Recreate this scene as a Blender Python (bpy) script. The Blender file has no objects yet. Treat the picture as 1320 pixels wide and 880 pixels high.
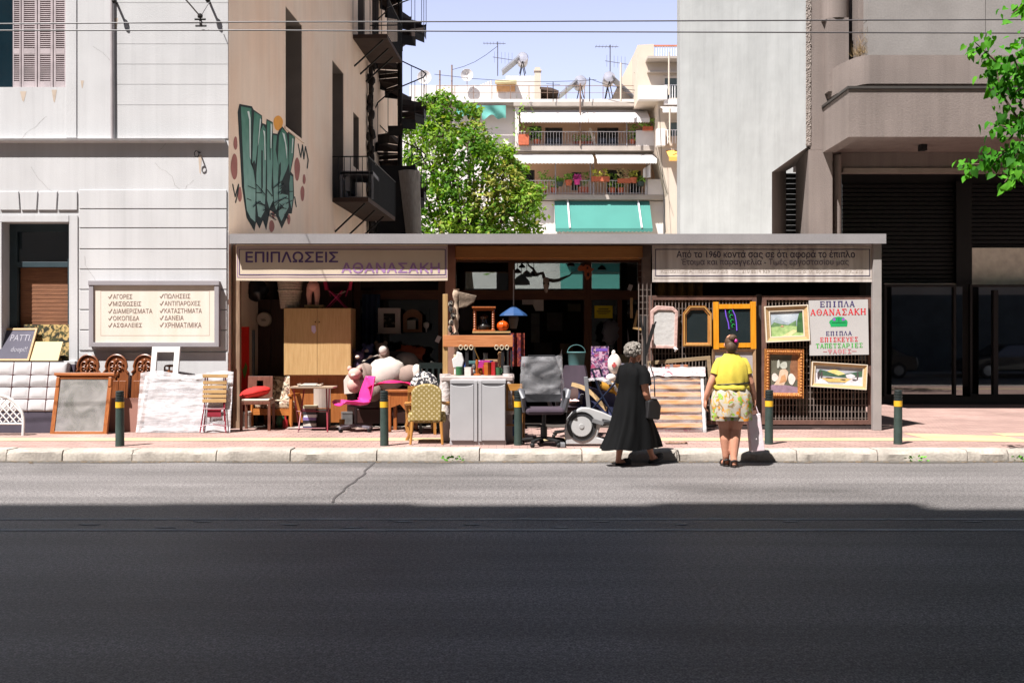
import bpy, math, random
from mathutils import Vector, Matrix, noise
from mathutils.geometry import interpolate_bezier, delaunay_2d_cdt
random.seed(7)
R = math.radians
scene = bpy.context.scene
COL = scene.collection
F = 1283.0            # focal length in photo pixels (1320 wide)
EYE = 1.49            # camera height
G = 0.13              # pavement level
# ---------------- camera, world, sun, exposure ----------------
cam = bpy.data.cameras.new('camera'); cam.lens = 36.0 * F / 1320.0; cam.sensor_width = 36
cam.clip_start = 0.05; cam.clip_end = 3000
cam_o = bpy.data.objects.new('camera', cam); COL.objects.link(cam_o)
cam_o.location = (0, 0, EYE); cam_o.rotation_euler = (R(90), 0, 0)
scene.camera = cam_o
LX, LY, LZ = 0.38, 0.43, -1.0           # direction the sunlight travels
elev = math.atan2(1.0, math.hypot(LX, LY)); azim = math.atan2(-LX, -LY)
world = bpy.data.worlds.new('World'); scene.world = world; world.use_nodes = True
wn = world.node_tree.nodes; wl = world.node_tree.links
sky = wn.new('ShaderNodeTexSky'); sky.sky_type = 'NISHITA'; sky.sun_disc = False
sky.sun_elevation = elev; sky.sun_rotation = azim; sky.air_density = 1.0; sky.dust_density = 1.0; sky.ozone_density = 1.0
hs = wn.new('ShaderNodeHueSaturation'); hs.inputs['Saturation'].default_value = 0.75; hs.inputs['Hue'].default_value = 0.52
wl.new(sky.outputs[0], hs.inputs['Color'])
bg = wn['Background']; wtc = wn.new('ShaderNodeTexCoord'); wsp = wn.new('ShaderNodeSeparateXYZ'); wl.new(wtc.outputs['Generated'], wsp.inputs[0])
wrp = wn.new('ShaderNodeValToRGB'); wl.new(wsp.outputs['Z'], wrp.inputs['Fac'])      # sky kept bright low down, dimmed overhead to deepen the shade
wrp.color_ramp.elements[0].position = 0.34; wrp.color_ramp.elements[0].color = (1.0, 0.93, 0.92, 1)
wrp.color_ramp.elements[1].position = 0.55; wrp.color_ramp.elements[1].color = (0.10, 0.185, 0.225, 1)
wmx = wn.new('ShaderNodeMix'); wmx.data_type = 'RGBA'; wmx.blend_type = 'MULTIPLY'; wmx.inputs[0].default_value = 1
wl.new(hs.outputs[0], wmx.inputs[6]); wl.new(wrp.outputs[0], wmx.inputs[7]); wl.new(wmx.outputs[2], bg.inputs['Color']); bg.inputs['Strength'].default_value = 0.115
sun = bpy.data.lights.new('sun', 'SUN'); sun.energy = 5.0; sun.angle = R(0.5); sun.color = (1.0, 0.965, 0.93)
sun_o = bpy.data.objects.new('sun', sun); COL.objects.link(sun_o)
sun_o.rotation_euler = Vector((LX, LY, LZ)).to_track_quat('-Z', 'Y').to_euler(); sun_o.location = (-20, -20, 50)
vs = scene.view_settings; vs.view_transform = 'Standard'; vs.look = 'None'; vs.gamma = 1; vs.use_curve_mapping = False
vs.exposure = 1.3
scene.render.engine = 'CYCLES'
cy = scene.cycles
cy.max_bounces = 6; cy.diffuse_bounces = 3; cy.glossy_bounces = 3; cy.transmission_bounces = 4; cy.transparent_max_bounces = 8
cy.caustics_reflective = False; cy.caustics_refractive = False
# ---------------- helpers ----------------
def PX(px, Y): return (px - 660.0) * Y / F
def PZ(py, Y): return EYE + (440.0 - py) * Y / F
def P(px, py, Y): return Vector((PX(px, Y), Y, PZ(py, Y)))
def lin(c):
    c = c / 255.0
    return c / 12.92 if c <= 0.04045 else ((c + 0.055) / 1.055) ** 2.4
def hx(h):
    h = h.lstrip('#'); return tuple(lin(int(h[i:i+2], 16)) for i in (0, 2, 4))
MATS = {}
def M(name, col, rough=0.6, var=0.12, scale=3.0, bump=0.0, bscale=60.0, metal=0.0, spec=0.4, col2=None, stretch=None, detail=5.0, fine=0.0, streak=0.0):
    if name in MATS: return MATS[name]
    if isinstance(col, str): col = hx(col)
    if isinstance(col2, str): col2 = hx(col2)
    m = bpy.data.materials.new(name); m.use_nodes = True; MATS[name] = m
    n = m.node_tree.nodes; l = m.node_tree.links; b = n['Principled BSDF']
    b.inputs['Roughness'].default_value = rough; b.inputs['Metallic'].default_value = metal
    b.inputs['Specular IOR Level'].default_value = spec
    tc = n.new('ShaderNodeNewGeometry'); src = tc.outputs['Position']
    if stretch:
        mp = n.new('ShaderNodeMapping'); mp.inputs['Scale'].default_value = stretch
        l.new(src, mp.inputs['Vector']); src = mp.outputs[0]
    nz = n.new('ShaderNodeTexNoise'); nz.inputs['Scale'].default_value = scale; nz.inputs['Detail'].default_value = detail
    l.new(src, nz.inputs['Vector'])
    rp = n.new('ShaderNodeValToRGB')
    c0 = tuple(min(1, x * (1 - var)) for x in col); c1 = tuple(min(1, x * (1 + var)) for x in col)
    if col2: c0 = col; c1 = col2
    rp.color_ramp.elements[0].position = 0.3; rp.color_ramp.elements[0].color = (*c0, 1)
    rp.color_ramp.elements[1].position = 0.7; rp.color_ramp.elements[1].color = (*c1, 1)
    l.new(nz.outputs['Fac'], rp.inputs['Fac']); out = rp.outputs[0]
    if fine:
        n2 = n.new('ShaderNodeTexNoise'); n2.inputs['Scale'].default_value = bscale; n2.inputs['Detail'].default_value = 3
        l.new(tc.outputs['Position'], n2.inputs['Vector'])
        mr = n.new('ShaderNodeMapRange'); mr.inputs[1].default_value = 0.3; mr.inputs[2].default_value = 0.7
        mr.inputs[3].default_value = 1 - fine; mr.inputs[4].default_value = 1 + fine
        l.new(n2.outputs['Fac'], mr.inputs[0])
        mx = n.new('ShaderNodeMix'); mx.data_type = 'RGBA'; mx.blend_type = 'MULTIPLY'; mx.inputs[0].default_value = 1
        l.new(out, mx.inputs[6]); l.new(mr.outputs[0], mx.inputs[7]); out = mx.outputs[2]
    if streak:      # rain streaks, soot and patched paint of old render
        for sc_, lo, hi, mn in (((5, 5, .22), .38, .66, 1-streak), ((.9, .9, .7), .4, .62, 1-streak*.8), ((24, 24, .5), .55, .75, 1-streak*.7)):
            mp = n.new('ShaderNodeMapping'); mp.inputs['Scale'].default_value = sc_; l.new(tc.outputs['Position'], mp.inputs['Vector'])
            n2 = n.new('ShaderNodeTexNoise'); n2.inputs['Scale'].default_value = 1; n2.inputs['Detail'].default_value = 7; l.new(mp.outputs[0], n2.inputs['Vector'])
            mr = n.new('ShaderNodeMapRange'); mr.inputs[1].default_value = lo; mr.inputs[2].default_value = hi; mr.inputs[3].default_value = 1; mr.inputs[4].default_value = mn
            l.new(n2.outputs['Fac'], mr.inputs[0]); mx = n.new('ShaderNodeMix'); mx.data_type = 'RGBA'; mx.blend_type = 'MULTIPLY'; mx.inputs[0].default_value = 1
            l.new(out, mx.inputs[6]); l.new(mr.outputs[0], mx.inputs[7]); out = mx.outputs[2]
    l.new(out, b.inputs['Base Color'])
    if bump:
        n3 = n.new('ShaderNodeTexNoise'); n3.inputs['Scale'].default_value = bscale; n3.inputs['Detail'].default_value = 4
        l.new(src if stretch else tc.outputs['Position'], n3.inputs['Vector'])
        bp = n.new('ShaderNodeBump'); bp.inputs['Strength'].default_value = bump; bp.inputs['Distance'].default_value = 0.01
        l.new(n3.outputs['Fac'], bp.inputs['Height']); l.new(bp.outputs[0], b.inputs['Normal'])
    return m
def wood(name, col, col2, rough=0.45, axis='z', spec=0.4):
    s = {'z': (14, 14, 1.2), 'x': (1.2, 14, 14), 'y': (14, 1.2, 14)}[axis]
    return M(name, col, rough, 0, 3.0, 0.15, 10, 0, spec, col2, s, 6)
def glass(name, tint, rough=0.02, alpha=0.5):
    if name in MATS: return MATS[name]
    m = bpy.data.materials.new(name); m.use_nodes = True; MATS[name] = m
    n = m.node_tree.nodes; l = m.node_tree.links; n.remove(n['Principled BSDF'])
    o = n['Material Output']
    tr = n.new('ShaderNodeBsdfTransparent'); tr.inputs[0].default_value = (*tint, 1)
    gl = n.new('ShaderNodeBsdfGlossy'); gl.inputs['Roughness'].default_value = rough; gl.inputs[0].default_value = (0.9, 0.95, 0.95, 1)
    fr = n.new('ShaderNodeFresnel'); fr.inputs[0].default_value = 1.6
    ad = n.new('ShaderNodeMath'); ad.operation = 'ADD'; ad.inputs[1].default_value = alpha
    l.new(fr.outputs[0], ad.inputs[0])
    mx = n.new('ShaderNodeMixShader'); l.new(ad.outputs[0], mx.inputs[0]); l.new(tr.outputs[0], mx.inputs[1]); l.new(gl.outputs[0], mx.inputs[2])
    l.new(mx.outputs[0], o.inputs[0]); return m
def film(name, tint=(0.9, 0.88, 0.9), fac=0.45, crinkle=30.0, con=0.22, st=(1, 1, 1.5)):   # crinkled clear plastic wrap
    if name in MATS: return MATS[name]
    m = bpy.data.materials.new(name); m.use_nodes = True; MATS[name] = m
    n = m.node_tree.nodes; l = m.node_tree.links; b = n['Principled BSDF']; o = n['Material Output']
    b.inputs['Base Color'].default_value = (*tint, 1); b.inputs['Roughness'].default_value = 0.3; b.inputs['Specular IOR Level'].default_value = 0.6
    tc = n.new('ShaderNodeNewGeometry'); mp = n.new('ShaderNodeMapping'); mp.inputs['Scale'].default_value = st; mp.inputs['Rotation'].default_value = (0, 0.25, 0)
    l.new(tc.outputs['Position'], mp.inputs[0])
    nz = n.new('ShaderNodeTexNoise'); nz.inputs['Scale'].default_value = crinkle * 0.45; nz.inputs['Detail'].default_value = 5; nz.inputs['Distortion'].default_value = 0.6
    l.new(mp.outputs[0], nz.inputs['Vector'])
    bp = n.new('ShaderNodeBump'); bp.inputs['Strength'].default_value = 0.8; bp.inputs['Distance'].default_value = 0.012
    l.new(nz.outputs['Fac'], bp.inputs['Height']); l.new(bp.outputs[0], b.inputs['Normal'])
    tr = n.new('ShaderNodeBsdfTransparent')
    mr = n.new('ShaderNodeMapRange'); mr.inputs[1].default_value = 0.35; mr.inputs[2].default_value = 0.65
    mr.inputs[3].default_value = max(0, fac - con); mr.inputs[4].default_value = min(1, fac + con)
    l.new(nz.outputs['Fac'], mr.inputs[0])
    mx = n.new('ShaderNodeMixShader'); l.new(mr.outputs[0], mx.inputs[0]); l.new(tr.outputs[0], mx.inputs[1]); l.new(b.outputs[0], mx.inputs[2])
    l.new(mx.outputs[0], o.inputs[0]); return m
def patterned(name, base, spots, scale=30.0, thr=0.5, rough=0.8, kind='voronoi', soft=0.04):
    """base colour with coloured motifs scattered over it"""
    if name in MATS: return MATS[name]
    m = bpy.data.materials.new(name); m.use_nodes = True; MATS[name] = m
    n = m.node_tree.nodes; l = m.node_tree.links; b = n['Principled BSDF']; b.inputs['Roughness'].default_value = rough
    b.inputs['Specular IOR Level'].default_value = 0.2
    tc = n.new('ShaderNodeTexCoord'); out = None
    prev = n.new('ShaderNodeRGB'); prev.outputs[0].default_value = (*hx(base), 1); prev = prev.outputs[0]
    for i, s in enumerate(spots):
        mp = n.new('ShaderNodeMapping'); mp.inputs['Location'].default_value = (3.7 * i, 1.9 * i, 5.1 * i); l.new(tc.outputs['Object'], mp.inputs[0])
        nz = n.new('ShaderNodeTexNoise'); nz.inputs['Scale'].default_value = scale * (1 + 0.23 * i); nz.inputs['Detail'].default_value = 2.5; nz.inputs['Distortion'].default_value = 0.8
        l.new(mp.outputs[0], nz.inputs['Vector'])
        mr = n.new('ShaderNodeMapRange'); mr.inputs[1].default_value = thr - soft; mr.inputs[2].default_value = thr + soft
        l.new(nz.outputs['Fac'], mr.inputs[0])
        mx = n.new('ShaderNodeMix'); mx.data_type = 'RGBA'; l.new(mr.outputs[0], mx.inputs[0]); l.new(prev, mx.inputs[6]); mx.inputs[7].default_value = (*hx(s), 1)
        prev = mx.outputs[2]
    l.new(prev, b.inputs['Base Color']); return m
def link_mesh(name, verts, faces, mats, mi=None, smooth=False, angle=40, parent=None, loc=None, bevel=0):
    me = bpy.data.meshes.new(name); me.from_pydata([tuple(v) for v in verts], [], faces)
    for m in (mats if isinstance(mats, (list, tuple)) else [mats]): me.materials.append(m)
    if mi: me.polygons.foreach_set('material_index', mi)
    if smooth:
        me.polygons.foreach_set('use_smooth', [True] * len(me.polygons))
        me.set_sharp_from_angle(angle=R(angle))
    me.validate(); me.update()
    o = bpy.data.objects.new(name, me); COL.objects.link(o)
    if parent: o.parent = parent
    if loc is not None: o.location = loc
    if bevel:
        bm = o.modifiers.new('bevel', 'BEVEL'); bm.width = bevel; bm.segments = 2; bm.limit_method = 'ANGLE'; bm.angle_limit = R(50)
    return o
TEXT_CACHE = {}
def text_geo(s, bold):
    k = (s, bold)
    if k in TEXT_CACHE: return TEXT_CACHE[k]
    cu = bpy.data.curves.new('lettering', 'FONT'); cu.body = s; cu.size = 1; cu.offset = bold; cu.resolution_u = 3
    o = bpy.data.objects.new('lettering', cu); COL.objects.link(o)
    dg = bpy.context.evaluated_depsgraph_get(); dg.update()
    ev = o.evaluated_get(dg); crv = ev.to_curve(dg); loops = []
    for sp in crv.splines:
        pts = []; n = len(sp.bezier_points) if sp.type == 'BEZIER' else len(sp.points)
        for i in range(n):
            if sp.type == 'BEZIER':
                p, q = sp.bezier_points[i], sp.bezier_points[(i+1) % n]
                straight = (p.handle_right-p.co).length < 1e-5 and (q.handle_left-q.co).length < 1e-5
                pts += [v.to_2d() for v in interpolate_bezier(p.co, p.handle_right, q.handle_left, q.co, 2 if straight else 4)[:-1]]
            else: pts.append(sp.points[i].co.to_2d())
        cl = []
        for p in pts:
            if not cl or (p-cl[-1]).length > 1e-4: cl.append(p)
        if len(cl) > 2 and (cl[0]-cl[-1]).length < 1e-4: cl.pop()
        if len(cl) < 3: continue
        area = sum(a.x*b.y-b.x*a.y for a, b in zip(cl, cl[1:]+cl[:1]))/2
        loops.append((area, cl))
    ev.to_curve_clear(); bpy.data.objects.remove(o); bpy.data.curves.remove(cu)
    def inside(p, cl):
        r = False
        for a, b in zip(cl, cl[1:]+cl[:1]):
            if (a.y > p.y) != (b.y > p.y) and p.x < (b.x-a.x)*(p.y-a.y)/(b.y-a.y)+a.x: r = not r
        return r
    pts = []; edges = []; big = []
    for a, c in loops:
        host = max([(abs(a2), a2) for a2, c2 in loops if c2 is c or (abs(c2[0].x-c[0].x) < 2 and inside(c[0], c2))])[1]; sgn = 1 if host > 0 else -1; n = len(c); g_ = []
        for i in range(n):
            d = ((c[i]-c[i-1]).normalized()+(c[(i+1) % n]-c[i]).normalized()); d = d.normalized() if d.length > 1e-6 else Vector((1, 0))
            g_.append(c[i]+Vector((d.y, -d.x))*sgn*bold)
        b0 = len(pts); pts += g_; edges += [(b0+i, b0+(i+1) % n) for i in range(n)]; big.append(g_)
    ov, oe, of, _, _, _ = delaunay_2d_cdt(pts, edges, [], 0, 1e-5)
    bb_ = [(min(v.x for v in c), max(v.x for v in c)) for c in big]
    def wind(p):      # non-zero winding rule, as fonts are meant to be filled
        w = 0
        for cl, (u0, u1) in zip(big, bb_):
            if not u0 <= p.x <= u1: continue
            for a, b in zip(cl, cl[1:]+cl[:1]):
                cr = (b.x-a.x)*(p.y-a.y)-(p.x-a.x)*(b.y-a.y)
                if a.y <= p.y < b.y and cr > 0: w += 1
                elif b.y <= p.y < a.y and cr < 0: w -= 1
        return w
    vs_ = [v.to_3d() for v in ov]; fs = [tuple(f) for f in of if wind(sum((ov[q] for q in f), Vector((0, 0)))/len(f))]
    TEXT_CACHE[k] = (vs_, fs); return vs_, fs
SERIF = {  # stroke glyphs: (x0,z0,x1,z1,width); serifs drawn as flat slabs
 'Ε': ([(.2,0,.2,1,.17),(.2,.95,.85,.95,.1),(.2,.5,.62,.5,.1),(.2,.05,.85,.05,.1),(.82,.95,.82,.72,.07),(.82,.05,.82,.28,.07),(.62,.62,.62,.38,.07)],[(.02,.2,0),(.02,.2,1)]),
 'Π': ([(.22,0,.22,1,.17),(.78,0,.78,1,.17),(.22,.95,.78,.95,.1)],[(.04,.4,0),(.6,.96,0),(.04,.96,1)]),
 'Ι': ([(.5,0,.5,1,.2)],[(.25,.75,0),(.25,.75,1)]),
 'Λ': ([(.15,0,.5,1,.1),(.85,0,.5,1,.18)],[(.02,.32,0),(.66,1,0)]),
 'Α': ([(.15,0,.5,1,.1),(.85,0,.5,1,.18),(.28,.33,.72,.33,.09)],[(.02,.32,0),(.66,1,0)]),
 'Θ': ([(.14,.32,.14,.68,.17),(.86,.32,.86,.68,.17),(.14,.68,.36,.96,.12),(.86,.68,.64,.96,.12),(.14,.32,.36,.04,.12),(.86,.32,.64,.04,.12),(.32,.96,.68,.96,.09),(.32,.04,.68,.04,.09),(.34,.5,.66,.5,.1)],[]),
 'Ν': ([(.18,0,.18,1,.1),(.82,0,.82,1,.1),(.18,1,.82,0,.18)],[(.02,.34,0),(.66,.98,1),(.02,.2,1)]),
 'Σ': ([(.15,.95,.85,.95,.1),(.15,.05,.85,.05,.1),(.15,.97,.55,.5,.17),(.15,.03,.55,.5,.12),(.84,.95,.84,.72,.07),(.84,.05,.84,.28,.07)],[]),
 'Κ': ([(.2,0,.2,1,.17),(.22,.42,.8,1,.1),(.36,.55,.84,0,.17)],[(.04,.36,0),(.04,.36,1),(.64,1,0),(.64,.96,1)]),
 'Η': ([(.2,0,.2,1,.17),(.8,0,.8,1,.17),(.2,.5,.8,.5,.1)],[(.04,.36,0),(.04,.36,1),(.64,.96,0),(.64,.96,1)]),
 'Υ': ([(.5,0,.5,.5,.17),(.15,1,.5,.45,.16),(.85,1,.5,.45,.1)],[(.32,.68,0),(.02,.32,1),(.68,.98,1)]),
 'Τ': ([(.5,0,.5,1,.18),(.1,.95,.9,.95,.1),(.1,.95,.1,.7,.07),(.9,.95,.9,.7,.07)],[(.3,.7,0)]),
 'Ρ': ([(.22,0,.22,1,.17),(.22,.95,.66,.95,.1),(.22,.46,.66,.46,.1),(.66,.95,.84,.8,.12),(.66,.46,.84,.6,.12),(.82,.58,.82,.84,.16)],[(.04,.42,0),(.04,.2,1)]),
 'Ψ': ([(.5,0,.5,1,.16),(.14,1,.14,.6,.14),(.86,1,.86,.6,.14),(.14,.6,.4,.34,.12),(.86,.6,.6,.34,.12),(.36,.34,.64,.34,.1)],[(.32,.68,0),(.32,.68,1)]),
}
class MB:
    def __init__(s): s.v = []; s.f = []; s.mi = []; s.M = Matrix(); s.c = 0
    def at(s, loc, rz=0, rx=0, ry=0):
        s.M = Matrix.Translation(loc) @ Matrix.Rotation(rz, 4, 'Z') @ Matrix.Rotation(rx, 4, 'X') @ Matrix.Rotation(ry, 4, 'Y'); return s
    def mat(s, i): s.c = i; return s
    def add(s, vs_, fs):
        b = len(s.v); s.v += [s.M @ Vector(v) for v in vs_]
        s.f += [tuple(i + b for i in f) for f in fs]; s.mi += [s.c] * len(fs)
    def box(s, x0, x1, y0, y1, z0, z1):
        s.add([(x0,y0,z0),(x1,y0,z0),(x1,y1,z0),(x0,y1,z0),(x0,y0,z1),(x1,y0,z1),(x1,y1,z1),(x0,y1,z1)],
              [(0,3,2,1),(4,5,6,7),(0,1,5,4),(1,2,6,5),(2,3,7,6),(3,0,4,7)]); return s
    def hexa(s, vs_): s.add(vs_, [(0,3,2,1),(4,5,6,7),(0,1,5,4),(1,2,6,5),(2,3,7,6),(3,0,4,7)]); return s
    def bar(s, a, b, w, h=None, up=(0,0,1)):
        a = Vector(a); b = Vector(b); h = h or w; d = (b - a).normalized(); up = Vector(up)
        if abs(d.dot(up)) > 0.95: up = Vector((0, 1, 0))
        x = d.cross(up).normalized() * w / 2; y = x.cross(d).normalized() * h / 2
        s.hexa([a-x-y, a+x-y, a+x+y, a-x+y, b-x-y, b+x-y, b+x+y, b-x+y]); return s
    def tube(s, pts, r, n=8, flat=1.0, cap=True):
        pts = [Vector(p) for p in pts]; k = len(pts)
        rs = list(r) if isinstance(r, (list, tuple)) else [r] * k
        prev = None; vs_ = []; 
        for i, p in enumerate(pts):
            d = (pts[min(i+1, k-1)] - pts[max(i-1, 0)]).normalized()
            if prev is None:
                a = Vector((0,0,1)) if abs(d.z) < 0.9 else Vector((1,0,0)); x = d.cross(a).normalized()
            else:
                x = (prev - d * prev.dot(d)).normalized()
            prev = x; y = d.cross(x)
            for j in range(n):
                t = 2*math.pi*j/n; vs_.append(p + x*math.cos(t)*rs[i] + y*math.sin(t)*rs[i]*flat)
        fs = [(i*n+j, i*n+(j+1)%n, (i+1)*n+(j+1)%n, (i+1)*n+j) for i in range(k-1) for j in range(n)]
        if cap: fs += [tuple(range(n-1, -1, -1)), tuple(range((k-1)*n, k*n))]
        s.add(vs_, fs); return s
    def lathe(s, prof, c=(0,0,0), n=16, axis='z', cap=True):
        c = Vector(c); vs_ = []; k = len(prof)
        for r, h in prof:
            for j in range(n):
                t = 2*math.pi*j/n; q = (r*math.cos(t), r*math.sin(t), h)
                if axis == 'y': q = (q[0], h, q[1])
                if axis == 'x': q = (h, q[0], q[1])
                vs_.append(c + Vector(q))
        fs = [(i*n+j, i*n+(j+1)%n, (i+1)*n+(j+1)%n, (i+1)*n+j) for i in range(k-1) for j in range(n)]
        if cap: fs += [tuple(range(n-1, -1, -1)), tuple(range((k-1)*n, k*n))]
        s.add(vs_, fs); return s
    def prism(s, poly, y0, y1):      # outline in x,z extruded along y
        n = len(poly); vs_ = [(x, y0, z) for x, z in poly] + [(x, y1, z) for x, z in poly]
        s.add(vs_, [tuple(range(n)), tuple(range(2*n-1, n-1, -1))] + [(i, i+n, (i+1)%n+n, (i+1)%n) for i in range(n)]); return s
    def prismx(s, poly, x0, x1):     # outline in y,z extruded along x
        n = len(poly); vs_ = [(x0, y, z) for y, z in poly] + [(x1, y, z) for y, z in poly]
        s.add(vs_, [tuple(range(n)), tuple(range(2*n-1, n-1, -1))] + [(i, i+n, (i+1)%n+n, (i+1)%n) for i in range(n)]); return s
    def prismz(s, poly, z0, z1):
        n = len(poly); vs_ = [(x, y, z0) for x, y in poly] + [(x, y, z1) for x, y in poly]
        s.add(vs_, [tuple(range(n-1, -1, -1)), tuple(range(n, 2*n))] + [(i, (i+1)%n, (i+1)%n+n, i+n) for i in range(n)]); return s
    def sheet(s, poly, y): s.add([(x, y, z) for x, z in poly], [tuple(range(len(poly)))]); return s
    def ring(s, outer, inner, y0, y1, yi=None):   # frame between two outlines with equal point counts
        n = len(outer); yi = y0 if yi is None else yi
        vs_ = [(x, y0, z) for x, z in outer] + [(x, yi, z) for x, z in inner] + [(x, y1, z) for x, z in inner] + [(x, y1, z) for x, z in outer]
        fs = []
        for i in range(n):
            j = (i+1) % n
            for k in range(4):
                a = k*n; b = ((k+1) % 4)*n
                fs.append((a+i, a+j, b+j, b+i))
        s.add(vs_, fs); return s
    def frame(s, x0, x1, z0, z1, w, y0, y1, yi=None):
        return s.ring([(x0,z0),(x1,z0),(x1,z1),(x0,z1)], [(x0+w,z0+w),(x1-w,z0+w),(x1-w,z1-w),(x0+w,z1-w)], y0, y1, yi)
    def ell(s, c, r, nu=16, nv=10, lump=0, lf=3.0, seed=0):
        c = Vector(c); r = Vector(r) if not isinstance(r, (int, float)) else Vector((r, r, r)); vs_ = []
        for i in range(nv + 1):
            ph = math.pi * i / nv
            for j in range(nu):
                th = 2*math.pi*j/nu; d = Vector((math.sin(ph)*math.cos(th), math.sin(ph)*math.sin(th), math.cos(ph)))
                k = 1 + (lump * noise.noise(d*lf + Vector((seed*7.1, seed*3.3, 0))) if lump else 0)
                vs_.append(c + Vector((d.x*r.x, d.y*r.y, d.z*r.z))*k)
        s.add(vs_, [(i*nu+j, (i+1)*nu+j, (i+1)*nu+(j+1)%nu, i*nu+(j+1)%nu) for i in range(nv) for j in range(nu)]); return s
    def grid(s, fn, nu, nv):
        vs_ = [fn(i/nu, j/nv) for j in range(nv+1) for i in range(nu+1)]; w = nu+1
        s.add(vs_, [(j*w+i, j*w+i+1, (j+1)*w+i+1, (j+1)*w+i) for j in range(nv) for i in range(nu)]); return s
    def slab(s, fn, nu, nv, th):      # closed sheet with thickness along local +y
        w = nu+1; vs_ = [Vector(fn(i/nu, j/nv)) for j in range(nv+1) for i in range(nu+1)]; m = len(vs_)
        vs_ += [v + Vector((0, th, 0)) for v in vs_]
        fs = [(j*w+i, j*w+i+1, (j+1)*w+i+1, (j+1)*w+i) for j in range(nv) for i in range(nu)]
        fs += [tuple(m+k for k in reversed(f)) for f in fs]
        for i in range(nu): fs += [(i+1, i, m+i, m+i+1), (nv*w+i, nv*w+i+1, m+nv*w+i+1, m+nv*w+i)]
        for j in range(nv): fs += [(j*w, (j+1)*w, m+(j+1)*w, m+j*w), ((j+1)*w+nu, j*w+nu, m+j*w+nu, m+(j+1)*w+nu)]
        s.add(vs_, fs); return s
    def loft(s, rings, cap=True):
        n = len(rings[0]); vs_ = [v for r in rings for v in r]; k = len(rings)
        fs = [(i*n+j, i*n+(j+1)%n, (i+1)*n+(j+1)%n, (i+1)*n+j) for i in range(k-1) for j in range(n)]
        if cap: fs += [tuple(range(n-1, -1, -1)), tuple(range((k-1)*n, k*n))]
        s.add(vs_, fs); return s
    def holes(s, x0, x1, z0, z1, hs_, y0, y1):     # wall with rectangular openings (hx0,hx1,hz0,hz1)
        xs = sorted({x0, x1, *[min(max(v, x0), x1) for h in hs_ for v in h[:2]]}); zs = sorted({z0, z1, *[min(max(v, z0), z1) for h in hs_ for v in h[2:4]]})
        def solid(i, j):
            if i < 0 or j < 0 or i >= len(xs)-1 or j >= len(zs)-1: return False
            cx = (xs[i]+xs[i+1])/2; cz = (zs[j]+zs[j+1])/2
            return not any(h[0] < cx < h[1] and h[2] < cz < h[3] for h in hs_)
        for i in range(len(xs)-1):
            for j in range(len(zs)-1):
                if not solid(i, j): continue
                a, b, c, d = xs[i], xs[i+1], zs[j], zs[j+1]
                v = [(a,y0,c),(b,y0,c),(b,y1,c),(a,y1,c),(a,y0,d),(b,y0,d),(b,y1,d),(a,y1,d)]
                fs = [(0,1,5,4),(2,3,7,6)]
                if not solid(i, j-1): fs.append((0,3,2,1))
                if not solid(i, j+1): fs.append((4,5,6,7))
                if not solid(i+1, j): fs.append((1,2,6,5))
                if not solid(i-1, j): fs.append((3,0,4,7))
                s.add(v, fs)
        return s
    def text(s, t, x0, x1, z0, z1, y, bold=0.0):
        vs_, fs = text_geo(t, bold)
        ax = min(v.x for v in vs_); bx = max(v.x for v in vs_); az = min(v.y for v in vs_); bz = max(v.y for v in vs_)
        s.add([(x0+(v.x-ax)/(bx-ax)*(x1-x0), y-v.z, z0+(v.y-az)/(bz-az)*(z1-z0)) for v in vs_], fs); return s
    def serif(s, t, x0, x1, z0, z1, y):
        n = len(t); cw = (x1-x0)/n; h = z1-z0; e = 0
        for i, ch in enumerate(t):
            st, se = SERIF[ch]; ox = x0+cw*i; w = cw*0.92
            for a, b, c, d, k in st:
                p = Vector((ox+a*w, 0, z0+b*h)); q = Vector((ox+c*w, 0, z0+d*h)); dd = q-p; m = Vector((-dd.z, 0, dd.x)).normalized()*k*w*0.62
                if abs(dd.x) > 1e-6 and abs(dd.z) > 1e-6 and k > .05: m = Vector((k*w*0.6, 0, 0))
                e += 1; yy = y - 0.0003*(e % 12)
                s.add([(v.x, yy, v.z) for v in (p-m, q-m, q+m, p+m)], [(0,1,2,3)])
            for a, b, k in se:
                e += 1; yy = y - 0.0003*(e % 12); zz = z0+k*h; t_ = 0.09*h
                s.add([(ox+a*w, yy, zz-t_*k), (ox+b*w, yy, zz-t_*k), (ox+b*w, yy, zz+t_*(1-k)), (ox+a*w, yy, zz+t_*(1-k))], [(0,1,2,3)])
        return s
    def wrinkle(s, amp, fx, fz, start=0):      # push verts in and out: folds and creases of cloth
        for i in range(start, len(s.v)):
            v = s.v[i]; q = Vector((v.x*fx, v.y*fx, v.z*fz+v.x*fx*.35)); d = Vector((v.x, v.y, 0)); d = d.normalized() if d.length > 1e-4 else Vector((0, 1, 0))
            s.v[i] = v+d*amp*(noise.noise(q)+.5*noise.noise(q*2.3))
        return s
    def obj(s, name, mats, parent=None, org=None, smooth=False, angle=40, bevel=0):
        v = s.v
        if org is not None: o = Vector(org); v = [p - o for p in v]
        return link_mesh(name, v, s.f, mats, s.mi, smooth, angle, parent, org if parent is None else None, bevel)
def tag(o, label=None, cat=None, group=None, kind=None):
    if label: o['label'] = label
    if cat: o['category'] = cat
    if group: o['group'] = group
    if kind: o['kind'] = kind
    return o
def structure(name, mb, m, label, cat, smooth=False):
    return tag(mb.obj(name, m, smooth=smooth), label, cat, None, 'structure')
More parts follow.
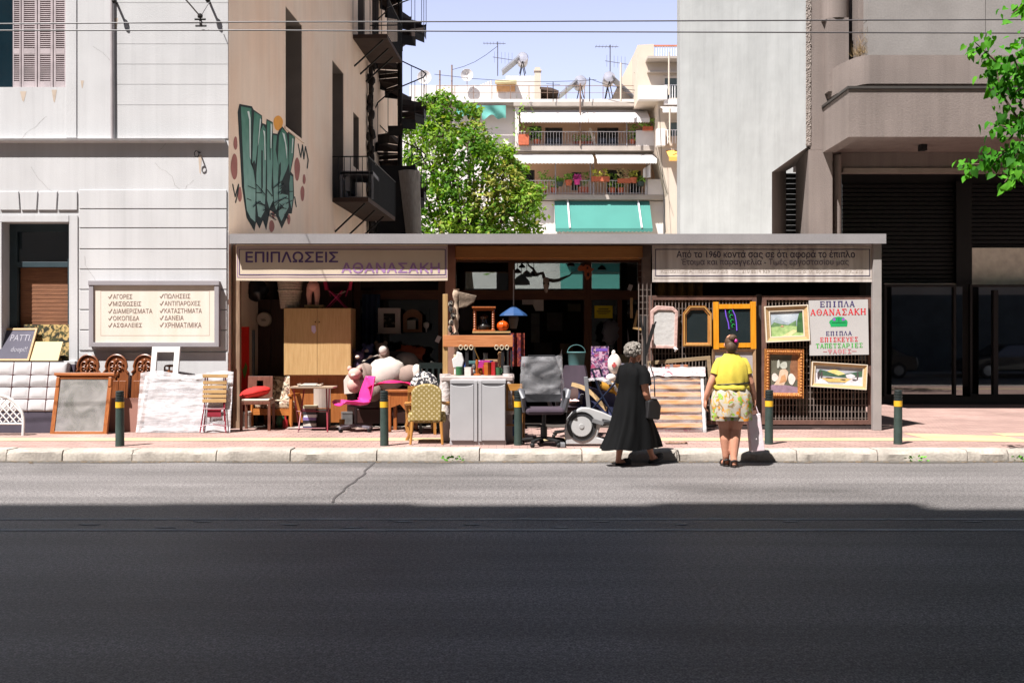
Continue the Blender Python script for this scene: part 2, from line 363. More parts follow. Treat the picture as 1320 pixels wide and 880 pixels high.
class Thing:
    """an Empty at the thing's base; parts are built in its own coordinates (world=True: given in world coordinates)"""
    def __init__(s, name, label, cat, loc, rz=0, group=None, world=False, rx=0, ry=0):
        s.o = bpy.data.objects.new(name, None); COL.objects.link(s.o); s.o.location = loc; s.o.rotation_euler = (rx, ry, rz)
        s.o.empty_display_size = 0.2; s.world = world; s.loc = Vector(loc); tag(s.o, label, cat, group)
    def split(s, name, mb, m, parent=None, **kw):
        """every loose piece of mb becomes a part of its own"""
        par = list(range(len(mb.v)))
        def find(i):
            while par[i] != i: par[i] = par[par[i]]; i = par[i]
            return i
        for f in mb.f:
            for i in f[1:]: par[find(i)] = find(f[0])
        groups = {}
        for f in mb.f: groups.setdefault(find(f[0]), []).append(f)
        for fs in groups.values():
            q = MB(); ids = sorted({i for f in fs for i in f}); mp = {i: k for k, i in enumerate(ids)}
            q.v = [mb.v[i] for i in ids]; q.f = [tuple(mp[i] for i in f) for f in fs]; q.mi = [0]*len(fs); s.part(name, q, m, parent, **kw)
    def part(s, name, mb, m, parent=None, label=None, smooth=False, angle=40, bevel=0):
        o = mb.obj(name, m, parent or s.o, s.loc if s.world else None, smooth, angle, bevel)
        if label: o['label'] = label
        return o
def copy_tree(o, parent=None):
    c = o.copy(); COL.objects.link(c)
    if parent: c.parent = parent
    for ch in [x for x in o.children]: copy_tree(ch, c)
    return c
def single(name, mb, m, label, cat, org, group=None, smooth=False, angle=40, bevel=0):
    """a thing that is one mesh, given in world coordinates"""
    return tag(mb.obj(name, m, None, org, smooth, angle, bevel), label, cat, group)
# ---------------- setting materials ----------------
def asphalt():
    m = bpy.data.materials.new('asphalt'); m.use_nodes = True; n = m.node_tree.nodes; l = m.node_tree.links; b = n['Principled BSDF']
    b.inputs['Roughness'].default_value = 0.6; b.inputs['Specular IOR Level'].default_value = 0.3
    g = n.new('ShaderNodeNewGeometry'); out = None
    def lay(scale, stretch, detail, lo, hi, mn, mxv):
        nonlocal out
        mp = n.new('ShaderNodeMapping'); mp.inputs['Scale'].default_value = stretch; l.new(g.outputs['Position'], mp.inputs[0])
        z = n.new('ShaderNodeTexNoise'); z.inputs['Scale'].default_value = scale; z.inputs['Detail'].default_value = detail; l.new(mp.outputs[0], z.inputs['Vector'])
        r = n.new('ShaderNodeMapRange'); r.inputs[1].default_value = lo; r.inputs[2].default_value = hi; r.inputs[3].default_value = mn; r.inputs[4].default_value = mxv; l.new(z.outputs['Fac'], r.inputs[0])
        if out is None:
            q = n.new('ShaderNodeMix'); q.data_type = 'RGBA'; q.blend_type = 'MULTIPLY'; q.inputs[0].default_value = 1; q.inputs[6].default_value = (*hx('#676362'), 1); l.new(r.outputs[0], q.inputs[7])
        else:
            q = n.new('ShaderNodeMix'); q.data_type = 'RGBA'; q.blend_type = 'MULTIPLY'; q.inputs[0].default_value = 1; l.new(out, q.inputs[6]); l.new(r.outputs[0], q.inputs[7])
        out = q.outputs[2]; return z
    grain = lay(95, (1, 1, 1), 2, .36, .64, .35, 1.75); lay(34, (1, 1, 1), 3, .35, .65, .62, 1.35); lay(.8, (.5, 1, 1), 6, .35, .65, .82, 1.14); lay(1, (.12, 3.2, 1), 6, .38, .62, .86, 1.1); lay(.35, (1, 1.6, 1), 5, .54, .66, 1, .7)
    l.new(out, b.inputs['Base Color'])
    bp = n.new('ShaderNodeBump'); bp.inputs['Strength'].default_value = .6; bp.inputs['Distance'].default_value = .008; l.new(grain.outputs['Fac'], bp.inputs['Height']); l.new(bp.outputs[0], b.inputs['Normal']); return m
def pavers():
    m = bpy.data.materials.new('pink_pavers'); m.use_nodes = True; n = m.node_tree.nodes; l = m.node_tree.links; b = n['Principled BSDF']
    b.inputs['Roughness'].default_value = 0.8; b.inputs['Specular IOR Level'].default_value = 0.25
    g = n.new('ShaderNodeNewGeometry'); br = n.new('ShaderNodeTexBrick')
    br.inputs['Scale'].default_value = 1; br.inputs['Brick Width'].default_value = 0.2; br.inputs['Row Height'].default_value = 0.1
    br.inputs['Mortar Size'].default_value = 0.006; br.inputs['Color1'].default_value = (*hx('#a0857c'), 1); br.inputs['Color2'].default_value = (*hx('#937870'), 1)
    br.inputs['Mortar'].default_value = (*hx('#6d5a58'), 1)
    l.new(g.outputs['Position'], br.inputs['Vector'])
    nz = n.new('ShaderNodeTexNoise'); nz.inputs['Scale'].default_value = 0.9; nz.inputs['Detail'].default_value = 6; l.new(g.outputs['Position'], nz.inputs['Vector'])
    mr = n.new('ShaderNodeMapRange'); mr.inputs[1].default_value = .3; mr.inputs[2].default_value = .7; mr.inputs[3].default_value = .78; mr.inputs[4].default_value = 1.12
    l.new(nz.outputs['Fac'], mr.inputs[0])
    mx = n.new('ShaderNodeMix'); mx.data_type = 'RGBA'; mx.blend_type = 'MULTIPLY'; mx.inputs[0].default_value = 1
    l.new(br.outputs[0], mx.inputs[6]); l.new(mr.outputs[0], mx.inputs[7]); l.new(mx.outputs[2], b.inputs['Base Color']); return m
PLASTER_W = M('white_plaster', '#bfbebf', 0.85, 0.04, 1.2, 0.35, 90, 0, 0.2, fine=0.03, streak=.09)
PLASTER_P = M('peach_plaster', '#eccdb5', 0.9, 0, 0.9, 0.3, 70, 0, 0.15, '#f2dcc9', (1, 1, 0.75), 8, 0.05, .06)
CONC = M('grey_concrete', '#a6a09c', 0.85, 0.1, 1.4, 0.3, 50, 0, 0.2, fine=0.06)
TAUPE = M('taupe_plaster', '#807570', 0.9, 0.05, 1.0, 0.5, 45, 0, 0.15, fine=0.06, streak=.13)
TROWEL = M('pale_trowelled_plaster', '#abacac', 0.9, 0.05, 2.2, 0.9, 5, 0, 0.15, None, (1, 1, 0.4), 7, 0.03, .09)
DARKMET = M('dark_iron', '#1d1a19', 0.55, 0.3, 8, 0.1, 60, 0.4)
BLACK = M('black_matt', '#100f10', 0.7, 0.2, 5)
GREYMET = M('grey_metal', '#8d898c', 0.5, 0.1, 4, 0.05, 50, 0.2)
WHITEP = M('white_paint', '#c4c1c0', 0.5, 0.04, 5)
GLASSD = glass('dark_window_glass', (0.25, 0.3, 0.3), 0.01, 0.06)
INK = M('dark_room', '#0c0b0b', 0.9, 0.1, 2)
# ---------------- ground, road, kerb, pavement ----------------
mb = MB(); mb.box(-700, 700, -500, 900, -0.6, -0.05)
structure('ground', mb, M('bare_earth', '#6f675d', 0.95, 0.2, 0.3, 0.2, 5), 'dusty bare earth reaching out past the street to the horizon', 'ground')
mb = MB(); mb.grid(lambda u, v: (-150 + 300*u, 1.2 + 11.25*v, 0.0), 60, 4)
structure('road', mb, asphalt(), 'worn grey asphalt road running across the front of the shops', 'road')
pale = M('faded_line_paint', '#a09c99', 0.8, 0.25, 6, 0.3, 120, stretch=(0.6, 3, 1), fine=0.4)
mb = MB()
for yy, w in ((8.32, .05), (7.84, .06)): mb.add([(-60, yy, .004), (60, yy, .004), (60, yy+w, .004), (-60, yy+w, .004)], [(0,1,2,3)])
structure('road_line', mb, pale, 'pair of thin faded lines worn into the middle of the asphalt', 'road marking')
mb = MB(); random.seed(3)
for i in range(46):
    x = -7 + i*0.32 + random.uniform(-.1, .1)
    if random.random() < .55: mb.prismz([(x+math.cos(t)*random.uniform(.03,.11), random.choice((8.06, 8.5, 8.75, 7.5))+math.sin(t)*.02 if False else 8.1+math.sin(t)*.018+((i*7)%5-2)*.13) for t in [k*math.pi/4 for k in range(8)]], .0035, .006)
structure('road_patch', mb, pale, 'small worn pale flecks scattered along the middle of the asphalt', 'road marking')
dark_line = M('dark_line_grey', '#434040', 0.6, 0.15, 8)
mb = MB(); a = Vector((PX(487, 12.4), 12.38, .005)); b = Vector((PX(425, 9.2), 9.2, .005)); k = 14; L = []; Rr = []
for i in range(k+1):
    p = a.lerp(b, i/k) + Vector((random.uniform(-.03, .03), 0, 0)); L.append(p+Vector((-.009-.006*random.random(), 0, 0))); Rr.append(p+Vector((.009+.006*random.random(), 0, 0)))
mb.add(L+Rr, [(i, i+1, k+1+i+1, k+1+i) for i in range(k)])
structure('road_dark_line', mb, dark_line, 'thin dark line running slantwise across the sunlit lane', 'road crack')  # thin dark wavering strip laid slantwise over the asphalt
mb = MB(); mb.box(-150, 150, 12.45, 12.7, -.2, .1); mb.box(-150, 150, 12.69, 22.5, -.25, G)
structure('pavement', mb, pavers(), 'pink block pavement in front of the furniture shop', 'pavement')
mb = MB(); mb.box(-150, 150, 22.5, 57.5, -.25, G-.005); structure('yard', mb, M('pale_yard_concrete', '#b3aaa0', .9, .12, .6), 'pale concrete yard behind the shop', 'yard')
random.seed(61); mb = MB()
for i in range(420):
    x = random.uniform(-9, 9); y = 12.37-abs(random.gauss(0, .07)); a = random.random()*6; s = random.uniform(.006, .028); mb.prismz([(x+s*1.5*math.cos(a+t), y+s*math.sin(a+t)) for t in (0, 1.3, 2.5, 4, 5.2)], .002, .006)
tag(mb.obj('gutter_grit', M('gutter_grit', '#6a5a48', .95, .4, 30)), 'brown grit and leaf crumbs lying along the gutter', 'grit', None, 'stuff')
mb = MB(); n = 120; A_ = []; B2 = []
for i in range(n+1): x = -12+24*i/n; A_.append((x, 12.41, .003)); B2.append((x, 12.2+.13*noise.noise(Vector((x*.9, 3, 1)))+.06*noise.noise(Vector((x*4, 1, 2))), .003))
mb.add(A_+B2, [(i, i+1, n+2+i, n+1+i) for i in range(n)]); structure('gutter_stain', mb, M('gutter_stain', '#4d4843', .9, .2, 5, .4, 60, fine=.3), 'darker dirty band of asphalt along the foot of the kerb', 'stain')
kerbm = M('kerb_stone', '#978f87', 0.85, 0, 2.5, 0.6, 30, 0, 0.2, '#b3aa9f', None, 8, 0.12, .18)
mb = MB(); xs = [PX(p, 12.45) for p in (-130, 10, 82, 172, 280, 375, 486, 618, 750, 872, 1026, 1130, 1245, 1298, 1420)]
xs = [xs[0]-1.5*k for k in range(20, 0, -1)] + xs + [xs[-1]+1.5*k for k in range(1, 20)]
for i in range(len(xs)-1):
    x0 = xs[i]+.007; x1 = xs[i+1]-.007; d = random.uniform(-.006, .006); e = random.uniform(-.01, .006); n = 14
    rows = []
    for j in range(n+1):
        x = x0+(x1-x0)*j/n; w = lambda s: .019*noise.noise(Vector((x*5, s, 1.7))); ed = .012 if j in (0, n) else 0
        rows.append([Vector((x, 12.40+d+w(0), -.02)), Vector((x, 12.40+d+w(2)+ed, .085)), Vector((x, 12.418+d+w(4)+ed, .118+w(5)*.5-ed*.5+e)), Vector((x, 12.445+d+w(6), .137+w(8)*.3+e)), Vector((x, 12.73, .137+e)), Vector((x, 12.73, -.02))])
    mb.loft(rows)
structure('kerb', mb, kerbm, 'long worn pale stone kerb edging the pink pavement', 'kerb', smooth=True)
ytac = M('yellow_tactile_paving', '#b09c78', 0.8, 0.12, 2.0, 0.5, 70, fine=0.12)
mb = MB(); mb.add([(-40, 13.62, G+.004), (PX(1205, 13.6), 13.62, G+.004), (PX(1205, 13.6), 14.02, G+.004), (-40, 14.02, G+.004)], [(0,1,2,3)])
x0 = PX(1205, 13.6); mb.add([(x0+.01, 13.62, G+.004), (x0+1.3, 13.42, G+.004), (x0+1.3, 14.3, G+.004), (x0+.01, 14.75, G+.004)], [(0,1,2,3)])
mb.add([(x0+1.31, 14.3, G+.004), (40, 14.3, G+.004), (40, 14.75, G+.004), (x0+1.31, 14.75, G+.004)], [(0,1,2,3)])
structure('tactile_strip', mb, ytac, 'faded yellow strip of guiding slabs along the pink pavement', 'tactile paving')
mb = MB(); mb.box(-150, 150, -40, 1.2, -.25, G)
structure('near_pavement', mb, M('grey_slabs', '#8d8783', .85, .1, 2, .3, 40), 'grey pavement on the near side of the road', 'pavement')
# ---------------- building behind the camera that shades the road ----------------
T = Thing('apartment_block', 'tall pale apartment block on the near side of the road, casting the long shade', 'building', (0, -2, G), world=True)
mb = MB(); hl = []; H = 25.3
for f in range(7):
    for i in range(16):
        x = -30+i*4; hl.append((x, x+1.5, 4.6+f*3.0, 6.7+f*3.0))
mb.holes(-34, 46, G, H, [h for h in hl if h[0] > -34], -2.0, -2.35); mb.box(-34, 46, -14, -2.36, G, H-.05); mb.box(-60, -34.01, -14, -2.0, G, 19.5)
T.part('wall', mb, M('opposite_plaster', '#a09890', .9, .08, .8), label=None)
mb = MB(); random.seed(12); x = -29.9
while x < 45:
    w_ = random.uniform(.8, 3.5); hh = random.choice((0, .12, .2, .3, .1, .22)) + (.45 if x < -6.5 else 0); mb.box(x, x+w_, -3.2-random.random()*.2, -2.0-.35*(random.random() < .3)-.001, H-.01, H+.02+hh); x += w_+.003
T.split('parapet', mb, CONC)
for x in (-13.2, -11.1, -4.2, -1.0): mb = MB(); mb.tube([(x, -2.3, H), (x, -2.3, H+1.1)], .05, 6); T.part('roof_pipe', mb, DARKMET)
mb = MB(); mb.box(0, 1.5, -2.25, -2.22, 0, 2.1)
w0 = tag(mb.obj('window', M('opposite_glass', '#1b2226', .1, .1, 2)), None); w0.parent = T.o; w0.location = (-30, 0, 4.6-G); w0.location = Vector((-30, 2, 4.6-G))
for f in range(4):
    for i in range(3, 14):
        c = w0.copy(); COL.objects.link(c); c.parent = T.o; c.location = (-30+i*4, 2, 4.6+f*3.0-G)
bpy.data.objects.remove(w0)
mb = MB(); mb.box(7, 26, -1.97, -1.9, G, 3.6); T.part('shopfront', mb, M('blue_grey_shutter', '#40484d', .8, .3, 1.5, .2, 20))
mb = MB()
for x, w, h, z in ((8.2, .9, 1.5, .8), (11.5, 1.3, 1.2, 1.2), (13.3, .8, 1.0, 1.1)): mb.box(x, x+w, -1.9, -1.885, z, z+h)
T.part('poster', mb, patterned('torn_poster', '#a79c9c', ['#5b3038', '#30313a'], 5, .52))
mb = MB(); mb.box(9.4, 10.7, -1.9, -1.87, G, 2.4); T.part('door', mb, BLACK)
# ---------------- white townhouse on the left ----------------
Y0 = 15.5
def lx(px): return PX(px, Y0)
def lz(py): return PZ(py, Y0)
T = Thing('townhouse', 'white rendered townhouse with grooved front and peach side wall bearing green graffiti', 'building', (-6, Y0, G), world=True); TH = T
XC = lx(294.5); HT = 12.8
up_win = (lx(-62), lx(84.5), lz(112.5), lz(-70)); lo_win = (lx(3), lx(89), lz(466), lz(286.5))
mb = MB(); mb.holes(-11, XC, G, HT, [up_win, lo_win], Y0, Y0+.42)
mb.box(-11, -10.7, Y0+.421, 32, G, HT); mb.box(-11, XC-.02, Y0+.42, 32, HT-.3, HT-.002)
T.part('front_wall', mb, PLASTER_W)
# grooved ashlar courses
mb = MB(); gr = .016; pr = .022
ys = [245, 270.5, 295, 322, 348, 374, 400, 426, 452.5]
for a, b in zip(ys[:-1], ys[1:]): mb.box(lx(102.5), lx(292.5), Y0-pr, Y0+.001, lz(b)+gr, lz(a))
mb.box(lx(102.5), XC-.002, Y0-pr, Y0+.001, lz(520), lz(452.5)-gr)
vx = [(-40, -36), (-2, 0), (25.5, 27), (50, 48.5), (75.5, 74), (101, 101)]
for (a0, a1), (b0, b1) in zip(vx[:-1], vx[1:]):
    mb.add([(lx(a1)+.012, Y0-pr, lz(271)), (lx(b1)-.012, Y0-pr, lz(271)), (lx(b0)-.012, Y0-pr, lz(247)), (lx(a0)+.012, Y0-pr, lz(247)),
            (lx(a1)+.012, Y0+.001, lz(271)), (lx(b1)-.012, Y0+.001, lz(271)), (lx(b0)-.012, Y0+.001, lz(247)), (lx(a0)+.012, Y0+.001, lz(247))],
           [(0,1,2,3),(4,7,6,5),(0,4,5,1),(1,5,6,2),(2,6,7,3),(3,7,4,0)])
T.part('ashlar_course', mb, PLASTER_W, bevel=.006)
mb = MB()
for a, b in zip([-24, 4.5, 31, 57.5, 83.5, 109.5, 136], [4.5, 31, 57.5, 83.5, 109.5, 136, 179]): mb.box(lx(149), XC-.004, Y0-.014, Y0+.001, lz(b)+.006, lz(a))
T.part('cladding_board', mb, PLASTER_W)
mb = MB(); mb.prismx([(Y0-.105, lz(183)), (Y0-.115, lz(180.5)), (Y0+.001, lz(179.5)), (Y0+.001, lz(184.5))], -11, lx(291)); T.part('cornice', mb, PLASTER_W)
mb = MB(); mb.box(lx(90), lx(100.5), Y0-.018, Y0+.002, lz(466), lz(278)); mb.box(-9.5, lx(89), Y0-.018, Y0+.002, lz(286), lz(278)); mb.box(lx(-8), lx(2.5), Y0-.018, Y0+.002, lz(466), lz(286.4)); T.part('window_surround', mb, PLASTER_W)
mb = MB(); mb.box(lx(85.5), lx(99), Y0-.015, Y0+.001, lz(178), lz(-40)); T.part('pilaster_strip', mb, PLASTER_W, bevel=.004)
mb = MB(); mb.tube([(lx(146.5), Y0-.05, lz(181)), (lx(145.5), Y0-.05, lz(-60))], .026, 10); T.part('drainpipe', mb, M('drainpipe_paint', '#9a9394', .5, .1, 6), smooth=True)
mb = MB(); mb.tube([(lx(258), Y0, lz(197)), (lx(258), Y0-.1, lz(197.5))], .012, 6); mb.tube([(lx(256)+.035*math.cos(t), Y0-.1, lz(200)+.05*math.sin(t)) for t in [k*.7 for k in range(10)]], .008, 5); T.part('wall_hook', mb, DARKMET)
for px, py in ((151, 5), (270.5, 4)):
    mb = MB(); mb.tube([(lx(px), Y0, lz(py)), (lx(px)+.02, Y0-.16, lz(py))], .02, 8); mb.lathe([(.02,0),(.04,.03),(.02,.06),(.035,.09)], (lx(px)+.02, Y0-.17, lz(py)-.05), 8); T.part('wire_bracket', mb, DARKMET, smooth=True)
random.seed(23)      # hairline cracks and rust runs in the old render
mb = MB()
for px, py, n, s_ in ((200, 210, 9, 1), (60, 150, 8, -1), (250, 232, 6, -1), (40, 215, 10, 1), (110, 330, 5, 1), (120, 60, 7, 1), (230, 160, 6, -1)):
    x, z = lx(px), lz(py); yy = Y0-.0015 if py < 240 else Y0-.024
    for k in range(n):
        x2 = x+random.uniform(.0, .09)*s_; z2 = z-random.uniform(.02, .1); mb.add([(x-.002, yy, z), (x+.002, yy, z), (x2+.0015, yy-.0001*k, z2), (x2-.0015, yy-.0001*k, z2)], [(0,1,2,3)]); x, z = x2, z2
T.part('crack', mb, M('crack_grey', '#77706c', .9))
mb = MB()
for px, py, w_, l_ in ((258, 200, .03, .3), (106, 104, .025, .12), (150, 24, .03, .2), (30, 118, .05, .16), (70, 116, .04, .2)): x, z = lx(px), lz(py); mb.add([(x-w_, Y0-.0018-(.014 if px > 149 and py < 180 else 0), z), (x+w_, Y0-.0018-(.014 if px > 149 and py < 180 else 0), z), (x+w_*.2, Y0-.0018-(.014 if px > 149 and py < 180 else 0), z-l_), (x-w_*.3, Y0-.0018-(.014 if px > 149 and py < 180 else 0), z-l_*.9)], [(0,1,2,3)])
T.split('rust_run', mb, M('rust_run', '#b3a394', .9, .1, 9))
# upper shuttered window
mb = MB(); mb.box(up_win[0], lx(13.5), Y0+.18, Y0+.2, up_win[2], up_win[3]); wp = T.part('upper_window', mb, M('deep_blue_glass', '#12232b', .12, .1, 3))
shut = M('mauve_shutter_paint', '#a69a9c', .7, .15, 5, .2, 60)
for a, b in ((13.5, 24.5), (25, 45.5), (46, 66), (66.5, 84)):
    mb = MB(); x0, x1 = lx(a)+.005, lx(b)-.003; w = .035 if b-a > 12 else .02
    z0 = lz(111.5); y0, y1 = Y0+.06, Y0+.1
    mb.box(x0, x0+w, y0, y1, z0, lz(-40)); mb.box(x1-w, x1, y0, y1, z0, lz(-40))
    for q, r in ((103.5, 111.5), (61, 68.5), (-40, -35)): mb.box(x0+w, x1-w, y0, y1, lz(r), lz(q))
    sh = T.part('shutter', mb, shut, bevel=.003); mb = MB()
    for q, r in ((68.5, 103.5), (-35, 61)):
        n = int((r-q)/2.55)
        for i in range(n):
            z = lz(r)+(i+.5)*(lz(q)-lz(r))/n; mb.at((0, y0+.02, z), 0, R(-32)); mb.box(x0+w, x1-w, -.02, .02, -.004, .004)
    mb.M = Matrix(); T.part('louvre', mb, shut, parent=sh)
# ground window with blind
frm = M('dark_teal_frame', '#2c3a40', .5, .15, 4)
mb = MB(); mb.frame(lo_win[0], lo_win[1], lo_win[2], lo_win[3], .12, Y0+.22, Y0+.3); mb.box(lo_win[0]+.12, lo_win[1]-.12, Y0+.22, Y0+.3, lz(343), lz(336)); wf = T.part('ground_window', mb, frm, bevel=.004)
mb = MB(); mb.box(lo_win[0]+.12, lo_win[1]-.12, Y0+.26, Y0+.265, lz(336), lo_win[3]-.12); T.part('transom_pane', mb, GLASSD, parent=wf)
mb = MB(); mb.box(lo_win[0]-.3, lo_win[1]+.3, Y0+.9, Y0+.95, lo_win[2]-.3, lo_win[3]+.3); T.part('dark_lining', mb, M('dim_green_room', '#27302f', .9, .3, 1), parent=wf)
mb = MB(); n = 46
for i in range(n):
    z = lz(460)+(lz(343)-lz(460))*i/n; mb.box(lx(13), lo_win[1]-.12, Y0+.33+.004*(i % 2), Y0+.34, z, z+(lz(343)-lz(460))/n*.92)
T.part('rattan_blind', mb, wood('rattan_reed', '#6e4935', '#8f6145', .8, 'x'), parent=wf)
mb = MB(); mb.box(lx(-30), lx(99), Y0-.07, Y0+.2, lz(470.5), lz(465)); T.part('window_sill', mb, PLASTER_W, bevel=.006)
# side wall along the yard, almost square to the street
U = Vector((.0507, 1, 0)).normalized(); NI = Vector((-U.y, U.x, 0)); WM = Matrix(((U.x, NI.x, 0, XC), (U.y, NI.y, 0, Y0), (0, 0, 1, 0), (0, 0, 0, 1)))
def sd(Y): return (Y-Y0)/U.y
side_holes = [(sd(18.7), sd(19.88), 5.51, 7.79), (sd(22.5), sd(23.65), 4.75, 7.85), (sd(24.75), sd(25.45), 5.85, 7.2), (sd(25.3), sd(26.1), 9.15, 12.0), (sd(27.2), sd(28.2), 9.15, 12.0), (sd(28.9), sd(29.7), 5.4, 7.5)]
mb = MB(); mb.M = WM; mb.holes(.003, sd(31.9), G, HT+.004, side_holes, 0, .5); mb.box(.5, sd(31.9), 5, 5.3, G, HT-.4)
T.part('side_wall', mb, PLASTER_P)
sw = wood('old_shutter_wood', '#4d4640', '#6a625b', .8, 'z')
for i, (a, b, c, d) in enumerate(side_holes):
    mb = MB(); mb.M = WM; mb.frame(a, b, c, d, .07, .34, .4); f = T.part('side_window', mb, sw)
    mb = MB(); mb.M = WM; mb.box(a+.07, b-.07, .37, .375, c+.07, d-.07); T.part('pane', mb, M('grimy_glass', '#343231', .4, .3, 3), parent=f)
    mb = MB(); mb.M = WM; n = int((d-c)/.06)
    for k in range(n): mb.box(a+.075, a+.45, .33, .335, c+.1+k*.06, c+.14+k*.06)
    T.part('louvre', mb, sw, parent=f)
for a, b, c, d in side_holes: mb = MB(); mb.M = WM; mb.box(b-.012, b-.001, .012, .34, c+.001, d-.001); mb.box(a+.001, b-.013, .012, .34, d-.012, d-.001); T.part('reveal_shade', mb, M('reveal_shade_grey', '#6f645d', .9, .15, 2))  # shade of the deep reveals put into a grey brown lining colour
mb = MB(); mb.M = WM; mb.box(sd(18.6), sd(19.98), -.03, .3, 5.46, 5.508); T.part('side_sill', mb, PLASTER_P)
# old pipe with dead ivy on the side wall
mb = MB(); mb.M = WM; mb.tube([(sd(26.5), -.1, 3.0), (sd(26.5), -.1, 8.8)], .06, 8)
for k in range(60):
    z = random.uniform(3.2, 8.9); mb.ell((sd(26.5)+random.uniform(-.12, .12), -.1+random.uniform(-.08, .06), z), (.07, .06, .12), 6, 5, .5, 3, k)
T.part('soil_pipe', mb, M('black_ivy', '#241d1a', .9, .4, 10), smooth=True)
# graffiti: painted sheets on the peach wall
def Wp(px, py, off):
    k = (660-px)/F; Y = (-XC+.0507*Y0)/(k+.0507); p = Vector((-k*Y, Y, EYE+(440-py)*Y/F)); return p - NI*off
def gq(c): return (290+c[0]/4.633, 120+c[1]/4.633)
def gsheet(mb, poly, off):
    mb.add([Wp(*gq(c), off) for c in poly], [tuple(range(len(poly)))])
def gell(cx, cy, rx, ry): return [(cx+rx*math.cos(t)*(1+.08*math.sin(3*t+cx)), cy+ry*math.sin(t)) for t in [k*math.pi/12 for k in range(24)]]
def gline(mb, pts, w, off):
    e = 0
    for (a, b) in zip(pts[:-1], pts[1:]):
        a = Vector(a); b = Vector(b); d = (b-a); m = Vector((-d.y, d.x)).normalized()*w/2; d = d.normalized()*w*.3; e += .0004
        gsheet(mb, [a-m-d, b-m+d, b+m+d, a+m-d], off+e)
mb = MB(); gsheet(mb, [(75,115),(85,66),(160,80),(170,100),(220,135),(222,180),(245,190),(248,155),(285,175),(285,240),(312,245),(322,220),(342,200),(372,240),(378,232),(418,258),(410,380),(392,470),(408,490),(412,620),(398,720),(380,720),(338,810),(300,720),(268,700),(245,820),(225,760),(205,810),(185,770),(175,825),(128,745),(100,560)], .004)
gr_ = T.part('graffiti', mb, M('graffiti_black', '#12201f', .8, .1, 8))
def grad():
    m = M('graffiti_green', '#5c8f76', .8); n = m.node_tree.nodes; l = m.node_tree.links
    g = n.new('ShaderNodeNewGeometry'); s = n.new('ShaderNodeSeparateXYZ'); l.new(g.outputs['Position'], s.inputs[0])
    nz = n.new('ShaderNodeTexNoise'); nz.inputs['Scale'].default_value = 5; l.new(g.outputs['Position'], nz.inputs['Vector'])
    a = n.new('ShaderNodeMath'); a.operation = 'MULTIPLY_ADD'; a.inputs[1].default_value = .9; l.new(nz.outputs['Fac'], a.inputs[0]); l.new(s.outputs['Z'], a.inputs[2])
    mr = n.new('ShaderNodeMapRange'); mr.inputs[1].default_value = 3.9; mr.inputs[2].default_value = 6.0; l.new(a.outputs[0], mr.inputs[0])
    rp = n.new('ShaderNodeValToRGB'); rp.color_ramp.elements[0].color = (*hx('#8fada4'), 1); rp.color_ramp.elements[1].color = (*hx('#2f6c55'), 1)
    e = rp.color_ramp.elements.new(.45); e.color = (*hx('#6b9186'), 1); l.new(mr.outputs[0], rp.inputs[0]); l.new(rp.outputs[0], n['Principled BSDF'].inputs['Base Color']); return m
letters = [[(92,80),(155,92),(150,420),(172,470),(180,560),(178,770),(150,745),(128,700),(112,560)], [(172,112),(216,140),(205,200),(190,330),(178,430),(160,420),(165,250)],
 [(225,190),(240,215),(245,320),(240,560),(235,700),(212,745),(195,735),(185,640),(185,480),(195,330),(205,235)], [(248,165),(282,180),(278,260),(282,420),(275,560),(285,640),(262,690),(249,640),(249,420)],
 [(286,250),(308,255),(300,340),(315,430),(315,600),(316,660),(304,700),(290,660),(285,500)], [(340,210),(362,235),(372,290),(378,420),(340,540),(330,600),(375,610),(378,680),(335,765),(319,730),(319,500),(314,380),(320,255)],
 [(382,245),(412,260),(405,370),(385,480),(380,400)], [(388,490),(402,500),(405,620),(395,690),(384,640),(382,540)]]
mb = MB()
for i, p in enumerate(letters): gsheet(mb, p, .008)
T.part('letter_fill', mb, grad(), parent=gr_)
mb = MB()
for p in ([(214,340),(222,345),(222,560),(214,600)], [(160,420),(172,400),(180,440),(176,520)], [(320,430),(330,410),(330,480),(318,560)], [(330,540),(378,430),(380,470),(345,560)], [(266,200),(270,200),(268,400),(264,400)]): gsheet(mb, p, .012)
for k in range(34):
    x = 110+random.random()*260; y = 540+random.random()*190; gline(mb, [(x, y), (x+random.uniform(20, 50), y+random.uniform(-40, 40))], 5, .0125+k*.001)
gline(mb, [(45,545),(60,620),(80,545),(75,600),(62,655)], 6, .004); gline(mb, [(436,305),(452,385),(462,310),(470,395),(480,320),(496,400),(490,450)], 6, .004); gline(mb, [(415,620),(425,680),(418,650)], 6, .004)
T.part('ink_line', mb, M('graffiti_black', '#12201f'), parent=gr_)
mb = MB()
for p in ([(128,110),(140,108),(148,150),(150,400),(143,380),(140,160)], [(205,150),(212,160),(196,300),(192,320)], [(222,220),(234,230),(238,400),(233,400),(230,260)], [(268,180),(278,190),(272,330),(268,330)], [(338,235),(352,245),(366,330),(366,400),(355,300)], [(398,270),(405,275),(398,360),(394,360)]): gsheet(mb, p, .0135)
T.split('highlight', mb, M('graffiti_white', '#cfd8d2', .8, .1, 8), parent=gr_)
mb = MB()
for i, e in enumerate([(55,440,20,78),(62,300,12,40),(88,605,12,45),(430,455,17,70),(462,600,12,46),(472,515,9,30),(278,795,16,36),(288,725,8,28),(380,755,10,30)]): gsheet(mb, gell(*e), .003 if i != 0 else .0032)
T.split('red_blob', mb, M('graffiti_red', '#9c625a', .85, .15, 5), parent=gr_)
mb = MB(); gsheet(mb, gell(317,180,28,45), .003); T.part('orange_blob', mb, M('graffiti_orange', '#e39a3c', .8, .1, 5), parent=gr_)
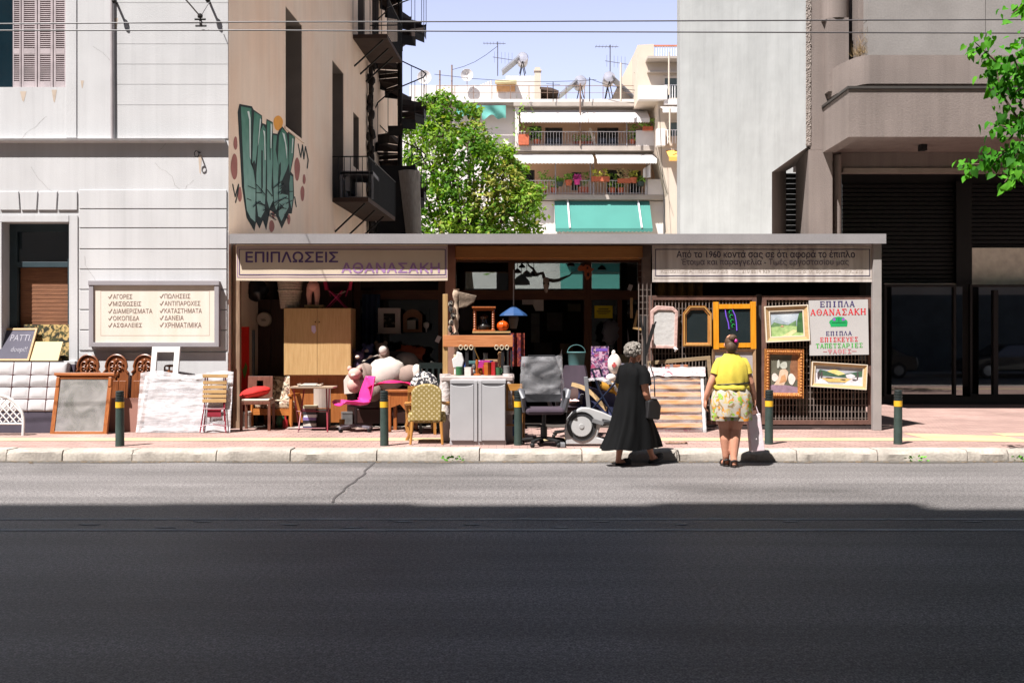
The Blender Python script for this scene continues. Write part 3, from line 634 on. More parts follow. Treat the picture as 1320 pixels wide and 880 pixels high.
# balconies on the side wall
def balcony(Ya, Yb, z, depth, panel):
    a = Vector((XC+.0507*(Ya-Y0), Ya, z)); b = Vector((XC+.0507*(Yb-Y0), Yb, z)); o = -NI*depth
    mb = MB(); mb.hexa([a-Vector((0,0,.1)), a+o-Vector((0,0,.1)), b+o-Vector((0,0,.1)), b-Vector((0,0,.1)), a, a+o, b+o, b])
    s = TH.part('balcony', mb, M('rusty_balcony_floor', '#3b2a22', .85, .3, 3))
    mb = MB(); zt = Vector((0, 0, .92))
    mb.tube([a+zt, a+o+zt, b+o+zt, b+zt], .016, 6)
    for p, q in ((a, a+o), (a+o, b+o)):
        n = max(2, int((q-p).length/.13))
        for i in range(n+1): r = p.lerp(q, i/n); mb.tube([r, r+zt], .0085, 5)
    TH.part('railing', mb, DARKMET, parent=s)
    mb = MB(); n = 3
    for i in range(n): r = a.lerp(b, (i+.2)/n); mb.bar(r+o*.85-Vector((0,0,.1)), r-Vector((0,0,.75)), .035)
    TH.part('bracket', mb, DARKMET, parent=s)
    if panel:
        mb = MB(); p = a+o*.985+(b-a)*.12; q = b+o*.985; mb.hexa([p, q, q-o*.02, p-o*.02, p+zt*.97, q+zt*.97, q-o*.02+zt*.97, p-o*.02+zt*.97]); TH.part('netting', mb, M('dark_netting', '#1c1b1c', .9, .3, 8), parent=s)
    return a, b, o
balcony(22.5, 26.1, 4.74, .82, True); balcony(24.7, 26.9, 9.1, .86, False)
mb = MB(); mb.frame(0, .75, 0, .62, .05, 0, .05); mb.frame(0, .75, 0, .62, .05, 1.1, 1.15); mb.box(0, .75, 0, 1.15, .56, .64); mb.box(.1, .2, .1, 1, .2, .55)
tb = mb.obj('metal_table', M('dull_grey_metal', '#6e6b6e', .6, .1, 5), None, smooth=False); tb.location = (-3.93, 22.75, 4.745); tag(tb, 'plain grey metal table standing on the iron balcony of the peach wall', 'table')
# spiral staircase
T = Thing('spiral_staircase', 'dark iron spiral staircase winding up beside the peach side wall', 'staircase', (-3.15, 28, G))
mb = MB(); mb.tube([(0,0,0), (0,0,13.5)], .07, 10); T.part('newel_post', mb, DARKMET, smooth=True)
mb = MB(); mt = MB(); n = 12; rise = 2.3/12; N = 66; A0 = R(250); hr = []
for i in range(N):
    a = A0+i*2*math.pi/n; da = 2*math.pi/n*1.08; z = .3+i*rise; r0, r1 = .05, .74
    c = [(r0*math.cos(a), r0*math.sin(a)), (r1*math.cos(a), r1*math.sin(a)), (r1*math.cos(a+da), r1*math.sin(a+da)), (r0*math.cos(a+da), r0*math.sin(a+da))]
    mb.prismz(c, z, z+.03)
    mb.add([(*c[0], z-.004), (*c[1], z-.004), (*c[1], z-.13), (*c[0], z-.13)], [(0,1,2,3)]); mb.add([(*c[0], z-.13), (*c[1], z-.13), (*c[2], z-.13+rise*.9), (*c[3], z-.13+rise*.9)], [(0,1,2,3)]) if i % 3 else None
    mt.add([(*c[1], z-.2), (*c[2], z-.2), (*c[2], z+.07), (*c[1], z+.07)], [(0,1,2,3)])
    p = (.735*math.cos(a), .735*math.sin(a)); hr.append((*p, z+.95))
    if i*rise > 3.0: mt.tube([(*p, z), (*p, z+.95)], .009, 5)
mt.tube(hr, .018, 6)
T.part('tread', mb, M('rusty_iron', '#2a1e1a', .8, .3, 6)); T.part('railing', mt, DARKMET)
mb = MB(); mb.box(-.55, .52, -.85, -.8, 0, 6.15); mb.box(.47, .52, -.8, .8, 0, 6.15); T.part('screen', mb, M('black_sheet', '#151314', .85, .3, 4))
mb = MB(); k = 18; rings = []
for j in range(2):
    row = []
    for i in range(2*k+1):
        u = i/(2*k); w = .58 if j else .36; off = .06 if j else .34
        row.append(Vector((off+u*w*1.0, -.9-.2*math.sin(u*math.pi)-(.022 if i % 2 else 0), 6.0 if j else 3.6)))
    rings.append(row)
mb.add(rings[0]+rings[1], [(i, i+1, 2*k+1+i+1, 2*k+1+i) for i in range(2*k)])
so = mb.obj('corrugated_sheet', M('weathered_fluted_sheet', '#9b948e', .8, .2, 6, stretch=(6, 6, 1))); so.location = (-3.15, 28, G)
sm = so.modifiers.new('thickness', 'SOLIDIFY'); sm.thickness = .01; tag(so, 'pale fluted sheet leaning against the dark foot of the spiral staircase', 'sheet')
# ---------------- concrete building on the right ----------------
T = Thing('concrete_building', 'pale trowelled and taupe modern building with deep dark porch on the right', 'building', (6, 19.6, G), world=True); YR = 19.6
def rp(px, py, Y=YR): return (PX(px, Y), PZ(py, Y))
mb = MB(); zt = 15.0
mb.prism([(PX(877, YR), G), (PX(995, YR), G), rp(995, 222), rp(1040, 190), (PX(1040, YR), zt), (PX(877, YR), zt)], YR, YR+.4)
mb.box(7.2, 7.5, 23, 40, G, zt); mb.box(7.5, 30, YR+.9, 40, zt-.3, zt-.01)
T.part('pale_wall', mb, TROWEL)
mb = MB(); random.seed(5)
def rough_strip(u, v): 
    return (PX(1038.5+6.5*u, YR)+(.012*noise.noise(Vector((v*300, u*9, 0))) if u in (0, 1) else 0), YR-.012-.03*abs(noise.noise(Vector((u*9, v*200, 3)))), PZ(188-230*v, YR))
mb.grid(rough_strip, 6, 220); T.part('rough_edge', mb, M('broken_concrete_edge', '#857b75', .95, .15, 30, .8, 60))
mb = MB()
a, b, c, d = Vector((PX(995, YR), YR+.001, G)), Vector((*rp(995, 222),)).to_3d(), None, None
b = Vector((rp(995, 222)[0], YR+.001, rp(995, 222)[1])); c = P(1013.5, 220.5, 20.7); d = Vector((c.x, 20.7, G))
mb.add([a, d, c, b], [(0, 1, 2, 3)]); e = Vector((rp(1044, 187)[0], YR+.001, rp(1044, 187)[1])); f = P(1048, 201, 20.7); mb.add([b, c, f, e], [(0, 1, 2, 3)])
T.part('splayed_reveal', mb, TAUPE)
BLK = M('black_louvre_paint', '#0a090b', .5, .15, 3)
mb = MB(); z = G
while z < 4.9: mb.prismx([(20.72, z), (20.68, z+.01), (20.68, z+.09), (20.72, z+.105)], PX(1013, 20.7)-.05, PX(1049, 20.7)); z += .108
T.part('narrow_shutter', mb, BLK)
xcol = PX(1058, YR)
mb = MB(); mb.box(PX(1042.6, YR), PX(1073, YR), YR, YR+.9, G, PZ(193, YR)); mb.box(PX(1045, YR), PX(1068, YR), YR-.002, YR+.5, PZ(193, YR), zt); T.part('pier', mb, TAUPE)
mb = MB(); mb.box(PX(1073, YR)-.0, PX(1073, YR)+.35, YR+.902, 22, G, 5.2); T.part('return_wall', mb, TAUPE)
mb = MB(); mb.tube([(PX(1078, 19.9), 19.85, G), (PX(1078, 19.9), 19.85, 5.2)], .08, 12); T.part('downpipe', mb, TAUPE, smooth=True)
# porch box: fascia, side, soffit
FY = 18.1; fx = PX(1094, FY); fzb = PZ(176.5, FY); fzt = PZ(115, FY)
mb = MB(); mb.box(fx, 26, FY, FY+.25, fzb, fzt); mb.box(fx, fx+.25, FY+.25, 19.599, fzb, fzt-.002); mb.box(fx+.26, 26, FY+.26, 22.6, fzb+.12, fzb+.3); T.part('fascia', mb, TAUPE)
mb = MB(); mb.box(fx-.03, 26, FY-.03, FY+.24, fzt+.004, fzt+.05); mb.box(fx-.03, fx+.2, FY+.24, 19.59, fzt+.004, fzt+.05); T.part('flashing', mb, M('dark_flashing', '#3a3633', .6, .15, 4))
mb = MB(); mb.box(PX(1084, 20.2), 26, 20.2, 20.5, 4.93, fzb+.115); T.part('porch_beam', mb, TAUPE)
mb = MB(); mb.box(PX(1086, 20.2), 26, 20.16, 20.2, 4.9, 5.0); T.part('beam_trim', mb, M('pale_trim', '#8f857c', .7))
mb = MB(); mb.box(PX(1186, 19.4), PX(1194, 19.4), 19.35, 19.5, fzb+.0, fzb+.115); T.part('porch_lamp', mb, BLACK)
# curved balcony band
pts = []; xa, ya = PX(1068, YR)-.02, 19.6; xb, yb = PX(1122, 18.4), 18.4
for i in range(13):
    t = i/12*math.pi/2; pts.append((xb-(xb-xa)*math.cos(t), ya-(ya-yb)*math.sin(t)))
pts.append((26, 18.4)); inner = [(x+.0 if i else x, y+.2) for i, (x, y) in enumerate(pts)]
z0, z1 = PZ(108, 18.4), PZ(71, 18.4); mb = MB(); n = len(pts)
mb.add([(x, y, z0) for x, y in pts]+[(x, y, z1) for x, y in pts]+[(x+.05, y+.22, z1) for x, y in pts]+[(x+.05, y+.22, z0) for x, y in pts],
       [(k*n+i, k*n+i+1, ((k+1) % 4)*n+i+1, ((k+1) % 4)*n+i) for k in range(4) for i in range(n-1)])
mb.add([(x, y+.1, z0+.03) for x, y in pts]+[(xa, 19.75, z0+.03), (26, 19.75, z0+.03)][::-1], [tuple(range(n+2))])
T.part('curved_parapet', mb, TAUPE, smooth=True)
mb = MB(); mb.box(PX(1067, 19.4), PX(1093, 19.4), 19.35, 20, z0+.1, PZ(24, 19.4)); rr = [(PX(1080, 19.4)+.27*math.cos(t), 19.62+.3*math.sin(t)) for t in [k*math.pi/8 for k in range(16)]]; mb.prismz(rr, PZ(24, 19.4)+.002, zt); mb.box(PX(1105, 19.3), PX(1119, 19.3), 19.25, 20, z0+.05, zt); T.part('upper_pier', mb, TAUPE, smooth=True, angle=30)
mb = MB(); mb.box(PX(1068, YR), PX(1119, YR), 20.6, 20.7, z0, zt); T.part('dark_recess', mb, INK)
mb = MB(); x0 = PX(1119, 19)
for i, (a, b) in enumerate(((1119, 1270), (1271, 1420), (1421, 1600))):
    mb.box(PX(a, 19), PX(b, 19), 19.0, 19.3, PZ(26, 19)+.012, zt); mb.box(PX(a, 19), PX(b, 19), 19.0, 19.3, 6.3, PZ(26, 19))
T.part('concrete_panel', mb, M('board_concrete', '#7f7a77', .85, 0, 1.6, .3, 30, 0, .2, '#8d8885', None, 8, .06))
# porch back wall: shutters, glass, plinth
mb = MB(); z = 2.78
while z < 4.95: mb.prismx([(22.04, z), (21.99, z+.012), (21.99, z+.08), (22.04, z+.092)], PX(1086, 22), 26); z += .095
T.part('roller_shutter', mb, BLK)
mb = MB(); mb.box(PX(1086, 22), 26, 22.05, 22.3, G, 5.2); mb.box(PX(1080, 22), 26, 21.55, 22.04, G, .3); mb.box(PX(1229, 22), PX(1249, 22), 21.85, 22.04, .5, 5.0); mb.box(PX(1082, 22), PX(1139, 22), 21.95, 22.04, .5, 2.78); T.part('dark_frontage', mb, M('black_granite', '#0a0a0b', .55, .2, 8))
mb = MB(); mb.box(PX(1138, 22), PX(1229, 22), 21.9, 22.0, 2.7, 2.77); T.part('metal_rail', mb, M('dull_rail', '#c4beb6', .5))
mb = MB(); mb.box(PX(1249, 22), 26, 21.9, 22.0, PZ(367, 22), PZ(320, 22)); T.part('sign_panel', mb, M('blank_green_grey_panel', '#d0d2c6', .8, .15, 6, .3, 90))
mirror_glass = M('black_shop_glass', '#060708', .02, 0, 1, spec=2.6)
for a, b in ((1139.5, 1229), (1249.5, 1400)):
    mb = MB(); mb.box(PX(a, 22), PX(b, 22), 21.56, 21.58, .33, PZ(371, 22)); T.part('shop_window', mb, mirror_glass)
mb = MB(); mb.frame(PX(1138, 21.6), PX(1230, 21.6), .3, 2.72, .05, 21.5, 21.6); mb.frame(PX(1248, 21.6), PX(1400, 21.6), .3, PZ(367, 21.6), .05, 21.5, 21.6); mb.box(PX(1278, 21.6), PX(1284, 21.6), 21.5, 21.555, .35, 2.6); T.part('window_frame', mb, BLACK)
# dry grass nest in the slot
mb = MB(); random.seed(11)
for i in range(260):
    t = random.random(); x = PX(1103+14*t, 19.1)+random.gauss(0, .04); y = 19.05+random.uniform(-.05, .2); z = PZ(73, 19.1)+random.random()**1.5*.5*t+.02
    a = random.uniform(-.6, .6); l_ = random.uniform(.1, .25); d = Vector((math.sin(a), random.uniform(-.4, .2), random.uniform(.2, 1))).normalized()*l_; p = Vector((x, y, z))
    mb.add([p, p+Vector((.006, 0, 0)), p+d+Vector((.003, 0, -.04))], [(0, 1, 2)])
single('dry_grass_tuft', mb, M('straw', '#8a7350', .9, .3, 20), 'dry straw coloured tuft lodged in the slot above the curved parapet', 'dry grass', (PX(1105, 19.1), 19.1, PZ(75, 19.1)))
# ---------------- apartment block across the yard ----------------
YA = 58.0
def ax(px, Y=YA): return PX(px, Y)
def az(py, Y=YA): return PZ(py, Y)
AW = M('apartment_white', '#c9c2bd', .9, .06, .5); AP = M('apartment_peach', '#dfb595', .9, .08, .6); AC = M('apartment_cream', '#bcae9e', .9, .06, .5)
AWN = M('white_awning_cloth', '#c9c4c0', .9, .03, 1); TEAL = M('teal_awning_cloth', '#3c766d', .85, .06, .8); SLABM = M('balcony_slab_paint', '#a0968d', .9, .1, 1.5)
T = Thing('apartment_block', 'sunlit cream apartment block with white and teal awnings beyond the yard', 'building', (4, YA, G), world=True)
mb = MB(); d1 = [(ax(704), ax(727), az(189), az(157)), (ax(773), ax(801), az(189), az(157)), (ax(683), ax(699), az(174), az(155)), (ax(821), ax(830), az(172), az(160))]
d2 = [(ax(665), ax(690), az(252), az(213)), (ax(739), ax(752), az(240), az(216)), (ax(785), ax(808), az(252), az(213)), (ax(815), ax(831), az(245), az(214))]
mb.holes(ax(664), ax(852), az(252), az(131), d1+d2, YA+1.6, YA+1.9); wl_ = T.part('balcony_wall', mb, AP)
mb = MB(); mb.box(ax(500), ax(664), YA+.9, YA+9, G, az(133)); mb.box(ax(664), ax(860), YA+2.2, YA+9, G, az(133)); mb.box(ax(664), ax(860), YA+.5, YA+2.19, G, az(258)); T.part('main_wall', mb, AW)
for h in d1+d2:
    mb = MB(); mb.frame(h[0], h[1], h[2], h[3], .1, YA+1.7, YA+1.78); mb.box((h[0]+h[1])/2-.05, (h[0]+h[1])/2+.05, YA+1.7, YA+1.77, h[2]+.1, h[3]-.1); w_ = T.part('balcony_door', mb, M('dark_door_paint', '#3a3633', .6, .2, 3))
    mb = MB(); mb.box(h[0]+.1, h[1]-.1, YA+1.75, YA+1.76, h[2]+.1, h[3]-.1); T.part('pane', mb, M('apartment_glass', '#141819', .08, .2, 2), parent=w_)
mb = MB(); mb.box(ax(655), ax(846), YA, YA+1.59, az(194), az(188)); mb.box(ax(660), ax(862), YA, YA+1.59, az(257), az(251)); mb.box(ax(662), ax(835), YA+.1, YA+9, az(136), az(131)); mb.box(ax(498), ax(662), YA+.3, YA+.89, az(134), az(129)); T.part('slab', mb, SLABM)
mb = MB(); mb.box(ax(664), ax(669), YA+.3, YA+1.6, az(188), az(136)); mb.box(ax(820), ax(846), YA+.02, YA+.2, az(188), az(168)); mb.box(ax(832), ax(859), YA+.02, YA+.2, az(251), az(231)); mb.box(ax(845), ax(848.5), YA+.2, YA+1.6, az(188), az(131)); T.split('parapet', mb, AW)
def railing(x0, x1, z0, z1, y, nm='railing'):
    mb = MB(); mb.box(x0, x1, y-.02, y+.02, z1-.04, z1); mb.box(x0, x1, y-.015, y+.015, z0+.08, z0+.11); n = int((x1-x0)/.17)
    for i in range(n+1): x = x0+(x1-x0)*i/n; mb.box(x-.012, x+.012, y-.011, y+.011, z0, z1-.041)
    T.part(nm, mb, M('pale_railing_paint', '#b9b3b0', .5))
railing(ax(668), ax(820), az(188), az(169), YA+.1); railing(ax(679), ax(832), az(251), az(232), YA+.1)
def awning(x0, x1, zt_, zb, yt, yb, m, val=.2, bars=()):
    mb = MB(); n = 24
    mb.add([(x0, yt, zt_), (x1, yt, zt_), (x1, yb, zb), (x0, yb, zb), (x0, yt, zt_-.03), (x1, yt, zt_-.03), (x1, yb, zb-.03), (x0, yb, zb-.03)], [(0,1,2,3),(7,6,5,4),(0,3,7,4),(1,5,6,2),(3,2,6,7)])
    poly = [(x0, zb-.031), (x1, zb-.031)]
    for i in range(n*4, -1, -1): poly.append((x0+(x1-x0)*i/(n*4), zb-val-.06*abs(math.sin(i*math.pi/4))))
    mb.prism(poly, yb-.006, yb+.006); a = T.part('awning', mb, m)
    mb = MB()
    for x in bars: mb.bar((x, yt-.02, zt_-.12), (x, yb-.02, zb+.02), .06)
    if bars: T.split('awning_arm', mb, WHITEP, parent=a)
awning(ax(671), ax(757.5), az(138), az(155), YA+.7, YA-.5, AWN); awning(ax(758), ax(836), az(138), az(155), YA+.7, YA-.5, AWN)
awning(ax(655), ax(764), az(196), az(209), YA+.5, YA-.9, AWN); awning(ax(768), ax(844), az(196), az(209), YA+.5, YA-.9, AWN)
awning(ax(715), ax(838), az(258), az(297), YA+.3, YA-1.1, TEAL, .16)
mb = MB()
for x in (ax(732), ax(823)): mb.bar((x, YA+.25, az(258)+.06), (x+.05, YA-1.12, az(297)+.02), .09)
mb.add([(ax(714.5), YA+.3, az(258)), (ax(714.5), YA+.3, az(300)), (ax(714.5), YA-1.1, az(297))], [(0,1,2)]); T.split('awning_arm', mb, WHITEP)
mb = MB()
for px in (748, 808): mb.tube([(ax(px), YA, az(188)), (ax(px), YA, az(150))], .035, 6)
for px in (716, 761, 765, 834): mb.tube([(ax(px), YA, az(251)), (ax(px), YA, az(208))], .035, 6)
T.split('balcony_post', mb, GREYMET)
awning(ax(722), ax(806), az(337), az(373), YA+.45, YA-.7, TEAL, .12)
mb = MB(); mb.tube([(ax(856), YA-.15, az(257)), (ax(856), YA-.15, az(330))], .07, 8); T.part('drainpipe', mb, M('rain_pipe', '#4d4a49', .6))
# roof level
mb = MB(); mb.box(ax(498), ax(845), YA+.15, YA+.4, az(131), az(127)); mb.box(ax(528, YA+2.4), ax(668, YA+2.4), YA+2.4, YA+8, az(133), az(110, YA+2.4)); mb.box(ax(652, YA+2.3), ax(692, YA+2.3), YA+2.3, YA+6, az(133), az(98, YA+2.3)); T.part('roof_room', mb, AW)
mb = MB(); mb.box(ax(640, YA+2.2), ax(664, YA+2.2), YA+2.25, YA+2.29, az(118, YA+2.2), az(105, YA+2.2)); T.part('orange_plaster', mb, M('orange_plaster', '#c99a6d', .9, .15, 2))
mb = MB(); mb.box(ax(638, YA+1.7), ax(666, YA+1.7), YA+1.7, YA+2.24, az(106, YA+1.7), az(103, YA+1.7)); T.part('roof_canopy', mb, M('buff_canopy', '#c6bb95', .9))
mb = MB(); mb.box(ax(690), ax(698), YA+1.6, YA+2.0, az(131), az(82)); mb.box(ax(689), ax(699), YA+1.55, YA+2.05, az(82), az(80)); mb.box(ax(690.5), ax(697.5), YA+1.6, YA+2.0, az(80), az(77)); T.part('chimney', mb, AC)
mb = MB(); mb.prism([(ax(697), az(103)), (ax(712), az(104)), (ax(722), az(108)), (ax(722), az(110)), (ax(697), az(106))], YA+1.6, YA+4); mb.box(ax(698), ax(699), YA+1.7, YA+1.8, az(131), az(105)); mb.box(ax(720), ax(721), YA+1.7, YA+1.8, az(131), az(109)); mb.box(ax(697), ax(722), YA+3.5, YA+3.6, az(131), az(107)); T.part('roof_shelter', mb, M('brown_shelter', '#4e3e35', .85, .2, 2))
mb = MB(); mb.box(ax(705), ax(712), YA+3.4, YA+3.48, az(131), az(110)); T.part('roof_door', mb, M('blue_white_door', '#b4bad2', .6))
for i, px in enumerate((615, 618.5, 622, 625.3, 628.5, 631.8)):
    mb = MB(); mb.tube([(ax(px), YA+2.6, az(110)), (ax(px), YA+2.6, az(96-i*1.4))], .07, 8); T.part('flue_pipe', mb, WHITEP)
mb = MB(); zt_ = az(109)
mb.tube([(ax(562), YA+.3, zt_), (ax(850), YA+.3, zt_)], .02, 5); mb.tube([(ax(562), YA+.3, az(118)), (ax(850), YA+.3, az(118))], .012, 5)
for px in range(562, 850, 24): mb.tube([(ax(px), YA+.3, az(129)), (ax(px), YA+.3, zt_)], .022, 5)
T.part('roof_railing', mb, M('rusty_rail', '#7b6355', .7, .2, 4))
# right stepped wing
mb = MB(); W = 56.5
def wq(px, py): return (PX(px, W), PZ(py, W))
mb.prism([wq(848, 131), wq(822, 131), wq(822, 58), wq(843, 57), wq(843, 79), (8.0+3, wq(0, 79)[1]), (8.0+3, G), (wq(862, 0)[0], G), wq(862, 250), wq(848, 190)], W, W+9); k_ = 59.2/W; mb.prism([(wq(786, 0)[0]*k_, PZ(131, 59.2)), (wq(822, 0)[0]*k_, PZ(131, 59.2)), (wq(822, 0)[0]*k_, PZ(60, 59.2))], 59.2, W+9); wg = T.part('stepped_wing', mb, AC)
mb = MB(); mb.box(wq(822, 0)[0], wq(858, 0)[0], W-.5, W-.001, wq(0, 131)[1], wq(0, 113)[1]); mb.box(wq(855, 0)[0], 11, W-.4, W-.001, wq(0, 137)[1], wq(0, 130)[1]); mb.box(wq(845, 0)[0], wq(856, 0)[0], W-.5, W-.001, wq(0, 190)[1], wq(0, 168)[1]); T.split('terrace_wall', mb, AW)
mb = MB(); mb.box(wq(832, 0)[0], 11, W-.9, W-.001, wq(0, 81)[1], wq(0, 78)[1]); mb.box(wq(834, 0)[0], 11, W-.3, W-.001, wq(0, 95)[1], wq(0, 93)[1]); T.part('terrace_slab', mb, SLABM)
for a, b, c, d in ((854.5, 890, 129, 99), (859, 890, 178, 156)):
    mb = MB(); mb.frame(PX(a, W), PX(b, W), PZ(c, W), PZ(d, W), .1, W-.06, W-.01); w_ = T.part('wing_window', mb, AC); mb = MB(); mb.box(PX(a, W)+.1, PX(b, W)-.1, W-.03, W-.02, PZ(c, W)+.1, PZ(d, W)-.1); T.part('pane', mb, M('dim_green_glass', '#4b5550', .3, .3, 1.5), parent=w_)
def rail2(a, b, c, d, y):
    mb = MB(); mb.box(PX(a, W), PX(b, W), y, y+.04, PZ(d, W)-.04, PZ(d, W)); n = int((b-a)/3.2)
    for i in range(n+1): x = PX(a+(b-a)*i/n, W); mb.box(x-.02, x+.02, y+.004, y+.036, PZ(c, W), PZ(d, W)-.041)
    T.part('terrace_railing', mb, M('white_railing_paint', '#dedcdc', .5))
rail2(843, 885, 78, 59, W+.1); rail2(856, 885, 187, 169, W-.4); rail2(856, 885, 130, 111, W-.3)
mb = MB(); mb.bar((PX(843, W), W+.12, PZ(58.5, W)), (11, W+.12, PZ(58.5, W)), .09); T.part('terrace_rail_cap', mb, M('brick_red_rail', '#b06a50', .7))
awning(PX(850, W), PX(885, W), PZ(138, W), PZ(146, W), W-.1, W-1.2, AWN); awning(PX(858, W), PX(885, W), PZ(194, W), PZ(207, W), W-.1, W-1.2, M('yellow_awning_cloth', '#dba24c', .85, .05, 1))
mb = MB(); mb.tube([wq(800, 0)[:1]+(W-.1, wq(0, 131)[1]), wq(800, 0)[:1]+(W-.1, wq(0, 82)[1])], .06, 6); mb.tube([(PX(859, W), W-1.2, PZ(146, W)), (PX(859, W), W-1.2, PZ(190, W))], .05, 6); mb.tube([(PX(858, W), W-1.2, PZ(75, W)), (PX(858, W), W-1.2, PZ(129, W))], .05, 6); T.split('wing_pipe', mb, AC)
# roof things
def dish(px, py, Y, r):
    mb = MB(); mb.lathe([(.02, .1), (r*.5, .06), (r, -.05), (r*.98, -.06), (r*.5, .04), (.02, .085)], (0, 0, 0), 18, 'y'); mb.tube([(0, 0, -.1), (0, .1, -r-.5)], .04, 6); mb.tube([(0, -.06, -r*.8), (0, -.6, 0)], .015, 5)
    o = mb.obj('satellite_dish', M('dish_grey', '#c4bfbd', .6), None, None, True); o.location = P(px, py, Y); return o
tag(dish(547, 100, 58.3, .42), 'white satellite dish at the far left end of the roof, beside the stair', 'satellite dish'); tag(dish(602, 97, 60, .38), 'small pale satellite dish on the roof left of the row of flues', 'satellite dish')
def antenna(px, y0, y1, Y, lab):
    mb = MB(); o = P(px, y1, Y); h = (y1-y0)*Y/F; mb.tube([(0,0,0), (0,0,h)], .035, 6); mb.bar((-.9, 0, h-.1), (.5, 0, h-.12), .03)
    for i in range(7): mb.bar((-.85+i*.2, -.3, h-.1), (-.85+i*.2, .3, h-.1), .015)
    mb.bar((-.3, 0, h*.55), (1.1, 0, h*.45), .03)
    for i in range(6): mb.bar((-.2+i*.22, 0, h*.55-i*.02-.35), (-.2+i*.22, 0, h*.55-i*.02+.35), .015)
    single('television_antenna', mb, M('antenna_metal', '#5d5a61', .5, metal=.5), lab, 'antenna', (0, 0, 0)).location = o
antenna(641.5, 54, 98, 62, 'tall television antenna rising above the roof near the row of flues'); antenna(786.5, 58, 104, 60, 'tall television antenna beside the stepped cream wing of the apartment block')
def heater(px, py, lab, flip=1, s=1.0, Y=59.0):
    Tt = Thing('solar_water_heater', lab, 'water heater', P(px, py, Y))
    mb = MB(); mb.lathe([(.02, -.65), (.3, -.62), (.36, -.5), (.36, .5), (.3, .62), (.02, .65)], (.55*flip*s, .3, 1.35*s), 16, 'y'); Tt.part('tank', mb, M('tank_metal', '#c5c2c6', .3, .1, 3, metal=.6), smooth=True)
    mb = MB(); mb.bar((-1.0*flip*s, -.2, .15), (.35*flip*s, -.2, 1.25*s), 1.1, .09, (0, 1, 0)); mb2 = MB(); a = Vector((-1.1*flip*s, -.7, .1)); b = Vector((.3*flip*s, -.7, 1.3*s)); mb2.hexa([a, b, b+Vector((0, 1.3, 0)), a+Vector((0, 1.3, 0)), a+Vector((-.06, 0, .08)), b+Vector((-.06, 0, .08)), b+Vector((-.06, 1.3, .08)), a+Vector((-.06, 1.3, .08))]); Tt.part('collector', mb2, M('collector_glass', '#8d8f98', .2, .1, 2))
    mb = MB()
    for x in (.3, .8):
        for y in (-.3, .8): mb.bar((x*flip*s, y, 0), (.55*flip*s, y, 1.1*s), .05)
    Tt.part('stand', mb, DARKMET)
heater(665, 97, 'solar water heater with a long tilted panel beside the white chimney', 1, .75, 61.5); heater(739, 128, 'solar water heater standing alone in the middle of the roof', 1, .75); heater(795, 129, 'solar water heater with a dark tilted panel below the stepped wing', -.9, .95)
for px, y0, y1, lab in ((567, 91, 131, 'rusty pole at the left end of the roof above the tree'), (582.5, 84, 131, 'taller dark pole second from the left end of the roof'), (748, 108, 188, 'thin rusty pole rising past the upper white awning')):
    mb = MB(); mb.tube([(0,0,0), (0,0,(y1-y0)*58/F)], .05, 6); o = single('roof_pole', mb, M('rusty_rail', '#7b6355'), lab, 'pole', (0,0,0)); o.location = P(px, y1, 57.95)
# teal sun cloths on the left part
for a, b, lab in ((588, 619, 'teal sun cloth with a sagging corner, left of the pair'), (621, 652, 'teal sun cloth tied under the roof edge, right of the pair')):
    mb = MB(); mb.slab(lambda u, v, a=a, b=b: (ax(a+(b-a)*u), YA+.2-.25*math.sin(u*7+v*3)*(1-v), az(135)-(az(135)-az(152))*(1-v)*(.75+.35*abs(2*u-1)+.1*math.sin(u*12))), 14, 6, .01)
    single('sun_cloth', mb, M('teal_net_cloth', '#558f86', .9, .1, 2), lab, 'sun cloth', (ax(a), YA, az(152)), smooth=True)
# balcony pots and bits
TERR = M('terracotta', '#a8583c', .85, .15, 8); LEAFS = M('balcony_leaf', '#4d7a2a', .7, .35, 9, col2='#8faf3e')
random.seed(21)
def potplant(px, py, Y, w, h, leafh, lab, pot=None, lm=None, spread=1.0):
    o = P(px, py, Y); Tt = Thing('potted_plant', lab, 'potted plant', o)
    mb = MB(); mb.box(-w/2, w/2, -.13, .13, 0, h) if w > .5 else mb.lathe([(w*.36, 0), (w*.5, h), (w*.44, h)], (0,0,0), 12); Tt.part('pot', mb, pot or TERR)
    mb = MB()
    for i in range(70):
        p = Vector((random.uniform(-w/2, w/2)*spread, random.uniform(-.2, .2), h+random.random()*leafh)); q = Vector((random.gauss(0, 1), random.gauss(0, 1), random.gauss(0, .7))).normalized()*random.uniform(.08, .16); s = Vector((random.gauss(0, 1), random.gauss(0, 1), random.gauss(0, 1))).normalized()*.06
        mb.add([p-q, p+s, p+q, p-s], [(0,1,2,3)])
    Tt.part('foliage', mb, lm or LEAFS)
PINKF = M('pink_flower', '#c24a8f', .7, .3, 10); YELF = M('yellow_green_leaf', '#a3a23a', .7, .3, 9)
potplant(733, 239, 57.9, .45, .3, .35, 'small bushy plant in a terracotta pot on the lower balcony rail'); potplant(744, 238, 57.9, .4, .28, .3, 'pot of pink flowers hung on the lower balcony rail', M('pink_pot', '#c0357c'), PINKF)
potplant(774, 234, 57.85, 1.05, .28, .45, 'long terracotta trough of yellow green plants on the lower rail', None, YELF); potplant(806, 236, 57.85, .9, .25, .6, 'long terracotta trough with pale dry plants on the lower rail', None, M('dry_plant', '#a8986a', .8, .3, 9)); potplant(816.5, 236, 57.85, .5, .3, .4, 'round terracotta pot beside the pale dry plants', None, YELF)
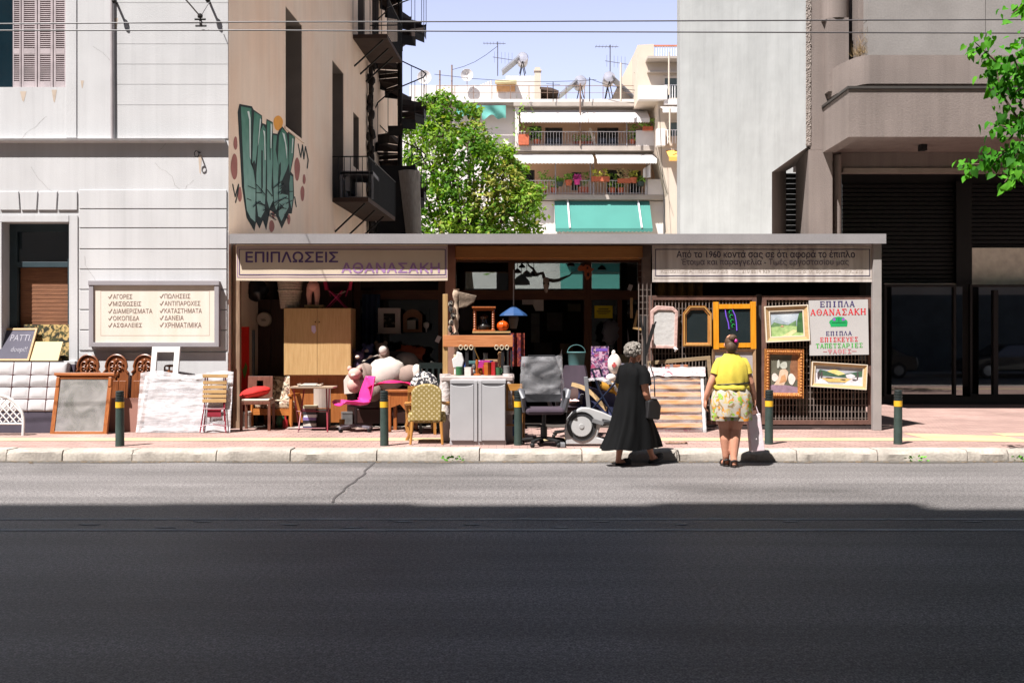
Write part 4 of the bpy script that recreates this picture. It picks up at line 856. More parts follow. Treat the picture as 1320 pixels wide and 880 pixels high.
potplant(826, 240, 57.9, .45, .25, .3, 'dark pot of bright green leaves at the right end of the lower balcony', M('dark_pot', '#2f3b35')); potplant(722, 240, 57.9, .4, .25, .2, 'dark pot at the left end of the plants on the lower balcony', M('dark_pot', '#2f3b35')); potplant(752, 249, 58.4, .6, .35, .9, 'tall leafy plant on the floor of the lower balcony', None, None, 1.2)
potplant(675, 187, 57.95, .6, .6, 2.3, 'tall climbing plant in a terracotta pot at the left end of the upper balcony', None, None, 2.2); potplant(835, 168, 57.9, .6, .2, .5, 'leafy green bush on the white parapet of the upper balcony', None, None, 1.6); potplant(752, 187, 58.6, 1.2, .2, .4, 'row of low green plants on the floor of the upper balcony')
mb = MB(); mb.slab(lambda u, v: (PX(829+10*u, 57.5), 57.5-.1*math.sin(u*9), PZ(229-18*v*(.6+.4*u), 57.5)), 8, 6, .02); single('laundry_sheet', mb, AWN, 'pale sheet hung out to dry at the right end of the lower balcony', 'laundry', P(835, 229, 57.5), smooth=True)
mb = MB(); mb.bar((0, 0, 0), (-.28, .2, 1.05), .14, .05); single('leaning_plank', mb, M('pale_plank', '#cbb9a4', .8), 'pale plank leaning on the upper balcony railing', 'plank', (0,0,0)).location = P(767, 187.5, 58.3)
random.seed(71)
for px, py0, py1, lab in ((713, 131, 106, 'thin cable mast at the middle of the roof railing'), (760, 131, 100, 'thin mast right of the lone solar heater'), (826, 131, 92, 'thin mast before the cream stepped wing')):
    mb = MB(); mb.tube([(0, 0, 0), (0, 0, (py0-py1)*58/F)], .025, 5); mb.bar((-.4, 0, (py0-py1)*58/F-.1), (.4, 0, (py0-py1)*58/F-.15), .02); single('cable_mast', mb, DARKMET, lab, 'mast', (0, 0, 0)).location = P(px, py0, 57.9)
mb = MB()
for a, b in (((560, 96), (760, 104)), ((760, 102), (850, 118)), ((583, 90), (641, 60)), ((846, 190), (860, 250)), ((850, 140), (858, 300))):
    q = [P(a[0]+(b[0]-a[0])*t, a[1]+(b[1]-a[1])*t+5*math.sin(math.pi*t), 57.8 if a[0] < 800 else 56.0) for t in (0, .25, .5, .75, 1)]; mb.tube(q, .014, 4)
T.split('cable', mb, DARKMET)
for px, py, h in ((700, 249, 1.0), (714, 249, .7), (789, 249, .9), (800, 249, .6), (692, 187, .8), (815, 187, .9)): potplant(px, py, 58.3, .45, .3, h, 'leafy plant on the '+('lower' if py > 200 else 'upper')+' balcony floor, '+{700: 'leftmost of the lower ones', 714: 'behind the dark pot at left', 789: 'behind the long troughs', 800: 'low one by the dark shutters', 692: 'beside the climbing plant', 815: 'by the white parapet at right'}[px], None, None, 1.3)
# ---------------- trees ----------------
def leaf_mat(name, a, b):
    m = M(name, a, .7, 0, 1.3, 0, 60, 0, .12, b, None, 4); n = m.node_tree.nodes; l = m.node_tree.links; bs = n['Principled BSDF']; o = n['Material Output']
    tl = n.new('ShaderNodeBsdfTranslucent'); src = bs.inputs['Base Color'].links[0].from_socket
    hv = n.new('ShaderNodeHueSaturation'); hv.inputs['Value'].default_value = 1.5; hv.inputs['Saturation'].default_value = 1.15; l.new(src, hv.inputs['Color']); l.new(hv.outputs[0], tl.inputs[0])
    mx = n.new('ShaderNodeMixShader'); mx.inputs[0].default_value = .35; l.new(bs.outputs[0], mx.inputs[1]); l.new(tl.outputs[0], mx.inputs[2]); l.new(mx.outputs[0], o.inputs[0]); return m
BARK = M('grey_bark', '#5a4a3d', .95, .3, 6, .6, 25)
YT = 40.0
T = Thing('leafy_tree', 'bushy bright green tree growing in the yard below the apartment block', 'tree', (-1.7, YT, G), world=True)
random.seed(4); clumps = []
for px, py, r, dy in ((560, 150, .9, 0), (585, 140, .8, -.5), (540, 175, .9, .4), (575, 180, 1.1, -.7), (610, 165, .8, .2), (600, 200, 1.2, -.9), (555, 215, 1.2, -.2), (635, 205, .9, 0), (645, 230, .9, -.5), (590, 240, 1.3, -1), (630, 255, 1.1, -.8), (665, 245, .9, 0), (672, 270, .9, -.4), (560, 260, 1.2, -.3), (600, 285, 1.3, -1), (650, 285, 1.1, -.6), (535, 235, .8, .5), (530, 200, .6, .3), (548, 128, .55, .3), (612, 142, .5, .3), (655, 210, .6, .5), (540, 290, 1.0, 0), (684, 262, .5, 0), (625, 185, .7, .6), (575, 310, 1.3, -.4), (630, 315, 1.3, -.4), (680, 300, .8, .2), (690, 252, .55, .2), (668, 222, .5, .3), (519, 160, .45, .2), (516, 262, .6, .2), (650, 190, .45, .4), (575, 122, .4, .2)):
    clumps.append((P(px, py, YT)+Vector((random.uniform(-.15, .15), dy, random.uniform(-.15, .15))), r*random.uniform(.72, .98)))
mb = MB(); tr = Vector((-1.7, YT, G)); mb.tube([tr, tr+Vector((.1, 0, 2.2)), tr+Vector((-.1, 0, 4.4))], [.28, .22, .17], 10)
T.part('trunk', mb, BARK, smooth=True); mb = MB(); base = tr+Vector((-.1, 0, 4.4))
for c, r in clumps:
    m1 = base.lerp(c, .5)+Vector((random.uniform(-.3, .3), random.uniform(-.3, .3), random.uniform(-.6, .1))); mb.tube([base, m1, c, c+Vector((0, 0, r*.6))], [.09, .06, .03, .008], 6)
    for q in range(4): e = c+Vector((random.gauss(0, 1), random.gauss(0, 1), random.gauss(.3, .8))).normalized()*r*1.15; mb.tube([c, c.lerp(e, .5)+Vector((0, 0, .08)), e], [.022, .014, .004], 5)
T.part('branch', mb, BARK, smooth=True)
mbs = [MB(), MB(), MB()]
for ci, (c, r) in enumerate(clumps):
    yel = 600 < (c.x*F/c.y+660) < 660 and ci % 2 == 0
    for k in range(int(470*r*r)+90):
        d = Vector((random.gauss(0, 1), random.gauss(0, 1), random.gauss(0, 1))).normalized()
        rr = r*(.45+.6*random.random()**.6)*(1.35 if k % 9 == 0 else 1)*(1+.35*noise.noise(d*2+c)); p = c+Vector((d.x*rr, d.y*rr, d.z*rr*.8))
        up = (d*.6+Vector((random.gauss(0, .5), random.gauss(0, .5), .6+random.gauss(0, .4)))).normalized(); a = up.orthogonal().normalized(); a = (Matrix.Rotation(random.uniform(0, 6.28), 3, up) @ a); b = up.cross(a)
        L_ = random.uniform(.07, .17); w = L_*.45; m = mbs[2 if ci % 4 == 1 and k % 2 or k % 11 == 0 else 1 if (yel and random.random() < .7) or random.random() < .06 else 0]
        m.add([p-a*L_, p+b*w-up*.02, p+a*L_, p-b*w-up*.02], [(0,1,2,3)])
T.part('crown', mbs[0], leaf_mat('tree_leaf', '#3a651d', '#8fa844')); T.part('dark_leaf_crown', mbs[2], leaf_mat('tree_leaf_dark', '#2c5214', '#5f8a2c')); T.part('dry_twig_crown', mbs[1], leaf_mat('tree_leaf_pale', '#7c8a3a', '#a39a52'))
# street tree at the right edge
T = Thing('street_tree', 'broad leaved green street tree reaching in over the pavement at the right edge', 'tree', (8.3, 13.0, G), world=True)
mb = MB(); t0 = Vector((8.3, 13.0, G)); mb.tube([t0, t0+Vector((.05, 0, 1.5)), t0+Vector((-.1, -.1, 3.0)), t0+Vector((-.3, -.3, 4.2))], [.16, .13, .12, .09], 10)
T.part('trunk', mb, BARK, smooth=True)
mb = MB(); YL = 11.2
sprays = [[(1420, 100), (1330, 95), (1290, 85), (1256, 54)], [(1420, 150), (1340, 160), (1310, 150), (1290, 120), (1285, 90)], [(1420, 200), (1350, 195), (1300, 195), (1270, 212), (1242, 212)], [(1420, 10), (1345, 0), (1318, 8), (1304, 18)], [(1420, 120), (1345, 110), (1315, 95), (1305, 70)], [(1420, 180), (1340, 170), (1305, 165), (1280, 160)], [(1400, 230), (1340, 215), (1310, 215), (1295, 235)], [(1420, 60), (1350, 55), (1325, 50), (1316, 48)]]
leaf = MB(); leaf2 = MB(); random.seed(9)
def heart(m, p, n_, tipdir, s):
    x = tipdir.normalized(); y = n_.cross(x).normalized(); z = x.cross(y)
    out = [(0, 0), (-.12, .3), (.1, .46), (.42, .42), (.75, .22), (1.08, 0)]
    mid = [p+x*(t*s) - z*(.1*s*t*t) for t in (0, .1, .3, .5, .78, 1.08)]
    L_ = [p+x*(a*s)+y*(b*s)+z*(.35*b*s - .12*s*a*a) for a, b in out]; R_ = [p+x*(a*s)-y*(b*s)+z*(.35*b*s - .12*s*a*a) for a, b in out]
    m.add(mid+L_[1:5]+R_[1:5], [(0,1,6),(1,2,7,6),(2,3,8,7),(3,4,9,8),(4,5,9),(1,0,10),(2,1,10,11),(3,2,11,12),(4,3,12,13),(5,4,13)])
for si, sp in enumerate(sprays):
    q = [P(a, b, YL+(.5-.13*si)*.8) for a, b in sp]; root = t0+Vector((-.3, -.3, 4.0)); mb.tube([root]+q, [.04, .025]+[.014]*(len(q)-2)+[.004], 6)
    for i in range(len(q)-1):
        n = int((q[i+1]-q[i]).length/.0075)
        for k in range(n):
            p = q[i].lerp(q[i+1], k/n)+Vector((random.gauss(0, .06), random.gauss(0, .14), random.gauss(0, .065)))
            td = Vector((random.gauss(-.3, .5), random.gauss(-.1, .4), -.8+random.gauss(0, .35))); nn = Vector((random.gauss(-.2, .55), -.6+random.gauss(0, .6), .6+random.gauss(0, .5)))
            heart(leaf if k % 3 else leaf2, p, nn, td, random.uniform(.05, .108))
for k in range(1500):   # the rest of the crown, beyond the edge of the picture
    d = Vector((random.gauss(0, 1), random.gauss(0, 1), random.gauss(0, 1))).normalized()*random.uniform(.4, 1); p = Vector((8.9+d.x*1.6, 12.6+d.y*1.8, 5.3+d.z*1.3))
    if p.x*F/p.y < 690: continue
    heart(leaf, p, Vector((random.gauss(0, .5), -.5, .8)), Vector((random.gauss(0, 1), random.gauss(0, 1), -.7)), random.uniform(.07, .13))
T.part('branch', mb, BARK, smooth=True); T.part('crown', leaf, leaf_mat('mulberry_leaf', '#32701a', '#5f9c2c'), smooth=True, angle=80); T.part('dark_crown', leaf2, leaf_mat('mulberry_leaf_dark', '#1f4a12', '#3d7420'), smooth=True, angle=80)
# ---------------- furniture shop ----------------
T = Thing('furniture_shop', 'low open fronted furniture shop with a flat grey roof edge and cloth signs', 'shop', (0, 15.6, G), world=True); SH = T
RY = 15.15; rx0, rx1 = PX(296, RY), PX(1142, RY); rz0, rz1 = PZ(314, RY), PZ(302, RY)
OLDW = wood('old_grey_wood', '#6b5442', '#8d7560', .85, 'z'); BRW = wood('brown_shop_wood', '#432718', '#5d3a22', .5, 'z'); BRWX = wood('brown_shop_beam', '#432718', '#5d3a22', .5, 'x')
mb = MB(); mb.box(rx0+.02, rx1-.02, RY+.06, 19.2, rz1+.001, rz1+.012); T.part('roof_bounce_sheet', mb, M('pale_bounce_sheet', '#c9c4bc', .9, .08, 1))  # unseen pale sheet added on the roof to bounce light onto the side wall
mb = MB(); mb.box(rx0, rx1, RY, 19.25, rz0+.02, rz1); mb.box(rx0, rx1, RY-.012, RY-.001, rz0, rz1+.006); T.part('roof', mb, M('roof_edge_paint', '#858182', .7, .06, 3, .1, 60, fine=.05))
def post(a, b, y0_, m, Y=15.6, d=.1, y1_=314): 
    mb = MB(); mb.box(PX(a, Y), PX(b, Y), Y, Y+d, G, rz0+.019); T.part('post', mb, m, bevel=.004)
post(300, 309, 0, OLDW); post(574, 587, 0, M('faded_pink_wood', '#8e6a5a', .8, .2, 5)); post(828, 839, 0, M('worn_post', '#6d5f58', .7, .2, 6)); post(1126, 1136.5, 0, M('pale_grey_post', '#8d8784', .6, .06, 5), 15.24)
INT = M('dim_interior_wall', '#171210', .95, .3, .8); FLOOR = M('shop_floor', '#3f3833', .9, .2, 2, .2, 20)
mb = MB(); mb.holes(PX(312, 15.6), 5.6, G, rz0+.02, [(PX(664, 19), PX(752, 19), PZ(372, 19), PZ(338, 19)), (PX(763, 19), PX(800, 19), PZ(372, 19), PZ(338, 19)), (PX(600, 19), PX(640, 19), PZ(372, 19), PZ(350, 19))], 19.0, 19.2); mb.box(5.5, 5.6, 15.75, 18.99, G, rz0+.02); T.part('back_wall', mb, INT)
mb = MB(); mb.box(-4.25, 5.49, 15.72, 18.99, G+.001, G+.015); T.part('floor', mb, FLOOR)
# partition fronts: brown timber and glass at 17.2
YG = 17.2
def g(px): return PX(px, YG)
def gz(py): return PZ(py, YG)
mb = MB(); mb.box(g(452), g(828), YG, YG+.1, gz(386), gz(374)); mb.box(g(582), g(828), YG, YG+.1, gz(338), rz0+.02); T.part('beam', mb, BRWX, bevel=.004)
for a, b, zt_, zb in ((456, 464, 314, 552), (565, 578, 314, 552), (655.5, 663.5, 338, 386), (753, 762.5, 338, 552), (796, 802, 386, 552), (822, 830, 314, 552)):
    mb = MB(); mb.box(g(a), g(b), YG-.004, YG+.106, G, min(gz(zt_), rz0+.02)) if zb == 552 else mb.box(g(a), g(b), YG-.004, YG+.106, gz(zb)+.03, gz(zt_)); T.part('timber_post', mb, BRW, bevel=.004)
dg = glass('shop_pane', (.5, .54, .54), .01, .04)
for a, b, c, d in ((464, 565, 374, 314), (588, 655, 374, 338), (664, 753, 374, 338), (763, 822, 374, 338)):
    mb = MB(); mb.box(g(a), g(b), YG+.04, YG+.048, gz(c), min(gz(d), rz0)); T.part('transom_pane', mb, dg)
for a, b in ((464, 565), (763, 796), (802, 822)):
    mb = MB(); mb.box(g(a), g(b), YG+.05, YG+.056, G+.3, gz(386.5)); T.part('pane', mb, glass('dim_pane', (.3, .3, .3), .01, .03))
mb = MB(); mb.box(PX(330, 17), PX(349, 17), 17.0, 17.04, G, PZ(386, 17)); mb.box(PX(349.5, 17), PX(369, 17), 17.0, 17.04, G, PZ(386, 17)); mb.box(PX(369, 17), g(455), 17.1, 17.2, G, rz0); T.split('dark_door', mb, wood('dark_brown_door', '#2c1a12', '#40271a', .5, 'z'))
# cloth signs
CLOTH = M('old_cream_cloth', '#bdae9b', .9, .06, 2.5, .1, 40); PURP = M('purple_lettering', '#4d3a68', .8, .1, 5); PINKL = M('faded_mauve_lettering', '#93709a', .8, .1, 5); NAVY = M('navy_lettering', '#3a3448', .8, .1, 5)
BY = 15.305
def b(px): return PX(px, BY)
def bz(py): return PZ(py, BY)
mb = MB(); mb.slab(lambda u, v: (b(304.5)+(b(577)-b(304.5))*u, BY+.0015*math.sin(u*23)*(1-v), bz(361.5)+(bz(315)-bz(361.5))*v-.01*math.sin(u*math.pi)*(1-v)), 40, 4, .02)
aw = T.part('cloth_sign', mb, CLOTH, smooth=True)
mb = MB(); yy = BY-.004; mb.text('ΕΠΙΠΛΩΣΕΙΣ', b(316.5), b(436), bz(338.3), bz(324.3), yy, .02); T.part('lettering', mb, PURP, parent=aw)
mb = MB(); mb.text('ΑΘΑΝΑΣΑΚΗ', b(440), b(567), bz(352), bz(338.5), yy, .02); T.part('lettering', mb, PINKL, parent=aw)
def border(x0, x1, z0, z1, w, y, m, par):
    mb = MB(); mb.sheet([(x0, z0), (x1, z0), (x1, z0+w), (x0, z0+w)], y); mb.sheet([(x0, z1-w), (x1, z1-w), (x1, z1), (x0, z1)], y); mb.sheet([(x0, z0+w), (x0+w, z0+w), (x0+w, z1-w), (x0, z1-w)], y); mb.sheet([(x1-w, z0+w), (x1, z0+w), (x1, z1-w), (x1-w, z1-w)], y); SH.part('border', mb, m, parent=par)
border(b(308), b(574.5), bz(354.5), bz(321), .012, yy, PURP, aw); border(b(305.8), b(576), bz(357.5), bz(318.5), .008, yy, PINKL, aw)
mb = MB(); mb.box(PX(587, 15.55), PX(828, 15.55), 15.5, 15.9, PZ(333, 15.55), PZ(317, 15.55)); T.part('awning_casing', mb, wood('ochre_casing', '#8a5a2c', '#9c6b38', .6, 'x'), bevel=.01)
mb = MB(); mb.slab(lambda u, v: (b(841)+(b(1124)-b(841))*u, BY+.0012*math.sin(u*40)*math.sin(u*13), bz(363.5)+(bz(316)-bz(363.5))*v), 90, 4, .02)
def streaky():
    m = M('grey_streaked_cloth', '#9c918b', .55, 0, 7, .1, 30, 0, .4, '#d0c8c2', (1, 1, .06), 4); return m
aw2 = T.part('cloth_sign', mb, streaky(), smooth=True); yy = BY-.004
mb = MB(); mb.text('Από το 1960 κοντά σας σε ότι αφορά το έπιπλο', b(872), b(1102), bz(334.5), bz(323), yy, .01); T.part('lettering', mb, NAVY, parent=aw2)
mb = MB(); mb.text('Έτοιμα και παραγγελία - Τιμές εργοστασίου μας', b(878), b(1094), bz(343.5), bz(333.5), yy-.002, .006); T.part('lettering', mb, M('faded_navy_lettering', '#5a5260', .8, .15, 8), parent=aw2)
mb = MB(); mb.text('Κατάστημα Α: Πατησίων 205  τηλ. 210 8614 939   Κατάστημα Β: Μ. Βρώσιου Α  τηλ. 210', b(852), b(1112), bz(353), bz(345.5), yy, 0); T.part('lettering', mb, M('ghost_lettering', '#a5998f', .8, .15, 8), parent=aw2)
border(b(844.5), b(1121.5), bz(356), bz(321), .012, yy, NAVY, aw2); border(b(842.5), b(1123.5), bz(359), bz(318), .008, yy, M('ghost_lettering', '#a5998f'), aw2)
# ---------------- estate agent's board on the white wall ----------------
T = Thing('notice_board', 'framed cream board of property services in brown letters on the white wall', 'notice board', (lx(200), 15.4, lz(447)), world=True)
BN = 15.36
def n_(px): return PX(px, BN)
def nz(py): return PZ(py, BN)
mb = MB(); mb.box(n_(118), n_(278), BN+.05, BN+.11, nz(443), nz(367)); T.part('panel', mb, M('stained_cream_panel', '#cabfb1', .7, 0, 2.2, 0, 60, 0, .3, '#d3c9bf', (3, 1, .5), 5))
mb = MB(); mb.frame(n_(113.5), n_(281.5), nz(447), nz(362), .07, BN+.022, BN+.13); mb.box(n_(113), n_(282), BN+.012, BN+.021, nz(367.5), nz(361.5)); T.part('frame', mb, M('mauve_grey_frame', '#8f8a8e', .55, .06, 4), bevel=.004)
BR = M('brown_lettering', '#77655c', .8, .1, 5); yb = BN+.0485
mb = MB()
rows = [382.5, 391.8, 401.3, 410.5, 419.5]
for col, (xt, xw) in enumerate((('ΑΓΟΡΕΣ ΜΙΣΘΩΣΕΙΣ ΔΙΑΜΕΡΙΣΜΑΤΑ ΟΙΚΟΠΕΔΑ ΑΣΦΑΛΕΙΕΣ'.split(), (25, 36.5, 51, 34, 37.5)), ('ΠΩΛΗΣΕΙΣ ΑΝΤΙΠΑΡΟΧΕΣ ΚΑΤΑΣΤΗΜΑΤΑ ΔΑΝΕΙΑ ΧΡΗΜΑΤ/ΜΙΚΑ'.split(), (33.5, 46.5, 48.5, 25, 48)))):
    for i, (w, ww) in enumerate(zip(xt, xw)):
        x = (144, 210.5)[col]; z = rows[i]+2.6-(.5 if col else 0)
        if w == 'ΧΡΗΜΑΤ/ΜΙΚΑ': mb.text(w, n_(x), n_(x+ww), nz(z+.8), nz(z-6.2), yb, .018)
        else: mb.text(w, n_(x), n_(x+ww), nz(z), nz(z-6.2), yb, .018)
        cx = x-5.8
        for p, q in (((cx, z-3), (cx+1.6, z-.6)), ((cx+1.4, z-.3), (cx+4.6, z-6))):
            A = Vector((n_(p[0]), yb, nz(p[1]))); B = Vector((n_(q[0]), yb-.001, nz(q[1]))); d = (B-A).normalized(); m = Vector((-d.z, 0, d.x))*.007; mb.add([A-m, B-m, B+m, A+m], [(0,1,2,3)])
T.part('lettering', mb, BR)
mb = MB(); ym = BN+.0487; x0, x1, z0, z1, w = n_(128), n_(269), nz(432.5), nz(374.5), .005
for q in ([(x0,z0),(x1,z0),(x1,z0+w),(x0,z0+w)], [(x0,z1-w),(x1,z1-w),(x1,z1),(x0,z1)], [(x0,z0+w),(x0+w,z0+w),(x0+w,z1-w),(x0,z1-w)], [(x1-w,z0+w),(x1,z0+w),(x1,z1-w),(x1-w,z1-w)]): mb.sheet(q, ym)
T.part('border_line', mb, M('faint_brown_line', '#a08f82'))
# ---------------- bollards ----------------
def base(px, Y, z=G): return (PX(px, Y), Y, z)
T = Thing('bollard', 'x', 'bollard', base(154.5, 12.95), 0, 'green bollards along the kerb')
mb = MB(); mb.lathe([(.058, 0), (.056, .02), (.052, .5)], n=20); T.part('post', mb, M('bollard_green', '#2c3a35', .55, .2, 8, .1, 60, fine=.1), smooth=True)
mb = MB(); mb.lathe([(.0545, .5), (.0545, .575)], n=20); T.part('yellow_band', mb, M('bollard_yellow', '#c99a1e', .6, .12, 10), smooth=True)
mb = MB(); pf = [(.052, .575)]
for k in range(3): pf += [(.054, .59+k*.035), (.054, .61+k*.035), (.048, .613+k*.035), (.048, .62+k*.035)]
pf += [(.054, .695), (.05, .715), (.02, .72)]; mb.lathe(pf, n=20); T.part('ringed_top', mb, M('bollard_black', '#1d2423', .5, .15, 8), smooth=True, angle=25)
T.o['label'] = 'green bollard with yellow band before the mirror and brown board at the far left'
for px, Y, lab in ((495.5, 13.0, 'green bollard with yellow band in front of the plush toys and pink chair'), (668, 13.08, 'green bollard with yellow band between the white cabinet and the wrapped office chair'), (991, 13.2, 'green bollard with yellow band before the painting of a reading figure on the fence'), (1157.5, 13.2, 'green bollard with yellow band standing alone right of the shop, furthest right')):
    c = copy_tree(T.o); c.location = base(px, Y); c['label'] = lab; c.rotation_euler = (0, R(random.uniform(-1, 1)), random.random()*3)
# ---------------- goods: window and wall on the left ----------------
SZ = lz(465)+.001; PALEW = wood('pale_wood', '#94744c', '#ab8a5c', .5, 'z'); PALEWX = wood('pale_wood_x', '#94744c', '#ab8a5c', .5, 'x')
T = Thing('chalkboard', 'framed dark chalkboard with chalk writing leaning on the window sill', 'chalkboard', (PX(12, 15.38), 15.38, SZ), R(-5), None, False, R(-26))
mb = MB(); mb.frame(-.36, .32, 0, .56, .03, -.015, .012); T.part('frame', mb, PALEWX)
mb = MB(); mb.box(-.335, .295, -.004, .006, .025, .535); T.part('slate', mb, M('slate_grey', '#4a4753', .8, .12, 4))
mb = MB(); mb.text('PATTI.', -.08, .26, .34, .45, -.008, 0); mb.text('doepi!!', -.02, .24, .13, .24, -.008, 0); T.part('chalk_writing', mb, M('chalk', '#8d8a92', .9, .2, 20))
mb = MB(); mb.at((PX(55, 15.36), 15.36, SZ), R(-4), R(-27)); mb.box(-.24, .25, -.012, .012, 0, .33); single('yellow_board', mb, M('butter_yellow_board', '#c0aa80', .7, .04, 3), 'plain butter yellow board leaning at the front of the window sill', 'board', (PX(57, 15.38), 15.38, SZ), bevel=.003)
mb = MB(); mb.at((PX(70, 15.62), 15.62, SZ), 0, R(-8)); mb.box(-.5, .24, -.03, .03, 0, .57); tp = single('tapestry_panel', mb, patterned('gold_tapestry', '#a68c5c', ['#2a2a22', '#3a3a25'], 9, .54), 'gold tapestry panel with black leaf pattern standing on the window sill', 'tapestry', (PX(70, 15.62), 15.62, SZ))
mb = MB(); mb.box(-.5, .24, -.14, -.07, .0, .0); 
# tufted headboard
T = Thing('tufted_headboard', 'white square tufted headboard on a dark purple base leaning below the window', 'headboard', (PX(20, 14.82), 14.82, G), R(-2), None, False, R(-11))
mb = MB(); cols = 7; rows_ = 4; W = 1.9; x0 = -1.2; z0, z1 = .32, 1.06
def tuft(u, v):
    a = u*cols; c = v*rows_; fx_ = abs(math.sin(a*math.pi))**.35; fz = abs(math.sin(c*math.pi))**.35
    return (x0+W*u, -.03-.024*fx_*fz, z0+(z1-z0)*v)
mb.slab(tuft, cols*8, rows_*8, .11); T.part('padding', mb, M('white_padding', '#aeabac', .6, .04, 4), smooth=True, angle=80)
mb = MB()
for i in range(1, cols): mb.box(x0+W*i/cols-.004, x0+W*i/cols+.004, -.042, -.03, z0, z1)
for i in range(1, rows_): mb.box(x0, x0+W, -.0425, -.031, z0+(z1-z0)*i/rows_-.004, z0+(z1-z0)*i/rows_+.004)
T.part('stitching', mb, M('dark_red_stitch', '#5a3b3d'))
mb = MB(); mb.box(x0, x0+W+.01, -.02, .1, 0, .33); mb.box(x0, x0+W+.06, .085, .14, 0, 1.05); T.part('base', mb, M('dark_purple_cloth', '#3a333e', .9, .12, 5, .2, 90))
# lattice headboard
T = Thing('lattice_headboard', 'white arched lattice headboard standing at the far left edge', 'headboard', base(-6, 14.4), 0, None, False, R(-5))
mb = MB(); rad = .4; arc = [(rad*math.cos(t), 0, .18+rad*math.sin(t)) for t in [k*math.pi/16 for k in range(17)]]; mb.tube([(rad, 0, 0)]+arc+[(-rad, 0, 0)], .022, 8); mb.tube([(-rad, 0, .17), (rad, 0, .17)], .017, 6); T.part('rim', mb, WHITEP, smooth=True)
mb = MB()
for s in (1, -1):
    for k in range(-8, 9):
        c0 = k*.1; pts = []
        for j in range(40):
            x = -rad+2*rad*j/39; z = .18+s*(x-c0)*1.05
            if z > .18 and x*x+(z-.18)**2 < (rad-.01)**2: pts.append((x, .006*s, z))
        if len(pts) > 1: mb.tube([pts[0], pts[-1]], .0105, 5)
T.part('lattice', mb, WHITEP)
# leaning mirror
T = Thing('leaning_mirror', 'large mirror in an orange brown wooden frame leaning on the pavement', 'mirror', base(101.5, 14.62), R(-1), None, False, R(-14))
OW = wood('orange_brown_wood', '#7d4420', '#9a5c2e', .4, 'z'); OWX = wood('orange_brown_rail', '#7d4420', '#9a5c2e', .4, 'x')
w, h = .42, .87; mb = MB(); mb.box(-w, -w+.06, -.02, .03, 0, h); mb.box(w-.06, w, -.02, .03, 0, h); T.split('stile', mb, OW, bevel=.004)
mb = MB(); mb.box(-w-.03, w+.03, -.045, .04, h, h+.045); mb.box(-w+.06, w-.06, -.018, .03, h-.045, h-.001); mb.box(-w+.06, w-.06, -.018, .03, 0, .04); mb.box(-w-.02, w+.02, -.035, .035, -.015, -.001); T.split('rail', mb, OWX, bevel=.004)
mb = MB()
for s in (-1, 1): mb.box(s*(w-.03)-.022, s*(w-.03)+.022, -.032, -.021, h-.16, h-.02)
T.split('corner_block', mb, OW, bevel=.004)
MIR = M('mirror_silver', '#f2f2f3', .03, .12, 2, metal=1.0)
def dusty():
    m = bpy.data.materials.new('dusty_mirror'); m.use_nodes = True; n = m.node_tree.nodes; l = m.node_tree.links; o = n['Material Output']; bs = n['Principled BSDF']; bs.inputs['Metallic'].default_value = 1; bs.inputs['Roughness'].default_value = .03; bs.inputs['Base Color'].default_value = (.9, .9, .92, 1)
    df = n.new('ShaderNodeBsdfDiffuse'); df.inputs[0].default_value = (.4, .38, .37, 1); g_ = n.new('ShaderNodeNewGeometry'); z = n.new('ShaderNodeTexNoise'); z.inputs['Scale'].default_value = 3.2; z.inputs['Detail'].default_value = 5; z.inputs['Distortion'].default_value = .8; l.new(g_.outputs['Position'], z.inputs['Vector'])
    r = n.new('ShaderNodeMapRange'); r.inputs[1].default_value = .35; r.inputs[2].default_value = .68; r.inputs[3].default_value = .3; r.inputs[4].default_value = .62; l.new(z.outputs['Fac'], r.inputs[0]); mx = n.new('ShaderNodeMixShader'); l.new(r.outputs[0], mx.inputs[0]); l.new(bs.outputs[0], mx.inputs[1]); l.new(df.outputs[0], mx.inputs[2]); l.new(mx.outputs[0], o.inputs[0]); return m
mb = MB(); mb.box(-w+.06, w-.06, -.006, .004, .04, h-.045); T.part('mirror_glass', mb, dusty())
mb = MB(); mb.box(-w+.06, w-.06, .012, .02, .03, h-.02); T.part('backing', mb, BLACK)
